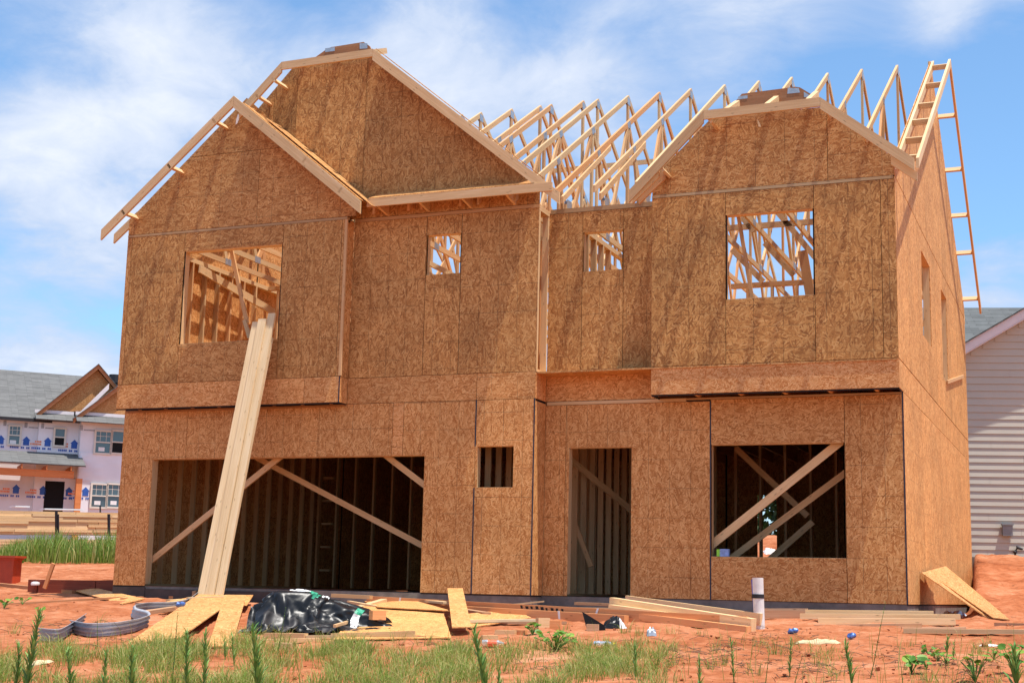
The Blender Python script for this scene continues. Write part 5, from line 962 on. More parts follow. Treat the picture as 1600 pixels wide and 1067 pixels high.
282,119,284,314,111,280,345,106,274,374,103,263,398,105,245,425,103,237,453,98,235,477,100,223,504,98,224,531,99,215,554,101,199,582,102,188,583,110,158,581,119,127,597,127,100,617,136,76,636,144,54,653,152,35,675,159,21,700,171,26,725,183,20,
-653,175,153,-648,167,186,-645,156,219,-643,145,249,-652,136,279,-679,127,301,-651,124,324,-635,122,353,-629,119,386,-602,124,406,-574,131,427,-539,138,419,-501,145,429,-465,149,431,-430,150,423,-396,151,428,-365,149,420,-335,151,422,-310,146,435,-287,147,420,-262,147,419,
-236,147,426,-211,143,441,-181,143,435,-148,142,437,-117,141,431,-92,142,414,-63,145,410,-39,150,397,-36,156,370,-17,160,355,5,168,364,23,172,352,37,183,370,58,188,372,80,192,359,106,194,341,125,184,314,157,180,301,191,177,294,223,165,301,251,161,280,
284,151,284,317,141,287,347,136,274,378,131,272,407,128,262,435,127,252,461,127,242,486,129,231,507,128,216,533,130,214,557,130,199,585,130,193,581,136,164,582,144,134,596,152,107,615,160,82,638,166,65,663,166,53,682,176,38,693,195,18,717,205,32,
-649,201,157,-645,193,189,-641,182,219,-640,171,248,-658,161,271,-680,155,296,-666,149,326,-652,147,356,-637,149,386,-609,156,408,-577,165,425,-539,173,420,-500,179,427,-463,181,421,-427,182,420,-394,182,420,-363,180,422,-338,177,435,-313,174,424,-288,176,425,-265,171,435,
-240,173,438,-213,172,449,-183,174,442,-153,174,432,-121,174,427,-94,175,413,-65,177,414,-40,181,401,-32,187,377,-10,188,366,6,194,346,18,198,368,33,201,349,57,206,345,75,221,351,91,215,324,122,215,310,155,212,302,189,205,310,219,196,294,253,191,289,
284,177,298,317,171,286,349,166,275,379,160,261,406,155,246,433,154,234,460,155,225,485,158,217,510,161,212,535,163,212,560,162,205,586,161,197,591,164,169,584,172,140,598,178,114,626,175,100,650,179,84,671,185,69,670,198,43,695,215,35,715,229,19,
-643,224,166,-653,216,194,-646,206,221,-644,196,248,-656,188,273,-678,183,295,-671,178,325,-660,177,356,-638,183,383,-605,190,398,-575,202,420,-537,210,424,-498,214,420,-461,216,421,-426,216,423,-394,215,424,-364,213,424,-337,209,426,-313,206,435,-293,198,448,-269,199,452,
-244,202,453,-218,203,441,-189,204,434,-158,206,429,-128,207,421,-97,208,420,-73,206,403,-45,212,404,-28,215,383,-4,214,375,3,221,353,25,224,353,47,225,362,44,233,338,66,240,328,93,244,319,125,242,324,154,243,307,187,236,301,222,227,298,254,216,308,
285,208,293,316,200,276,346,192,260,376,187,246,407,186,237,436,186,234,464,188,232,490,190,229,513,195,218,535,198,208,560,197,203,587,194,201,597,195,175,587,201,149,610,200,129,633,200,110,647,206,86,673,210,77,681,222,51,680,234,24,703,240,40,
-648,247,172,-648,239,200,-655,229,224,-650,221,249,-656,214,275,-676,210,295,-666,208,323,-663,210,355,-633,218,373,-602,229,394,-570,241,414,-533,247,424,-496,249,431,-461,247,438,-427,245,442,-396,241,445,-367,239,447,-341,241,440,-321,234,454,-297,233,455,-273,234,453,
-251,234,441,-223,236,438,-194,237,428,-163,238,427,-132,238,422,-102,238,416,-80,234,396,-52,235,389,-25,241,392,-1,239,384,13,243,365,24,250,345,39,252,366,57,258,355,67,269,334,95,269,334,121,271,318,154,268,323,187,263,317,222,257,311,254,246,297,
282,234,278,314,228,264,347,222,253,380,218,251,409,218,237,438,219,231,465,221,228,492,225,225,516,229,229,536,233,216,559,233,208,585,229,205,603,227,184,597,230,156,606,230,127,635,229,118,659,227,103,667,239,78,657,237,50,681,254,45,693,259,20,
-662,266,178,-654,261,205,-655,253,229,-660,244,252,-657,241,277,-673,238,297,-675,237,326,-660,245,355,-629,256,373,-596,267,390,-562,276,404,-526,280,413,-491,282,422,-457,275,418,-424,272,422,-396,275,436,-367,274,440,-345,273,454,-323,267,443,-302,267,450,-281,266,439,
-256,269,440,-230,270,428,-200,271,429,-169,270,426,-137,269,422,-108,266,411,-87,261,391,-59,260,383,-32,260,376,-6,261,373,19,264,376,13,271,351,36,271,343,48,284,362,73,288,354,97,294,344,126,291,337,152,296,317,183,288,302,216,279,290,250,271,279,
283,263,271,317,257,262,350,250,265,380,248,249,409,249,238,438,251,236,465,254,231,490,258,224,514,263,233,536,267,228,557,268,215,582,263,208,605,259,193,607,260,164,614,260,135,630,259,109,659,259,102,646,263,75,649,268,46,668,274,24,690,284,37,
-661,290,181,-665,282,207,-667,274,231,-663,269,255,-670,264,278,-667,266,304,-679,268,332,-647,275,345,-612,283,359,-578,292,373,-552,307,395,-519,310,407,-483,309,409,-452,300,399,-422,304,413,-394,307,425,-368,307,435,-347,296,429,-330,301,443,-308,298,437,-285,300,437,
-263,301,425,-235,306,424,-205,306,429,-174,304,427,-143,299,420,-116,294,406,-93,287,387,-65,285,379,-39,283,372,-13,283,373,9,284,384,19,291,362,34,297,343,59,300,341,73,312,362,102,311,361,131,310,353,161,307,340,192,305,322,222,305,300,253,299,281,
285,292,272,319,283,271,350,277,258,383,275,259,408,278,242,435,281,234,460,285,228,486,291,221,508,297,235,532,300,237,554,300,227,577,297,213,600,292,195,622,288,175,632,286,145,631,292,114,660,294,100,662,293,69,651,303,41,670,309,20,698,313,20,
-673,310,185,-663,306,209,-660,298,233,-672,294,255,-678,291,279,-681,293,307,-664,297,333,-642,305,360,-606,314,370,-570,322,367,-539,330,382,-510,337,401,-475,333,393,-443,325,385,-414,328,396,-387,330,407,-364,332,419,-344,321,411,-324,315,416,-313,330,428,-290,333,427,
-266,335,417,-241,341,427,-212,342,426,-182,339,426,-152,332,416,-127,323,399,-102,316,385,-75,311,373,-48,307,379,-23,305,384,1,306,377,28,310,375,28,319,350,54,322,356,73,326,339,102,325,341,130,335,352,164,332,350,198,326,338,230,320,322,260,315,302,
286,318,279,316,310,264,348,305,257,380,303,264,409,303,258,435,306,251,461,313,242,480,321,224,502,329,235,526,333,235,540,328,216,567,329,214,593,325,197,619,321,180,640,318,155,655,314,126,650,327,95,671,328,68,655,339,42,675,345,20,702,349,20,
-689,328,189,-675,329,213,-666,324,236,-658,319,260,-656,312,285,-661,317,312,-665,328,344,-633,336,357,-599,344,364,-564,352,367,-536,358,389,-502,355,379,-467,351,371,-434,352,375,-405,352,381,-378,350,389,-355,345,395,-339,350,412,-325,340,399,-304,339,397,-299,359,410,
-274,368,414,-247,366,405,-219,368,405,-191,370,414,-160,365,414,-136,354,397,-108,346,388,-81,340,380,-54,334,371,-32,330,386,-6,330,386,21,334,384,25,343,357,49,342,344,73,346,355,102,350,349,127,347,329,161,350,330,196,353,337,231,345,331,264,337,318,
294,330,302,317,334,277,344,333,259,374,328,249,402,326,242,427,330,235,450,339,230,475,353,225,499,359,227,521,365,233,527,357,211,555,359,209,583,358,196,610,354,176,625,348,147,648,348,120,678,347,103,680,362,71,661,375,45,679,381,21,706,385,20,
-705,347,192,-693,348,217,-691,338,242,-684,335,268,-663,344,284,-663,351,312,-660,362,343,-626,367,354,-592,374,358,-563,380,376,-527,379,368,-491,377,362,-462,379,382,-429,381,383,-403,377,395,-377,374,401,-353,371,403,-336,368,391,-318,368,405,-313,365,382,-290,372,379,
-279,392,393,-253,395,391,-226,397,393,-198,395,394,-169,388,393,-139,386,400,-117,376,383,-92,365,369,-65,360,378,-38,358,386,-11,357,386,16,361,384,36,367,366,49,371,342,73,374,355,100,377,342,129,375,328,157,370,312,192,372,317,228,372,323,263,365,322,
295,356,313,326,351,299,352,353,279,376,357,259,402,359,245,426,364,235,450,368,247,474,372,250,498,381,251,499,387,226,516,386,211,538,382,195,563,376,177,590,374,158,619,381,140,652,382,127,687,378,116,673,393,86,671,407,54,681,416,25,705,415,37,
-724,366,195,-713,368,222,-695,369,243,-671,365,258,-673,378,284,-664,386,311,-655,397,342,-623,400,356,-589,405,362,-555,403,356,-519,402,351,-489,405,371,-456,406,387,-426,405,399,-397,402,401,-375,396,389,-351,391,385,-331,395,400,-320,388,387,-296,393,391,-302,398,366,
-279,403,364,-254,409,364,-230,412,366,-203,412,368,-174,412,373,-146,409,380,-117,406,388,-96,396,369,-67,387,365,-40,385,373,-12,381,369,12,389,379,22,388,353,47,398,351,67,391,332,94,396,321,124,399,312,156,398,304,189,393,298,224,392,303,259,391,309,
293,386,310,327,381,307,359,380,295,387,380,281,414,383,269,439,388,258,457,404,245,479,403,261,484,409,237,508,407,245,528,402,234,551,394,220,573,397,198,593,403,172,627,403,165,660,405,150,690,409,129,679,424,97,687,434,64,697,443,36,718,440,20,
-700,375,180,-699,391,206,-676,389,224,-657,395,246,-651,405,273,-645,417,302,-641,429,331,-609,427,337,-578,416,333,-547,430,342,-514,430,353,-480,429,365,-446,419,367,-425,427,389,-394,426,392,-370,418,399,-348,413,400,-336,412,385,-313,416,378,-301,418,396,-291,427,367,
-280,426,349,-258,435,356,-234,440,359,-208,442,362,-181,441,366,-152,438,369,-123,431,368,-93,427,377,-68,419,361,-38,414,360,-11,411,373,4,402,352,28,418,350,43,415,327,71,417,319,98,426,326,128,428,320,158,426,310,190,422,301,221,417,287,256,414,290,
290,411,292,326,411,293,359,413,296,388,415,282,416,419,269,440,426,258,463,426,270,484,436,258,503,432,247,518,429,231,519,415,211,545,415,202,574,425,206,596,431,182,630,432,175,663,434,160,694,438,141,705,440,105,706,457,75,714,467,47,736,461,36,
-702,404,167,-680,412,187,-660,417,209,-652,431,235,-657,441,264,-653,452,293,-627,435,298,-598,446,309,-566,444,318,-535,431,313,-504,433,326,-477,445,344,-445,443,360,-416,441,374,-396,421,369,-368,411,374,-349,425,380,-331,441,383,-313,438,393,-286,448,388,-270,441,374,
-271,453,351,-257,447,332,-233,454,335,-209,462,342,-183,465,348,-155,465,354,-126,461,358,-96,450,354,-65,452,362,-33,447,361,-5,439,354,-1,424,328,25,433,322,51,445,315,77,444,304,97,426,295,122,441,293,153,446,289,185,449,289,218,447,291,253,444,293,
288,443,293,324,443,292,359,445,289,392,448,284,422,452,277,450,456,270,470,452,254,475,442,231,497,450,226,499,433,212,522,442,210,548,441,203,572,442,184,600,458,190,633,459,180,664,462,162,692,466,140,715,465,113,729,470,84,730,488,60,752,480,51,
-705,437,177,-703,430,208,-678,449,204,-665,465,226,-665,477,254,-638,461,259,-613,440,263,-585,448,276,-557,460,289,-527,460,301,-498,445,300,-471,451,317,-442,442,333,-412,439,349,-389,443,371,-364,435,367,-340,425,357,-315,429,363,-303,448,366,-292,466,374,-263,471,367,
-247,465,352,-246,474,326,-231,465,311,-204,468,313,-180,467,319,-154,476,326,-127,463,327,-96,473,331,-62,472,335,-29,469,336,1,461,329,13,447,307,31,433,288,50,454,283,71,434,274,97,437,266,125,429,264,153,438,259,183,444,259,216,449,261,250,454,264,
286,460,267,322,464,268,358,467,267,391,471,263,422,475,258,449,477,249,472,475,235,488,467,219,483,447,202,507,455,200,519,438,185,543,452,179,568,467,173,597,459,163,626,476,161,657,485,150,680,482,124,710,489,111,716,492,81,744,498,80,757,505,59,
-732,457,188,-701,457,183,-696,482,201,-676,499,216,-650,485,220,-627,463,223,-601,446,229,-573,450,241,-548,461,255,-522,471,271,-495,474,286,-466,459,288,-438,457,309,-412,459,332,-384,457,350,-358,457,366,-333,449,364,-317,445,346,-292,445,344,-276,472,342,-267,489,349,
-240,493,348,-226,479,343,-216,484,323,-204,494,302,-182,484,295,-158,470,296,-126,467,296,-93,467,299,-60,477,303,-28,467,302,4,472,297,32,467,289,36,453,263,57,438,254,85,444,246,100,423,236,127,420,234,156,422,232,186,425,234,218,430,236,252,437,238,
287,445,240,323,457,238,358,461,237,392,465,234,419,480,229,448,483,221,460,461,211,475,476,195,496,470,185,507,448,170,528,463,169,543,449,149,564,471,147,595,475,142,627,474,135,647,501,134,679,506,126,695,503,98,723,511,93,733,513,68,755,522,75,
-725,492,179,-701,486,161,-690,509,177,-662,506,183,-637,491,186,-619,466,187,-591,454,194,-564,453,207,-539,461,222,-516,472,238,-492,481,254,-465,487,272,-434,473,283,-406,471,305,-378,470,326,-351,470,343,-325,474,358,-303,468,348,-291,467,324,-265,469,320,-258,495,318,
-236,495,319,-224,505,332,-201,506,336,-183,499,322,-169,509,300,-144,496,301,-125,491,276,-94,478,270,-59,470,272,-24,467,270,8,461,267,33,475,256,62,473,252,74,455,231,84,438,214,110,447,216,130,432,205,158,436,204,187,431,203,218,432,205,252,434,207,
288,438,209,324,444,209,358,452,207,388,468,202,418,477,196,444,485,188,453,459,179,476,452,170,484,472,158,501,465,142,523,477,143,536,463,126,564,467,118,594,478,115,618,497,123,646,505,108,670,525,113,699,525,101,710,516,76,729,535,70,748,530,56,
-712,523,169,-702,515,142,-675,504,147,-648,510,152,-630,488,153,-604,483,162,-583,462,163,-556,458,174,-532,462,188,-509,472,204,-485,481,220,-459,490,238,-431,497,259,-402,494,282,-373,491,303,-344,490,320,-317,490,335,-290,497,347,-281,498,317,-267,491,299,-239,496,294,
-234,517,305,-211,512,306,-204,528,321,-180,525,312,-155,526,318,-130,519,306,-112,515,280,-83,503,265,-52,490,252,-21,475,243,10,463,238,39,456,232,54,482,224,70,466,204,96,465,203,111,450,185,138,456,186,160,442,174,189,439,173,220,439,174,254,438,176,
289,439,177,324,439,178,355,455,174,386,467,169,415,477,162,441,485,154,467,483,157,468,465,140,487,460,125,492,486,125,512,494,118,529,480,102,557,487,98,586,501,99,609,519,111,639,530,104,666,532,89,694,545,89,698,532,64,719,525,51,734,545,48,
-682,533,166,-679,537,136,-662,520,122,-638,505,123,-614,506,134,-593,487,133,-571,472,135,-547,476,149,-522,466,157,-498,472,171,-475,482,187,-448,489,204,-420,490,225,-390,491,247,-361,492,269,-333,495,288,-307,504,306,-286,519,324,-258,518,322,-256,523,294,-243,518,274,
-219,519,279,-210,538,290,-190,541,297,-173,553,312,-151,547,299,-122,546,304,-94,535,292,-65,523,278,-36,510,264,-6,498,250,21,489,234,30,471,211,55,476,195,81,491,198,86,472,176,113,472,167,137,460,156,166,464,152,193,453,143,225,449,142,258,448,143,
292,448,144,327,446,143,361,443,141,394,447,141,424,452,138,452,460,135,453,485,129,475,489,120,474,471,102,497,475,98,498,500,94,523,507,93,551,509,81,578,525,87,603,541,96,631,545,84,660,556,88,682,551,69,709,552,59,711,539,36,734,534,29,
-665,558,158,-655,530,155,-635,530,134,-616,526,114,-603,507,105,-581,490,106,-560,496,121,-537,482,121,-511,476,128,-486,477,140,-461,481,154,-434,485,171,-405,489,191,-376,493,212,-348,501,234,-322,511,255,-297,521,275,-274,534,294,-253,548,311,-232,542,296,-230,547,269,
-211,538,256,-192,549,267,-185,567,280,-169,579,295,-141,577,293,-116,567,282,-86,561,278,-60,548,262,-34,534,246,-11,517,228,17,508,215,21,489,192,49,501,188,77,502,175,100,491,162,108,473,139,137,468,128,167,470,122,198,472,117,229,465,111,262,462,110,
295,460,110,330,458,110,364,459,109,396,453,106,425,459,105,453,458,102,453,485,96,469,505,98,482,490,83,495,475,69,514,493,73,515,520,69,541,534,73,568,549,77,596,563,79,627,571,76,655,568,65,684,576,64,697,565,41,723,559,40,723,550,18,
-655,559,128,-631,551,145,-607,534,147,-591,518,132,-578,522,110,-564,510,93,-543,495,97,-523,506,110,-498,503,118,-473,492,114,-448,495,126,-422,500,141,-394,506,160,-373,520,185,-351,531,209,-327,542,233,-303,553,254,-278,565,274,-253,577,291,-224,572,294,-208,564,275,
-214,569,249,-188,574,248,-165,575,257,-146,574,271,-133,599,270,-105,595,269,-89,577,251,-68,561,235,-43,547,220,-16,537,207,-3,511,196,23,512,179,43,491,166,67,501,151,95,499,138,125,491,130,135,475,102,166,476,93,198,478,86,232,481,82,265,480,79,
298,477,78,331,473,77,364,464,75,396,460,73,425,459,72,453,460,71,468,478,72,469,505,67,493,510,66,491,492,48,516,491,46,523,517,42,545,537,45,568,557,49,593,575,53,621,587,52,652,591,49,679,584,38,706,590,40,717,574,21,740,565,25,
-643,537,108,-619,555,116,-592,547,123,-567,535,129,-551,517,120,-539,524,99,-528,512,80,-507,498,86,-490,516,92,-467,520,102,-440,517,105,-414,523,118,-388,530,136,-362,538,156,-338,548,178,-314,560,201,-291,571,223,-268,584,244,-245,598,264,-219,602,280,-232,577,267,
-204,588,272,-189,602,259,-166,603,273,-152,597,251,-129,586,243,-112,607,242,-91,595,227,-71,579,211,-51,563,196,-33,542,184,-16,521,172,6,506,158,32,496,143,60,489,131,89,482,121,115,496,106,147,497,92,162,482,65,195,480,56,230,479,50,263,479,46,
295,478,44,328,477,43,362,475,43,394,472,42,423,468,42,450,463,41,451,487,51,473,492,44,475,516,48,497,518,41,509,506,24,535,506,20,557,524,20,578,547,20,594,573,20,618,592,20,646,605,20,675,609,20,704,612,20,728,601,20,752,590,20]
c0 = c0 - rtv*.07 - fwv*.02
_zb = min(H(c0.x+rtv.x*a_+fwv.x*b_, c0.y+rtv.y*a_+fwv.y*b_) for a_ in (-.6, 0, .6) for b_ in (-.5, 0, .4))
gridv = []
for k in range(0, len(_q), 3):
    P = c0 + rtv*(_q[k]/1000) + fwv*(_q[k+1]/1000)
    hz_ = _q[k+2]/1000
    gridv.append(V((P.x, P.y, H(P.x, P.y)*max(0, 1-hz_*4) + _zb*min(1, hz_*4) + hz_*1.04)))
mb = MB()
for j in range(NYp):
    for i in range(NXp):
        q = [gridv[j*(NXp+1)+i], gridv[j*(NXp+1)+i+1], gridv[(j+1)*(NXp+1)+i+1], gridv[(j+1)*(NXp+1)+i]]
        dusty = noise.noise(V((i*.13, j*.16, 6))) > .12 and j < NYp*.30
        mb.face(q, [(i*.03, j*.03), (i*.03+.03, j*.03), (i*.03+.03, j*.03+.03), (i*.03, j*.03+.03)], (.5, 0, 0), 1 if dusty else 0)
tarp = bpy.data.objects.new('plastic_sheet', None); tarp.location = gz(c0); col.objects.link(tarp)
tag(tarp, 'crumpled black plastic sheet with a white and green printed edge', 'plastic sheet')
o = B(mb, 'sheet', ['black', 'dusty'], tarp, smooth=True, merge=True)
def band(i0, i1, j0, j1, grn):
    mb = MB()
    for j in range(j0, j1):
        for i in range(i0, i1):
            q = [gridv[j*(NXp+1)+i], gridv[j*(NXp+1)+i+1], gridv[(j+1)*(NXp+1)+i+1], gridv[(j+1)*(NXp+1)+i]]
            n = (q[1]-q[0]).cross(q[3]-q[0]).normalized(); n = n if n.z > -.2 else -n
            q = [p + n*.004 + V((0, -.003, .002)) for p in q]
            mb.face(q, [(0, 0)]*4, (.5, 0, 0), 1 if grn(i, j) else 0)
    return B(mb, 'printed_edge', ['white', 'green'], tarp, smooth=True, merge=True)
def ridge(i): return max(range(14, NYp-6), key=lambda j: gridv[j*(NXp+1)+i].z)
mb = MB()
for i in range(14, 34):
    j0 = int(round((ridge(i-1)+ridge(i)+ridge(i+1))/3)) - 3
    for j in range(j0, j0+3):
        q = [gridv[j*(NXp+1)+i], gridv[j*(NXp+1)+i+1], gridv[(j+1)*(NXp+1)+i+1], gridv[(j+1)*(NXp+1)+i]]
        mb.face([p + V((0, -.005, .006)) for p in q], [(0, 0)]*4, (.5, 0, 0), 1 if 23 < i < 29 else 0)
B(mb, 'printed_edge', ['white', 'green'], tarp)
band(45, 48, 12, 34, lambda i, j: j > 26)

# bent grey corrugated strip
pth = [(64, 1001, .0), (88, 1003, .0), (112, 991, .0), (127, 975, .07)]
def corr(pxs, h, name, lab, dark=0):
    pts = []
    base = [gz(G(px, py), dz) for px, py, dz in pxs]
    # resample
    for i in range(len(base)-1):
        for k in range(8): pts.append(base[i].lerp(base[i+1], k/8))
    pts.append(base[-1])
    for _ in range(4): pts = [pts[0]] + [(pts[i-1]+pts[i]*2+pts[i+1])/4 for i in range(1, len(pts)-1)] + [pts[-1]]
    mb = MB(); prof = [(0, 0), (.02, .12), (-.012, .25), (.02, .40), (-.012, .55), (.022, .7), (-.012, .85), (.012, 1.0)]
    rows = []
    for i, p in enumerate(pts):
        d = pts[min(i+1, len(pts)-1)] - pts[max(i-1, 0)]; d.z = 0; d.normalize(); n = V((d.y, -d.x, 0))
        rows.append([p + n*(a+.03*b) + V((0, 0, b*h)) for a, b in prof])
    for i in range(len(rows)-1):
        for k in range(len(prof)-1):
            mb.face([rows[i][k], rows[i+1][k], rows[i+1][k+1], rows[i][k+1]], [(0,0)]*4)
    o = thing(mb, name, 'greyflex', lab, 'strip', 'bent grey plastic strips', smooth=True, merge=True)
    so = o.modifiers.new('thick', 'SOLIDIFY'); so.thickness = .006
    return o
corr([(63, 1001, 0), (86, 1004, 0), (106, 992, 0), (128, 980, .03)], .125, 'corrugated_strip', 'curled left end of the bent grey corrugated strip')
corr([(112, 990, 0), (140, 996, 0), (175, 994, 0), (210, 987, 0), (229, 980, 0), (226, 974, 0), (206, 969, 0), (205, 962, 0), (225, 958, 0), (265, 957, 0), (290, 952, 0), (308, 943, .06)], .14, 'corrugated_strip', 'long zigzag grey corrugated strip on the clay left of the OSB sheet')

# white pipe with a blue one and black tape
gp_ = G(1187, 981); pipe = empty('drain_pipe', gp_, 'white upright plastic pipe stub wrapped with black tape', 'pipe')
d15 = (gp_-CAM).dot(FW)
tp_ = U(1184, 903, 'y', gp_.y)
r_ = 8.6*d15/F
mb = MB(); mb.tube([gp_-V((0,0,.1)), tp_], r_, 20, cap=False); mb.tube([tp_, tp_-V((0,0,.2))], r_*.86, 20, cap=False)
n_ = 20
mb.tube([tp_+V((0,0,.0)), tp_+V((0,0,.006)), tp_+V((0,0,.006)), tp_], [r_, r_, r_*.86, r_*.86], 20, cap=False)
B(mb, 'pipe_shaft', 'pvc', pipe)
bp0 = U(1176.5, 905, 'y', gp_.y+.03); bp1 = V((gp_.x-.055, gp_.y+.03, gp_.z+.12))
mb = MB(); mb.tube([bp1, bp0], .021, 12); B(mb, 'blue_tube', 'blue', pipe)
tc = gp_.lerp(tp_, .635); mb = MB(); mb.tube([tc-V((.006,0,.022)), tc+V((-.006,0,.026))], [r_*1.13, r_*1.13], 20); B(mb, 'tape', 'post', pipe)

# bottles, cans, scraps
def bottle(px, py, lab, cap_mat, label_mat, ang):
    g = G(px, py); r = empty('plastic_bottle', g, lab, 'bottle', 'discarded bottles')
    d = V((math.cos(ang), math.sin(ang), 0)); c = g + V((0, 0, .036)); mb = MB()
    prof = [(-.11, .006), (-.105, .03), (-.06, .034), (-.02, .029), (.02, .033), (.05, .030), (.075, .02), (.088, .012), (.1, .012)]
    mb.tube([c + d*a for a, _ in prof], [b for _, b in prof], 14); B(mb, 'bottle_body', 'bottle', r, smooth=True)
    mb = MB(); mb.tube([c + d*.098, c + d*.118], .0155, 12); B(mb, 'cap', cap_mat, r)
    if label_mat: mb = MB(); mb.tube([c - d*.055, c + d*.03], .0345, 14); B(mb, 'wrapper', label_mat, r)
bottle(771, 1011, 'flattened clear bottle with an orange label on the clay', 'orangelabel', 'orangelabel', .35)
bottle(944, 1012, 'clear bottle with a yellow cap beside the grass', 'yellow', None, .9)
def can(px, py, lab, ang):
    g = G(px, py); d = V((math.cos(ang), math.sin(ang), 0)); c = g + V((0,0,.033)); mb = MB()
    prof = [(-.05, .02), (-.045, .03), (-.01, .027), (.01, .031), (.04, .029), (.052, .022)]
    mb.tube([c + d*a + V((0,0,.008*math.sin(a*70))) for a, _ in prof], [b for _, b in prof], 12); thing(mb, 'drink_can', 'can', lab, 'can', 'crushed cans', smooth=True)
can(1239, 990, 'crushed blue can near the white pipe', .4); can(1331, 998, 'crumpled blue can below the right board pile', 1.2)
can(281, 965, 'blue can lying on the tilted OSB sheet', .3)
bpy.data.objects['drink_can.002'].location.z += .13
def crumple(px, py, sx, sy, sz, mats, name, lab, cat, seed, split=None, group=None):
    g = G(px, py); mb = MB(); N = 12; rows = []
    for j in range(N+1):
        for i in range(N+1):
            u, v = i/N*2-1, j/N*2-1; e = max(0, 1-u*u)*max(0, 1-v*v)
            h = sz*(e**.5)*(.55+.7*abs(noise.noise(V((u*1.7, v*1.7, seed)))))
            P = g + rtv*(u*sx*(1+.25*noise.noise(V((u*2, v*2, seed+3))))) + fwv*(v*sy); rows.append(V((P.x, P.y, H(P.x, P.y)+h+.004)))
    for j in range(N):
        for i in range(N):
            q = [rows[j*(N+1)+i], rows[j*(N+1)+i+1], rows[(j+1)*(N+1)+i+1], rows[(j+1)*(N+1)+i]]
            mi = split(i/N, j/N) if split else 0
            mb.face(q, [(0,0)]*4, (.5,0,0), mi)
    return thing(mb, name, mats, lab, cat, group, merge=True)
crumple(961, 980, .13, .10, .15, ['black', 'white', 'green'], 'plastic_bag', 'black and white printed plastic bag scrap before the beams', 'plastic bag', 3, lambda u, v: 1 if u > .66 else (2 if .42 < u < .5 else 0))
mb = MB(); g = G(925, 984); mb.prism([g+V((-.12,0,.20)), g+V((.14,0,.06)), g+V((.16,0,.0)), g+V((-.06,0,.0))], V((0,-1,0)), .006); thing(mb, 'plastic_flap', 'black', 'stiff black plastic flap standing left of the bag scrap', 'plastic scrap')
crumple(1278, 1005, .22, .05, .05, ['pale'], 'paper_scrap', 'torn tan paper scrap on the clay right of the pipe', 'paper', 11)
crumple(1546, 1009, .09, .04, .02, ['white'], 'paper_scrap', 'pale paper scrap on the clay at the right', 'paper', 15)
crumple(1018, 992, .05, .05, .10, ['gal'], 'metal_scrap', 'small grey metal scrap left of the pale board pile', 'metal scrap', 21)
crumple(62, 1036, .10, .05, .03, ['pale'], 'paper_scrap', 'pale scrap half hidden in the grass at lower left', 'paper', 31)
crumple(1490, 965, .20, .16, .12, ['gal', 'clay'], 'rubble_heap', 'small heap of grey rubble at the right corner of the house', 'rubble', 41, lambda u, v: 1 if noise.noise(V((u*6, v*6, 2))) > 0 else 0)
o = crumple(1203, 864, .16, .15, .16, ['white'], 'plastic_wrap', 'crumpled white plastic on the clay mound seen through the big window', 'plastic wrap', 51)
# tape roll box on the sill of the big window
c = U(1131, 869, 'y', YB+.06); r = empty('tape_packet', c, 'green and blue wrapped packet on the sill of the big window', 'packet')
mb = MB(); mb.box(c.x-.09, c.x-.045, c.y-.04, c.y+.03, c.z, c.z+.095); B(mb, 'packet_end', 'lime', r, bevel=.008)
mb = MB(); mb.box(c.x-.044, c.x+.075, c.y-.045, c.y+.035, c.z, c.z+.10); B(mb, 'packet_body', 'sky_tape', r, bevel=.012)
# left: orange red box, dark red beams, stake, jug
p = U(20, 912, 'y', 2.4); r = empty('painted_bin', V((p.x-.8, 2.5, p.z)), 'orange red bin with a lipped rim at the left edge', 'bin')
q = U(20, 868, 'y', 2.4); mb = MB(); hb = q.z-p.z
mb.hexa(V((p.x-1.6, 2.4, p.z-.15)), V((1.58, 0, 0)), V((0, .22, 0)), V((0, 0, hb*.86+.15))); B(mb, 'bin_body', 'redbox', r, bevel=.01)
mb = MB(); mb.hexa(V((p.x-1.64, 2.37, p.z+hb*.86)), V((1.66, 0, 0)), V((0, .26, 0)), V((0, 0, hb*.06))); mb.hexa(V((p.x-1.68, 2.33, p.z+hb*.925)), V((1.75, 0, 0)), V((0, .30, 0)), V((0, 0, hb*.075))); B(mb, 'rim', 'redbox', r, bevel=.006)
RB = 'dark red beams lying left of the house'
for (pa_, pb_, lab) in (((47, 905, 0.9), (61, 905, 0.9), 'short dark red beam end beside the stake'), ((63, 905, 0.9), (152, 906.5, 0.9), 'long dark red beam behind the stake'), ((153, 906.5, 0.9), (200, 905, 0.9), 'dark red beam reaching behind the house corner')):
    lumber('red_beam', lab, pa_, pb_, .27, .09, 'redwood', 'beam', RB)
lumber('wood_stake', 'leaning wooden stake left of the house', (86, 881, .7), (72, 920, .7), .07, .03, 'lvl', 'stake', up=V((1,0,0)))
c = U(55, 914, 'y', .8); mb = MB(); mb.tube([c, c+V((0,0,.02)), c+V((0,0,.05)), c+V((0,0,.06))], [.07,.075,.07,.03], 12); thing(mb, 'plastic_tub', 'white', 'small white plastic tub by the dark red beam end', 'tub')

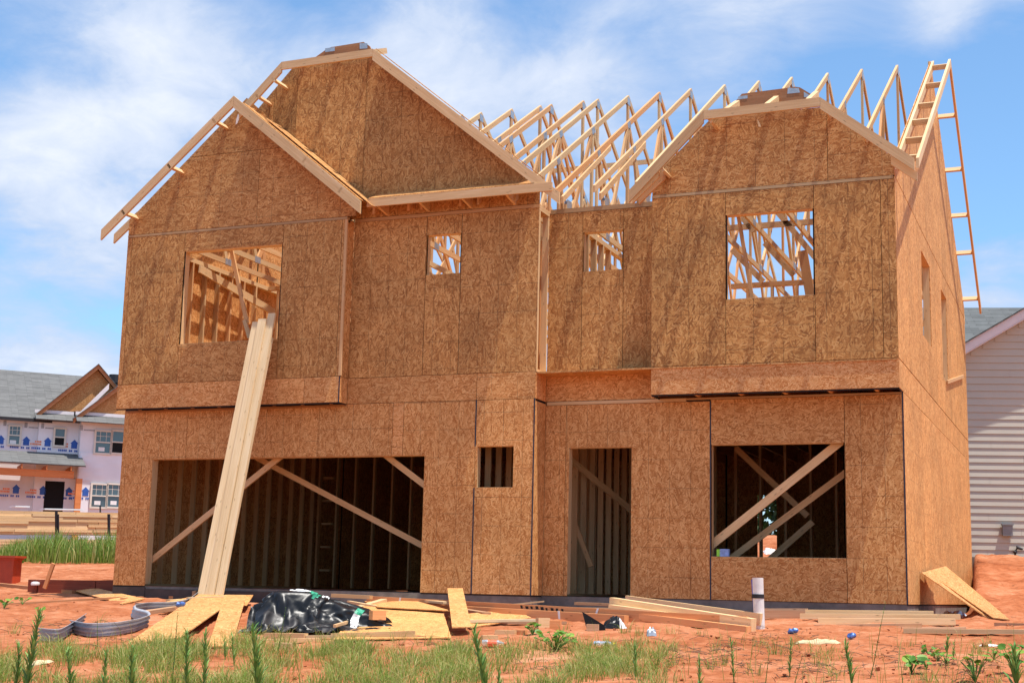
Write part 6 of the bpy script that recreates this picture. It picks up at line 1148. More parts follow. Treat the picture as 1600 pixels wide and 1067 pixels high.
# ================================================================== neighbour on the right
a15 = math.radians(15); NU = V((math.cos(a15), math.sin(a15), 0)); NN = V((math.sin(a15), -math.cos(a15), 0))
nb0 = CAM + ray(1560, 872)*30.0
nb = empty('siding_house', V((nb0.x, nb0.y, nb0.z)), 'finished neighbour house with tan lap siding and a grey shingle roof', 'house')
def NP(px, py, off=0): return Upl(px, py, nb0 + NN*off, NN)
def nuz(p): return ((p-nb0).dot(NU), p.z)
cu, cz = nuz(NP(1480, 566)); du, dz = nuz(NP(1600, 496)); slope = (dz-cz)/(du-cu)
ul, zl = cu-.6, cz-.6*slope
uap = du + 4.2; zap = dz + 4.2*slope; ur = 2*uap-ul
zb = nb0.z + .02; mb = MB(); hc = .153; z = zb
topz = lambda u: (zl + slope*(u-ul)) if u < uap else (zl + slope*(ur-u))
k = 0
while z < zap:
    ua, ub = ul, ur
    zt = z + hc
    if zt > zl: ua = ul + (zt-zl)/slope; ub = ur - (zt-zl)/slope
    if ub-ua < .2: break
    # one lap: bottom edge proud, top tucked in; broken into lengths with small butt joints
    A = lambda u, zz, o: V((nb0.x, nb0.y, 0)) + NU*u + NN*o + V((0, 0, zz))
    cutsu = [ua] + [ua + c for c in ([1.3+(k*1.37) % 3.4, 4.6+(k*2.1) % 2.9]) if ua + c < ub] + [ub]
    for i in range(len(cutsu)-1):
        g_ = .002
        u0, u1 = cutsu[i]+g_, cutsu[i+1]-g_
        mb.face([A(u0, z, .022), A(u1, z, .022), A(u1, zt, .004), A(u0, zt, .004)], [(u0, z), (u1, z), (u1, zt), (u0, zt)])
        mb.face([A(u0, z, 0), A(u1, z, 0), A(u1, z, .022), A(u0, z, .022)], [(0, 0)]*4)
    z += hc; k += 1
B(mb, 'siding', 'siding', nb)
mb = MB(); A = lambda u, zz, o: V((nb0.x, nb0.y, 0)) + NU*u + NN*o + V((0, 0, zz))
mb.prism([A(ul, zb-.6, 0), A(ur, zb-.6, 0), A(ur, zl, 0), A(uap, zap, 0), A(ul, zl, 0)], NN, .15); B(mb, 'gable_wall', 'siding', nb)
mb = MB(); mb.hexa(A(ul, zb-.6, .03), NU*(ur-ul), -NN*.03, V((0,0,.6))); B(mb, 'foundation', 'concrete', nb)
# rake trim and roof edge
for (u0, z0, u1, z1) in ((ul-.3, zl-.3*slope, uap, zap), (ur+.3, zl-.3*slope, uap, zap)):
    mb = MB(); d = V((u1-u0, 0, z1-z0)); n = 1
    p, q = A(u0, z0+.16, .32), A(u1, z1+.16, .32)
    mb.prism([p, q, q-V((0,0,.20)), p-V((0,0,.20))], NN, .03); mb.prism([p-V((0,0,.205)), q-V((0,0,.205)), q-V((0,0,.205))-NN*.30, p-V((0,0,.205))-NN*.30], V((0,0,1)), .02)
    B(mb, 'rake_trim', 'whitetrim', nb)
    mb = MB(); p, q = A(u0, z0+.19, .36), A(u1, z1+.19, .36); L = (q-p).length
    mb.prism([p, q, q-NN*5, p-NN*5], V((0,0,1)), .03, uvs=[(0, 0), (0, L), (5, L), (5, 0)]); B(mb, 'gable_roof', 'shingle2', nb)
# main roof behind
r0 = Upl(1480, 481, nb0 - NN*6.0, NN); r1 = Upl(1700, 479, nb0 - NN*6.0, NN)
e0 = A(ul-.4, zl-.1, -1.0); e1 = A(14, zl-.1, -1.0)
rz = r0.z; P_ = [e0, e1, A(14, rz, -6.0), A(ul-.4, rz, -6.0)]
L = (P_[2]-P_[1]).length; mb = MB(); mb.prism(P_, (V((0,0,1))+NN).normalized(), .04, uvs=[(0, 0), (28, 0), (28, L), (0, L)])
P2 = [A(ul-.4, rz, -6.0), A(14, rz, -6.0), A(14, zl-.1, -11), A(ul-.4, zl-.1, -11)]; mb.prism(P2, (V((0,0,1))-NN).normalized(), .04, uvs=[(0, L), (28, L), (28, 0), (0, 0)])
B(mb, 'main_roof', 'shingle2', nb)
mb = MB(); mb.hexa(A(ul+.05, zb-1, -1.4), NU*(13.6-ul), -NN*9.2, V((0,0,zl-.25-zb+1))); B(mb, 'rear_wall', 'siding', nb)
w = NP(1573, 829, .03); mb = MB(); mb.hexa(w - NU*.10 - V((0,0,.11)), NU*.20, NN*.12, V((0,0,.22))); mb.hexa(w - NU*.115 + V((0,0,.112)), NU*.23, NN*.15, V((0,0,.03))); B(mb, 'outlet_box', 'meter', nb)
mb = MB(); pts = [NP(x_, y_, .07) for x_, y_ in ((1598, 858), (1589, 855), (1586, 862), (1586, 868), (1581, 872))]; mb.tube(pts, [.02, .04, .045, .03, .02], 8); B(mb, 'tap_hose', 'post', nb)

# ================================================================== neighbour on the left, wrapped in white house wrap
a47 = math.radians(47); LU = V((math.cos(a47), math.sin(a47), 0)); LN = V((math.sin(a47), -math.cos(a47), 0))
lb0 = CAM + ray(130, 797)*72.0
lh = empty('wrapped_house', V((lb0.x, lb0.y, lb0.z-1.0)), 'neighbour house in white printed house wrap with grey roof and OSB gables', 'house')
def LP(px, py, off=0): return Upl(px, py, lb0 + LN*off, LN)
def LPu(px, py, off=0): return (LP(px, py, off)-lb0).dot(LU)
def LA(u, z, o): return V((lb0.x, lb0.y, 0)) + LU*u + LN*o + V((0, 0, z))
zg = 1.6
zeL = LP(30, 652).z; zeR = LP(150, 660, .9).z
u_l, u_m, u_r, u_e = LPu(-160, 700), LPu(58, 700, .3), LPu(124, 700, .9), LPu(260, 700, .9)
zport = LP(60, 720).z
def wallbox(u0, u1, z0, z1, off, depth, name='wall'):
    mb = MB(); mb.hexa(LA(u0, z0, off), LU*(u1-u0), -LN*depth, V((0,0,z1-z0))); return B(mb, name, 'wrap', lh)
wallbox(u_l, u_m, zg, zeL, 0, 8); wallbox(u_m+.002, u_r, zg+.01, zeL+.05, .35, 8); wallbox(u_r+.002, u_e, zg+.02, zeR, .95, 8)
# horizontal wrinkles of the wrap on the right section are in a separate sheet
mb = MB(); rows = []
u0w, u1w = u_r+.05, LPu(200, 730, .96); z0w, z1w = LP(160, 752, .96).z, LP(160, 708, .96).z
for j in range(15):
    rows.append([LA(u0w+(u1w-u0w)*i/10, z0w+(z1w-z0w)*j/14, .97+.05*abs(noise.noise(V((i*.35, j*.9, 3))))) for i in range(11)])
for j in range(14):
    for i in range(10): mb.face([rows[j][i], rows[j][i+1], rows[j+1][i+1], rows[j+1][i]], [(0, 0)]*4)
B(mb, 'loose_wrap', 'wrap', lh, smooth=True, merge=True)
# roof
rd = 5.2
ra, rb = LP(0, 576, -rd), LP(132, 589, -rd); zr = (ra.z+rb.z)/2
mb = MB(); E0, E1 = LA(u_l, zeL-.1, .5), LA(u_e+.5, zeL-.1, .5); T1, T0 = LA(u_e+.5, zr, -rd), LA(u_l, zr, -rd); L = (T0-E0).length; W_ = (E1-E0).length
mb.prism([E0, E1, T1, T0], (V((0,0,1))+LN).normalized(), .05, uvs=[(0, 0), (W_, 0), (W_, L), (0, L)])
K0, K1 = LA(u_l, zeL-.1, -2*rd-.5), LA(u_e+.5, zeL-.1, -2*rd-.5); mb.prism([T0, T1, K1, K0], (V((0,0,1))-LN).normalized(), .05, uvs=[(0, L), (W_, L), (W_, 0), (0, 0)])
B(mb, 'main_roof', 'shingle', lh)
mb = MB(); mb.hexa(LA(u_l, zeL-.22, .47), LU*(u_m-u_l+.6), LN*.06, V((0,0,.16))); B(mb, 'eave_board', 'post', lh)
mb = MB(); w = LP(179, 600, -4.5); mb.tube([w-V((0,0,1.5)), w+V((0,0,.05))], .2, 10); mb.tube([w+V((0,0,.05)), w+V((0,0,.5))], .33, 10); B(mb, 'roof_vent', 'post', lh)
def gable(pxl, pxa, pxr, off, name):
    l, a_, r = LP(*pxl, off), LP(*pxa, off), LP(*pxr, off); mb = MB()
    mb.prism([l, r, a_], LN, .1, (.42, .85, 0), 0, [((p-lb0).dot(LU), p.z) for p in (l, r, a_)]); g_ = B(mb, 'gable_wall', 'osb', lh)
    for p, q in ((l, a_), (r, a_)):
        d = (q-p).normalized(); mb = MB(); p2 = p - d*.5
        n_ = V((0,0,1)); mb.prism([p2+LN*.3+n_*.22, q+LN*.3+n_*.22, q+LN*.3-n_*.02, p2+LN*.3-n_*.02], LN, .06, (.46, .9, 0)); B(mb, 'rake_board', 'oldwood', lh)
        mb = MB(); L = (q-p2).length; bkd = 5.5
        mb.prism([p2+LN*.36+n_*.25, q+LN*.36+n_*.25, q-LN*bkd+n_*.25, p2-LN*bkd+n_*.25], V((0,0,1)), .04, uvs=[(0, 0), (0, L), (bkd, L), (bkd, 0)]); B(mb, 'gable_roof', 'shingle', lh)
gable((68, 644), (152, 577), (205, 640), .35, 'upper'); gable((126, 652), (203, 596), (290, 650), .95, 'lower')
def pent(px0, px1, py_b, py_t, off, dep, mat='shingle'):
    a_, b_ = LP(px0, py_b, off+dep), LP(px1, py_b, off+dep); c_, d_ = LP(px1, py_t, off), LP(px0, py_t, off)
    z0_, z1_ = (a_.z+b_.z)/2, (c_.z+d_.z)/2
    ua, ub = (a_-lb0).dot(LU), (b_-lb0).dot(LU); mb = MB(); W = ub-ua
    mb.prism([LA(ua, z0_, off+dep), LA(ub, z0_, off+dep), LA(ub, z1_, off), LA(ua, z1_, off)], (V((0,0,1))+LN*.5).normalized(), .05, uvs=[(0, 0), (W, 0), (W, 1), (0, 1)]); o = B(mb, 'pent_roof', mat, lh)
    mb = MB(); mb.hexa(LA(ua, z1_-.02, off+.02), LU*W, LN*.04, V((0,0,.16))); B(mb, 'flashing', 'whitetrim', o)
pent(56, 118, 655.5, 646, .37, .75); pent(120, 230, 661, 651, .97, .75)
a_, b_ = LP(120, 657, 1.05), LP(170, 608, 1.05); mb = MB(); mb.prism([a_, b_, b_+V((0,0,.3)), a_+V((0,0,.3))], LN, .04); B(mb, 'flashing', 'whitetrim', lh)
# porch
z_p0, z_p1 = LP(60, 724, 2.2).z, LP(60, 706, .35).z
uq = LPu(134, 720, 2.2); mb = MB(); W = uq-u_l
mb.prism([LA(u_l, z_p0, 2.4), LA(uq, z_p0, 2.4), LA(uq, z_p1, .36), LA(u_l, z_p1, .36)], (V((0,0,1))+LN*.3).normalized(), .06, uvs=[(0, 0), (W, 0), (W, 2.2), (0, 2.2)]); B(mb, 'porch_roof', 'shingle', lh)
mb = MB(); mb.hexa(LA(u_l, z_p0-.62, 1.95), LU*(W-.5), LN*.14, V((0,0,.34)), (.5, .8, 0)); B(mb, 'porch_beam', 'lvl', lh)
for i in range(9):
    mb = MB(); u = uq-.7-i*1.15; mb.hexa(LA(u, z_p0-.27, .4), LU*.06, LN*1.95, V((0,0,.2)), (.4, .9, 0)); B(mb, 'porch_rafter', 'lvl', lh)
mb = MB(); w = LP(122, 770, 2.0); uw = (w-lb0).dot(LU); mb.hexa(LA(uw-.14, zg, 1.9), LU*.28, LN*.28, V((0,0,z_p0-.62-zg)), (.5, .8, 0)); B(mb, 'porch_post', 'lvl', lh)
w0, w1 = LP(71, 751, .36), LP(98, 796, .36); u0_, u1_ = (w0-lb0).dot(LU), (w1-lb0).dot(LU)
mb = MB(); mb.hexa(LA(u0_, w1.z-.5, .352), LU*(u1_-u0_), LN*.012, V((0,0,w0.z-w1.z+.5))); B(mb, 'doorway', 'void', lh)
def lwindow(px0, py0, px1, py1, off, dark=False, grid=True):
    p, q = LP(px0, py0, off), LP(px1, py1, off); u0_, u1_, z1_, z0_ = (p-lb0).dot(LU), (q-lb0).dot(LU), p.z, q.z
    mb = MB(); f = .09; o_ = off+.02
    for (a_, b_, c_, d_) in ((u0_, u1_, z0_, z0_+f), (u0_, u1_, z1_-f, z1_), (u0_, u0_+f, z0_+f, z1_-f), (u1_-f, u1_, z0_+f, z1_-f), (u0_+f, u1_-f, (z0_+z1_)/2-.03, (z0_+z1_)/2+.03)):
        mb.hexa(LA(a_, c_, o_), LU*(b_-a_), LN*.07, V((0,0,d_-c_)))
    r = B(mb, 'window', 'trim', lh)
    mb = MB(); zm = (z0_+z1_)/2
    mb.hexa(LA(u0_+f*.7, zm, o_+.005), LU*(u1_-u0_-f*1.4), LN*.01, V((0,0,z1_-zm-f*.7))); B(mb, 'pane', 'glass', r)
    mb = MB(); mb.hexa(LA(u0_+f*.7, z0_+f*.7, o_+.005), LU*(u1_-u0_-f*1.4), LN*.01, V((0,0,zm-z0_-f*.7))); B(mb, 'pane', 'void' if dark else 'glass', r)
    if not dark:
        mb = MB(); uu = (u0_+u1_)/2; mb.hexa(LA(uu-.2, zm-.45, o_+.018), LU*.3, LN*.004, V((0,0,.2))); B(mb, 'sticker', 'white', r)
    if grid:
        mb = MB(); s_ = .02
        for k in (1, 2): uu = u0_+(u1_-u0_)*k/3; mb.hexa(LA(uu-s_/2, zm+.03, o_+.016), LU*s_, LN*.006, V((0,0,z1_-zm-f)))
        mb.hexa(LA(u0_+f, (zm+z1_)/2-s_/2, o_+.0165), LU*(u1_-u0_-2*f), LN*.006, V((0,0,s_)))
        B(mb, 'muntin', 'trim', r)
lwindow(13, 663, 32, 697, 0); lwindow(84, 667, 102, 699, .36, True, False)
lwindow(148, 671, 173.5, 711, .96); lwindow(174, 671, 199, 711, .96, True, False); lwindow(142, 754, 166.5, 795, .96); lwindow(167, 754, 192, 795, .96)
# printed marks of the house wrap: blue house shape, orange and blue lettering too small to read
def mark(px, py, off, s=1.0):
    c = LP(px, py, off+.012); u, z = (c-lb0).dot(LU), c.z; mb = MB(); s *= .36
    mb.prism([LA(u-.40*s, z-.5*s, off+.014), LA(u+.40*s, z-.5*s, off+.014), LA(u+.40*s, z+.18*s, off+.014), LA(u+.55*s, z+.18*s, off+.014), LA(u, z+.75*s, off+.014), LA(u-.55*s, z+.18*s, off+.014), LA(u-.40*s, z+.18*s, off+.014)], LN, .006)
    r = B(mb, 'printed_house', 'navy', lh)
    mb = MB()
    for row, (w_, n_) in enumerate(((.9, 4), (1.5, 8))):
        for k in range(n_):
            a_ = u-.7*s-(w_+.1)*s+k*w_*s/n_; mb.hexa(LA(a_, z-.05*s-row*.36*s, off+.008), LU*(w_*s/n_*.78), LN*.005, V((0,0,.25*s)))
    B(mb, 'printed_letters', 'oprint', r); mb = MB()
    for k in range(11):
        if k in (5, 8): continue
        a_ = u-2.1*s+k*.24*s; mb.hexa(LA(a_, z-.98*s, off+.008), LU*(.18*s), LN*.005, V((0,0,.28*s)))
    B(mb, 'printed_letters', 'navy', r)
for px, py, off in ((1, 688, 0), (41, 690, 0), (74.5, 691.5, .35), (116, 695, .35), (25, 765, 0.35), (67, 767, .35), (107.5, 769, .35), (133.5, 769, .95)): mark(px, py, off)
for px, py, off in ((5, 665, 0), (38, 668, 0), (64, 669, .35), (124.5, 672, .95), (29, 743, .35), (62, 745, .35), (95, 747, .35), (150, 720, .95), (180, 724, .95)):
    c = LP(px, py, off); mb = MB(); mb.hexa(c+LN*.01, LU*.14, LN*.004, V((0,0,.26))); mb.hexa(c+LN*.01+LU*.2, LU*.7, LN*.004, V((0,0,.06))); B(mb, 'printed_tick', 'greyflex', lh)

# lumber bunks before it
BK = 'lumber bunks behind the tall grass'
yk = []
dk = 50.0
pA, pB = CAM + ray(-60, 796)*47.5, CAM + ray(250, 802)*52.5
lu = (pB-pA); Lk = lu.length; lu.normalize(); ln2 = V((lu.y, -lu.x, 0)).normalized()
ztop = pA.z; hrow = .085
row = 0; z = ztop
pos = ['topmost', 'second', 'third', 'fourth', 'fifth', 'sixth', 'seventh', 'eighth', 'ninth', 'tenth', 'eleventh', 'twelfth', 'thirteenth', 'fourteenth', 'fifteenth', 'sixteenth', 'seventeenth', 'eighteenth', 'nineteenth', 'lowest']
while row < 20:
    cutsl = [0, ru(3.2, 5.2), Lk] if row % 3 != 1 else [0, ru(1.5, 2.5), ru(4.6, 5.6), Lk]
    gapz = .16 if row in (9,) else .006
    z -= hrow + (gapz if row in (9,) else .004)
    for i in range(len(cutsl)-1):
        if row == 0 and i == len(cutsl)-2 and rnd() < .0: continue
        mb = MB(); o_ = ru(-.03, .03); mb.hexa(V((pA.x, pA.y, z)) + lu*(cutsl[i]+.01) + ln2*o_, lu*(cutsl[i+1]-cutsl[i]-.02), -ln2*1.1, V((0,0,hrow)), (ru(.46, .6), ru(0, .25), 0))
        thing(mb, 'stacked_lumber', 'pine', 'row of boards, %s from the top of the far lumber stack, %s' % (pos[row], ['left end', 'middle', 'right end'][i if len(cutsl) == 4 else (0, 2)[i]]), 'lumber', BK)
    row += 1
for (px, pt, pb_, lab) in ((88, 798, 862, 'black stake before the lumber stack, left of the two'), (91, 803, 840, 'thin black stake just beside the left black stake'), (170, 803, 856, 'black stake before the lumber stack, nearest the house'), (156.5, 789, 806, 'thin black rod behind the lumber stack below the far window')):
    d_ = 49.0 if 'behind' not in lab else 54.0
    a_, b_ = CAM + ray(px, pt)*d_, CAM + ray(px+1.5, pb_)*d_; mb = MB(); mb.tube([b_-V((0,0,.3)), a_], .05 if 'thin' not in lab else .03, 6); thing(mb, 'stake', 'post', lab, 'stake', 'black stakes by the lumber stack')
w = CAM + ray(24, 792)*51.5; mb = MB(); mb.hexa(w, lu*.55, -ln2*.5, V((0,0,.05))); thing(mb, 'white_sheet', 'white', 'white sheet lying on the left of the lumber stack', 'sheet')
w = CAM + ray(70, 796)*51.5; mb = MB(); mb.hexa(w, lu*1.5, -ln2*.4, V((0,0,.05))); thing(mb, 'white_board', 'white', 'long white board lying on the lumber stack below the dark doorway', 'board')

# ================================================================== trees behind, seen through the house
def tree(x, y, h, r, label, n=2600, grp='trees behind the plot'):
    z0 = H(x, y); root = empty('leafy_tree', V((x, y, z0)), label, 'tree', grp)
    mb = MB(); pts = [V((x+.15*math.sin(k), y, z0-.2 + h*.75*k/6)) for k in range(7)]; mb.tube(pts, [.28*(1-k/8) for k in range(7)], 8)
    for k in range(9):
        b0_ = V((x, y, z0+h*ru(.25, .6))); an = ru(0, 6.3); d = V((math.cos(an), math.sin(an), ru(.3, .9))); mb.tube([b0_, b0_+d*r*.4, b0_+d*r*.75], [.1, .06, .02], 5)
    B(mb, 'trunk', 'bark', root)
    mb = MB(); cl = [(V((x+ru(-r, r)*.7, y+ru(-r, r)*.7, z0+h*ru(.12, .95))), ru(.5, 1.1)*r*.45) for _ in range(26)]
    for k in range(n):
        c_, cr = random.choice(cl); d = V((random.gauss(0, 1), random.gauss(0, 1), random.gauss(0, .8))).normalized()*cr*rnd()**.4; p = c_+d; s_ = ru(.10, .24)
        a_ = V((random.gauss(0,1), random.gauss(0,1), random.gauss(0,1))).normalized()*s_; b_ = a_.cross(V((random.gauss(0,1), random.gauss(0,1), random.gauss(0,1)))).normalized()*s_*.6
        tn = (max(0, min(1, random.gauss(.45, .25))), 0, 0); mb.face([p-a_, p-b_, p+a_, p+b_], [(0,0)]*4, tn)
    B(mb, 'crown', 'tree', root)
tree(-1.5, 42, 7.5, 3.2, 'leafy tree behind the house seen through the big window, leftmost'); tree(2.6, 40, 7, 3.0, 'leafy tree straight behind the rear window opening'); tree(6.5, 43, 8, 3.4, 'leafy tree behind the house towards the right, mostly hidden')

# ================================================================== grass and weeds
def blade(mb, p, h, w, lean, tn, bend=.5):
    an = ru(0, 6.283); sx = V((math.cos(an), math.sin(an), 0))*w; ln_ = V((math.cos(lean[0]), math.sin(lean[0]), 0))*lean[1]*h
    m1 = p + ln_*.3 + V((0,0,h*.55)); t_ = p + ln_ + V((0,0,h*(1-.25*lean[1])))
    mb.face([p-sx, p+sx, m1+sx*.75, m1-sx*.75], [(0,0)]*4, tn); mb.face([m1-sx*.75, m1+sx*.75, t_], [(0,0)]*3, tn)
def tuft(mb, g, n, hm, sp, yel=.34):
    for _ in range(n):
        a_ = ru(0, 6.283); r = sp*rnd()**.6; x, y = g.x+math.cos(a_)*r, g.y+math.sin(a_)*r
        tn = (min(1, max(0, random.gauss(.42, .2) + (.55 if rnd() < yel else 0))), 0, 0)
        blade(mb, V((x, y, H(x, y)-.005)), hm*ru(.35, 1.55), ru(.0017, .0034), (a_+ru(-.8, .8), ru(.15, 1.1)), tn)
mb = MB()
def scatter(n, x0, x1, y0, y1, nt, hm, sp, thr=-9, seed=0, edge=None):
    for _ in range(n):
        px, py = ru(x0, x1)+random.gauss(0, 22), ru(y0, y1)+random.gauss(0, 4)
        if thr > -9:
            if noise.noise(V((px*.012, py*.03, seed))) + .5*noise.noise(V((px*.04, py*.09, seed+5))) < thr: continue
        if edge and py < edge(px): continue
        g = G(px, py)
        if g is None or g.y > -2.5: continue
        tuft(mb, g, random.randint(nt//2, nt), hm, sp)
edge = lambda px: 1006 + 10*math.sin(px*.013) + 8*math.sin(px*.041+1) + (14 if px > 640 else 0) + (8 if px < 60 else 0)
scatter(2300, -60, 745, 1000, 1084, 17, .13, .10, .02, 1, edge)
scatter(560, 60, 745, 1008, 1035, 15, .11, .08, -.1, 2, edge)
scatter(480, 740, 1035, 1012, 1085, 20, .11, .09, .02, 4)
scatter(150, 870, 1030, 1014, 1060, 20, .12, .08, -.3, 6)
scatter(560, 1030, 1660, 1000, 1085, 7, .09, .06, .22, 8)
scatter(60, -40, 240, 985, 1012, 9, .10, .07, .05, 9)
for px, py, n, h in ((445, 1000, 26, .13), (505, 1003, 20, .13), (545, 1003, 20, .12), (620, 1003, 24, .16), (660, 1008, 24, .15), (975, 988, 34, .13), (1000, 992, 24, .09), (1190, 1008, 22, .12), (1213, 1022, 30, .17), (1240, 1008, 18, .10), (155, 975, 20, .13), (20, 990, 26, .12), (895, 1002, 20, .12), (1050, 990, 18, .12), (1095, 992, 18, .08), (1270, 1022, 12, .09), (1130, 1040, 22, .14), (1180, 1055, 22, .14), (1305, 1055, 26, .12), (1450, 1062, 22, .12), (880, 985, 14, .08), (1420, 1010, 12, .1), (1320, 1030, 10, .08)):
    g = G(px, py)
    if g: tuft(mb, g, n, h, .07)
for _ in range(420):
    g = G(ru(-40, 1640), ru(1005, 1090))
    if g and g.y < -2.5:
        h_ = ru(.12, .34); blade(mb, V((g.x, g.y, g.z-.01)), h_, ru(.0016, .003), (ru(0, 6.28), ru(.05, .6)), (ru(.5, 1.0) if rnd() < .6 else ru(.2, .5), 0, 0))
go = mb.build('grass', 'grass'); tag(go, 'short patchy green grass on the clay in the foreground', 'grass', kind='stuff')
# tall grass far left before the lumber stack
mb = MB()
for _ in range(4200):
    px = ru(-60, 260); base = 852 + 7*math.sin(px*.05) + ru(-6, 12)
    d_ = ru(41, 45.5); p = CAM + ray(px, base)*d_; p.z = H(p.x, p.y)
    hh = ru(.35, 1.0)*(.55+.45*sstep(-10, 60, px))*(1+.5*noise.noise(V((px*.04, 2, 1))))
    an = ru(0, 6.28); tn = (min(1, max(0, random.gauss(.38, .25)+(.4 if rnd() < .18 else 0))), 0, 0)
    blade(mb, p, hh, ru(.012, .022), (an, ru(.05, .5)), tn)
go = mb.build('tall_grass', 'grass'); tag(go, 'tall green grass growing before the far lumber stack', 'grass', kind='stuff')
# dry twigs and clods on the clay
mb = MB()
def nearg(px, py):
    g = G(px, py); return g if g and g.y < 1 else None
for _ in range(520):
    cx_, cy_ = random.choice([(1120, 1015), (1160, 1030), (1060, 1020), (1300, 1040), (1400, 1020), (1500, 1030), (1540, 1050), (90, 985), (150, 990), (1250, 1045), (850, 1040), (1210, 1000), (700, 1015)])
    g = nearg(cx_+random.gauss(0, 45), cy_+random.gauss(0, 14))
    if not g: continue
    an = ru(0, 6.28); L = ru(.04, .22); d = V((math.cos(an), math.sin(an), ru(-.1, .25)))*L; mb.tube([g+V((0,0,.006)), g+d*.5+V((0,0,.015)), g+d+V((ru(-.03,.03), 0, .01))], [.003, .0025, .0015], 4, cap=False)
tag(mb.build('dry_twigs', 'twig'), 'dry twigs and dead weeds littering the clay', 'twigs', kind='stuff')
mb = MB()
for _ in range(620):
    g = nearg(ru(-40, 1640), ru(925, 1067))
    if not g: continue
    s_ = ru(.005, .02)*(1.9 if rnd() < .1 else 1); n = 6; vsx = []
    for k in range(14):
        d = V((random.gauss(0,1), random.gauss(0,1), random.gauss(0,.7))).normalized(); vsx.append(d*s_*ru(.7, 1.1))
    bmx = bmesh.new()
    for q in vsx: bmx.verts.new(g+q+V((0,0,s_*.3)))
    r = bmesh.ops.convex_hull(bmx, input=bmx.verts)
    for f in bmx.faces: mb.face([v.co.copy() for v in f.verts], [(0,0)]*len(f.verts))
    bmx.free()
tag(mb.build('clay_clods', 'clay'), 'small clods of red clay scattered over the ground', 'clods', kind='stuff')

def leaf(mb, p, d, L, w, tn, up=V((0,0,1))):
    d = d.normalized(); s_ = d.cross(up); s_ = s_.normalized() if s_.length > .01 else V((1,0,0)); n = s_.cross(d)
    a_ = p + d*L*.35 + n*L*.06; b_ = p + d*L*.7 + n*L*.05; c_ = p + d*L - n*L*.06
    mb.face([p, a_+s_*w*.5, a_-s_*w*.5], [(0,0)]*3, tn); mb.face([a_-s_*w*.5, a_+s_*w*.5, b_+s_*w*.42, b_-s_*w*.42], [(0,0)]*4, tn); mb.face([b_-s_*w*.42, b_+s_*w*.42, c_], [(0,0)]*3, tn)
def tall_weed(px_t, py_t, px_b, py_b, lab, thick=1.0, sparse=False, mat='weed', tall_tn=.45):
    g = G(px_b, py_b)
    dist = (g-CAM).dot(FW); top = CAM + ray(px_t, py_t)*dist
    r = empty('tall_weed', g, lab, 'weed', 'tall weeds in the foreground')
    h = (top-g).length; n = 10; pts = []
    for k in range(n+1):
        f = k/n; p = g.lerp(top, f) + V((.02*math.sin(f*3+px_t), .015*math.sin(f*4), 0))*(f*(1-f))*4*h*.25; pts.append(p)
    mb = MB(); mb.tube(pts, [.0058*thick*(1-.72*k/n) for k in range(n+1)], 6, (tall_tn, 0, 0)); B(mb, 'stem', mat, r)
    mb = MB(); N_ = int(h*(125 if not sparse else 40))
    for k in range(N_):
        f = (k+.5)/N_; i = min(n-1, int(f*n)); p = pts[i].lerp(pts[i+1], f*n-i); an = k*2.4 + ru(-.3, .3); ud = ru(1.3, 3.4) if not sparse else ru(1.5, 3)
        L = (.078*(1-.50*f)+.016)*thick*(1.0 if not sparse else .55)*ru(.8, 1.2); leaf(mb, p, V((math.cos(an), math.sin(an), ud)), L, L*.15, (min(1, max(0, random.gauss(.62, .26))), 0, 0))
    B(mb, 'leaves', mat, r)
TW = [(61, 962, 40, 1085, 'tall dense weed stalk, leftmost of all in the foreground', 1.5, 0), (105, 1018, 112, 1090, 'weed stalk second from the left, below the curled grey strip', 1.2, 0), (166, 1024, 162, 1090, 'weed stalk before the left grass, third from the left', 1.1, 0), (152, 962, 152, 1010, 'thin pale seed stalk before the grey corrugated strip', .6, 1),
      (206, 1012, 205, 1090, 'weed stalk before the tip of the tilted OSB sheet', 1.3, 0), (278, 956, 268, 1075, 'curved dark seed stalk before the tilted OSB sheet', .9, 1), (292, 988, 291, 1085, 'weed stalk just right of the curved seed stalk', 1.2, 0), (321, 994, 318, 1085, 'weed stalk before the narrow OSB strip', 1.2, 0), (394, 984, 404, 1090, 'thick weed stalk below the black plastic on its left', 1.6, 0),
      (362, 992, 366, 1040, 'short weed left of the thick stalk', .8, 0), (447, 948, 432, 1030, 'thin bending seed stalk before the black plastic', .6, 1), (740, 988, 760, 1090, 'fuzzy weed stalk by the short propped OSB strip', 1.5, 0), (779, 1050, 780, 1085, 'small weed right of the fuzzy stalk', 1.0, 0), (350, 1000, 352, 1030, 'short weed below the narrow OSB strip', .8, 0),
      (992, 1008, 993, 1060, 'dark slim weed in the right grass patch', .9, 0), (1142, 1002, 1147, 1066, 'dark slim weed on the clay below the pale pile', .8, 0), (1236, 1000, 1234, 1056, 'slim weed stalk below the crushed blue can', .8, 0), (1254, 1022, 1240, 1075, 'leaning seed stalk right of the slim one', .6, 1), (1203, 1012, 1195, 1078, 'thin weed stalk in the tuft below the pipe', .7, 1),
      (1384, 940, 1360, 1060, 'very tall thin seed stalk before the right board pile', .7, 1), (1321, 1010, 1332, 1075, 'bushy weed left of the tall seed stalk', 1.3, 0), (1092, 1030, 1094, 1082, 'small weed at the lower edge of the clay', .9, 0), (1481, 1000, 1480, 1025, 'short fuzzy weed among the broad leaves', 1.2, 0), (1491, 1002, 1490, 1030, 'thin weed beside the short fuzzy one', .7, 0), (1407, 1032, 1412, 1085, 'pale bent grass stalk at the lower right', .8, 1), (690, 1045, 684, 1090, 'pale seed head in the lower grass', .7, 1), (1585, 1020, 1588, 1085, 'stout weed stalk at the right edge', 1.8, 0), (30, 1010, 24, 1085, 'weed stalk at the left edge beside the tallest one', 1.2, 0)]
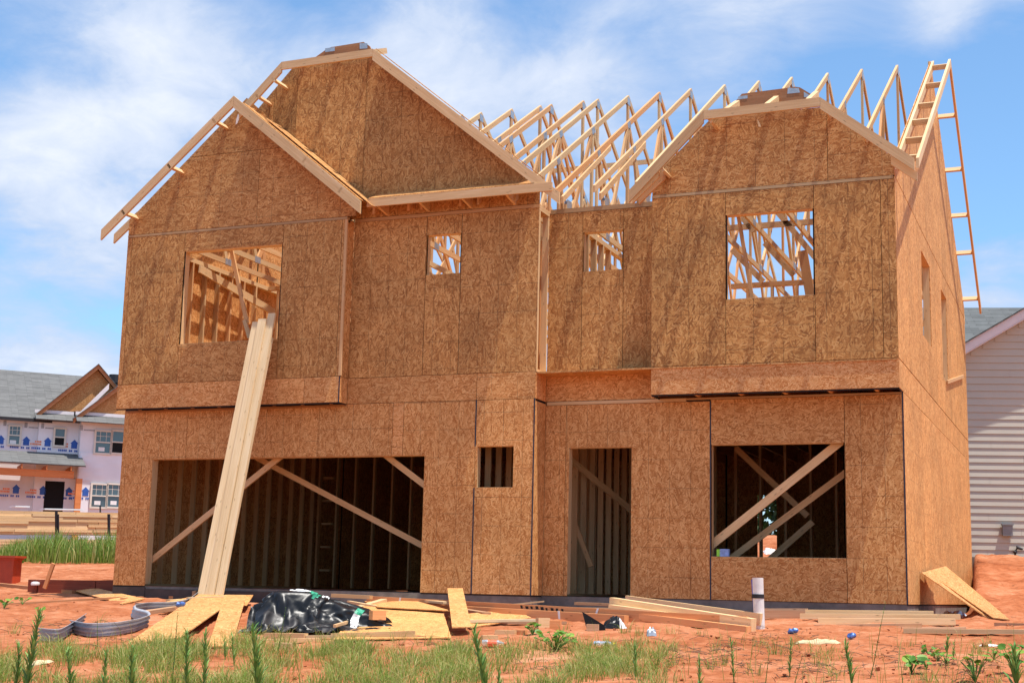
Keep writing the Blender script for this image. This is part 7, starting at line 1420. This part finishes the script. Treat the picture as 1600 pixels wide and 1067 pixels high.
for a_ in TW: tall_weed(*a_[:5], thick=a_[5], sparse=bool(a_[6]))
def broad_plant(px, py, n, R, hgt, lab, ls=.05):
    g = G(px, py); r = empty('broadleaf_plant', g, lab, 'plant', 'broad leaved plants on the clay'); st = MB(); mb = MB()
    for k in range(n):
        an = ru(0, 6.28); rr = R*rnd()**.5; t_ = g + V((math.cos(an)*rr, math.sin(an)*rr, hgt*ru(.45, 1.05)))
        st.tube([g, g.lerp(t_, .6)+V((0,0,hgt*.12)), t_], [.0035, .003, .002], 5, (.4, 0, 0))
        nrm_ = V((random.gauss(0,.45), random.gauss(-.2,.45), 1)).normalized(); a1 = nrm_.cross(V((math.sin(an), -math.cos(an), .1))).normalized(); b1 = nrm_.cross(a1); s_ = ls*ru(.5, 1.05); tn = (min(1, max(0, random.gauss(.5, .25))), 0, 0)
        ring = [(1, 0), (.75, .55), (.25, .72), (-.35, .6), (-.7, .3), (-.5, 0), (-.7, -.3), (-.35, -.6), (.25, -.72), (.75, -.55)]
        for i in range(len(ring)):
            p_, q_ = ring[i], ring[(i+1) % len(ring)]
            mb.face([t_, t_+a1*s_*p_[0]+b1*s_*p_[1]+nrm_*s_*.12, t_+a1*s_*q_[0]+b1*s_*q_[1]+nrm_*s_*.12], [(0,0)]*3, tn)
    B(st, 'stems', 'weed', r); B(mb, 'leaves', 'broad', r)
for a_ in ((868, 1016, 46, .20, .17, 'large leafy clump between the reddish block and the bottles', .042), (832, 992, 12, .08, .12, 'small pale leafy plant above the leafy clump'), (1424, 1052, 14, .09, .13, 'leafy plant at the lower right, left of the others', .055), (1448, 1045, 7, .06, .09, 'blue green leafy sprig right of the lower left one', .034), (1466, 1032, 10, .08, .08, 'low yellow green plant among the twigs', .034), (1478, 1038, 8, .07, .08, 'low green plant beside the yellow green one', .032),
           (1524, 1066, 18, .10, .19, 'tall leafy plant on a single stem at the lower right', .042), (1553, 1030, 9, .09, .09, 'sprawling leaves right of the tall leafy plant', .036), (1586, 1055, 16, .10, .22, 'upright leafy plant nearest the right edge', .042), (6, 950, 8, .10, .12, 'small leafy plant at the left edge', .05), (35, 944, 10, .12, .10, 'small leafy plant by the thin batten', .04), (63, 968, 8, .07, .14, 'single little leafy plant above the curled grey strip', .035), (1450, 1022, 8, .07, .08, 'small dark plant above the leafy sprigs', .035)): broad_plant(*a_)

# ================================================================== sky and sun
sun_dir = V((.30, -.085, 1.11)).normalized()
world = bpy.data.worlds.new('World'); scene.world = world; world.use_nodes = True
nt = world.node_tree; nt.nodes.clear(); t = NT(nt)
sky = t.n('ShaderNodeTexSky', sky_type='NISHITA'); sky.sun_disc = False
sky.sun_elevation = math.asin(sun_dir.z); sky.sun_rotation = math.atan2(sun_dir.x, sun_dir.y); sky.altitude = 200; sky.air_density = 1.0; sky.dust_density = .6; sky.ozone_density = 1.6
gen = t.n('ShaderNodeTexCoord').outputs['Generated']
vec = t.n('ShaderNodeVectorMath', {0: gen}, operation='NORMALIZE').outputs[0]
xyz = t.n('ShaderNodeSeparateXYZ', {0: vec})
zc = t.math('ADD', t.math('MAXIMUM', xyz.outputs[2], 0.0), .22)
pl = t.n('ShaderNodeCombineXYZ', {0: t.math('DIVIDE', xyz.outputs[0], zc), 1: t.math('DIVIDE', xyz.outputs[1], zc), 2: .35}).outputs[0]
warp = t.n('ShaderNodeVectorMath', {0: pl, 1: t.n('ShaderNodeVectorMath', {0: t.n('ShaderNodeTexNoise', {'Vector': pl, 'Scale': 1.6, 'Detail': 3.0}).outputs['Color'], 1: (.45, .45, .45)}, operation='MULTIPLY').outputs[0]}, operation='ADD').outputs[0]
n1 = t.ramp(t.noise(t.mapping(warp, (1, 1, 1), loc=(2.3, 1.1, 0)), 1.7, 8, .58), [(.30, (.26,.26,.26)), (.72, (.80,.80,.80))])
n2 = t.noise(t.mapping(warp, (1, 1, 1), loc=(8.0, 4.2, 0)), 5.2, 7, .62)
cl = t.math('ADD', t.math('MULTIPLY', n1, .62), t.math('MULTIPLY', n2, .40))
def lobe(px, py, width, amp):
    d = ray(px, py).normalized(); dt = t.n('ShaderNodeVectorMath', {0: vec, 1: tuple(d)}, operation='DOT_PRODUCT').outputs['Value']
    a_ = t.math('ARCCOSINE', t.math('MINIMUM', dt, .999999)); return t.math('MULTIPLY', t.math('EXPONENT', t.math('MULTIPLY', t.math('POWER', t.math('DIVIDE', a_, width), 2.0), -1.0)), amp)
acc = cl
for l_ in ((70, 250, .045, .19), (210, 50, .07, .16), (160, 400, .05, .09), (90, 560, .06, .17), (690, 150, .07, .16), (900, 150, .05, .15), (1480, 25, .022, .16), (1180, 70, .05, .07), (1560, 430, .03, .08), (330, 250, .035, -.10), (560, 20, .04, -.06), (1300, 120, .05, -.12), (1560, 220, .07, -.20), (230, 490, .022, -.10), (800, 40, .03, -.10), (60, 110, .04, -.07), (120, 470, .03, -.05)):
    acc = t.math('ADD', acc, lobe(*l_))
cov = t.ramp(acc, [(.44, (.04,.04,.04)), (.525, (.46,.46,.46)), (.63, (.95,.95,.95))])
cloudcol = t.ramp(acc, [(.48, (3.9, 5.0, 7.3)), (.62, (5.1, 6.0, 7.7)), (.80, (7.8, 8.1, 8.8))])
skyc = t.mix(1.0, sky.outputs[0], (1.22, 1.56, 1.72), 'MULTIPLY')
mixc = t.mix(cov, skyc, cloudcol)
bg = t.n('ShaderNodeBackground', {0: mixc, 1: .092}); out = t.n('ShaderNodeOutputWorld'); t.link(bg.outputs[0], out.inputs[0])
sl_ = bpy.data.lights.new('sun', 'SUN'); sl_.energy = 5.0; sl_.angle = math.radians(.53); sl_.color = (1.0, .955, .88)
so = bpy.data.objects.new('sun', sl_); so.rotation_euler = sun_dir.to_track_quat('Z', 'Y').to_euler(); so.location = (30, 0, 60); col.objects.link(so)
vs_ = scene.view_settings; vs_.view_transform = 'Standard'; vs_.look = 'None'; vs_.gamma = 1; vs_.exposure = 0.44
scene.cycles.max_bounces = 8; scene.cycles.diffuse_bounces = 5
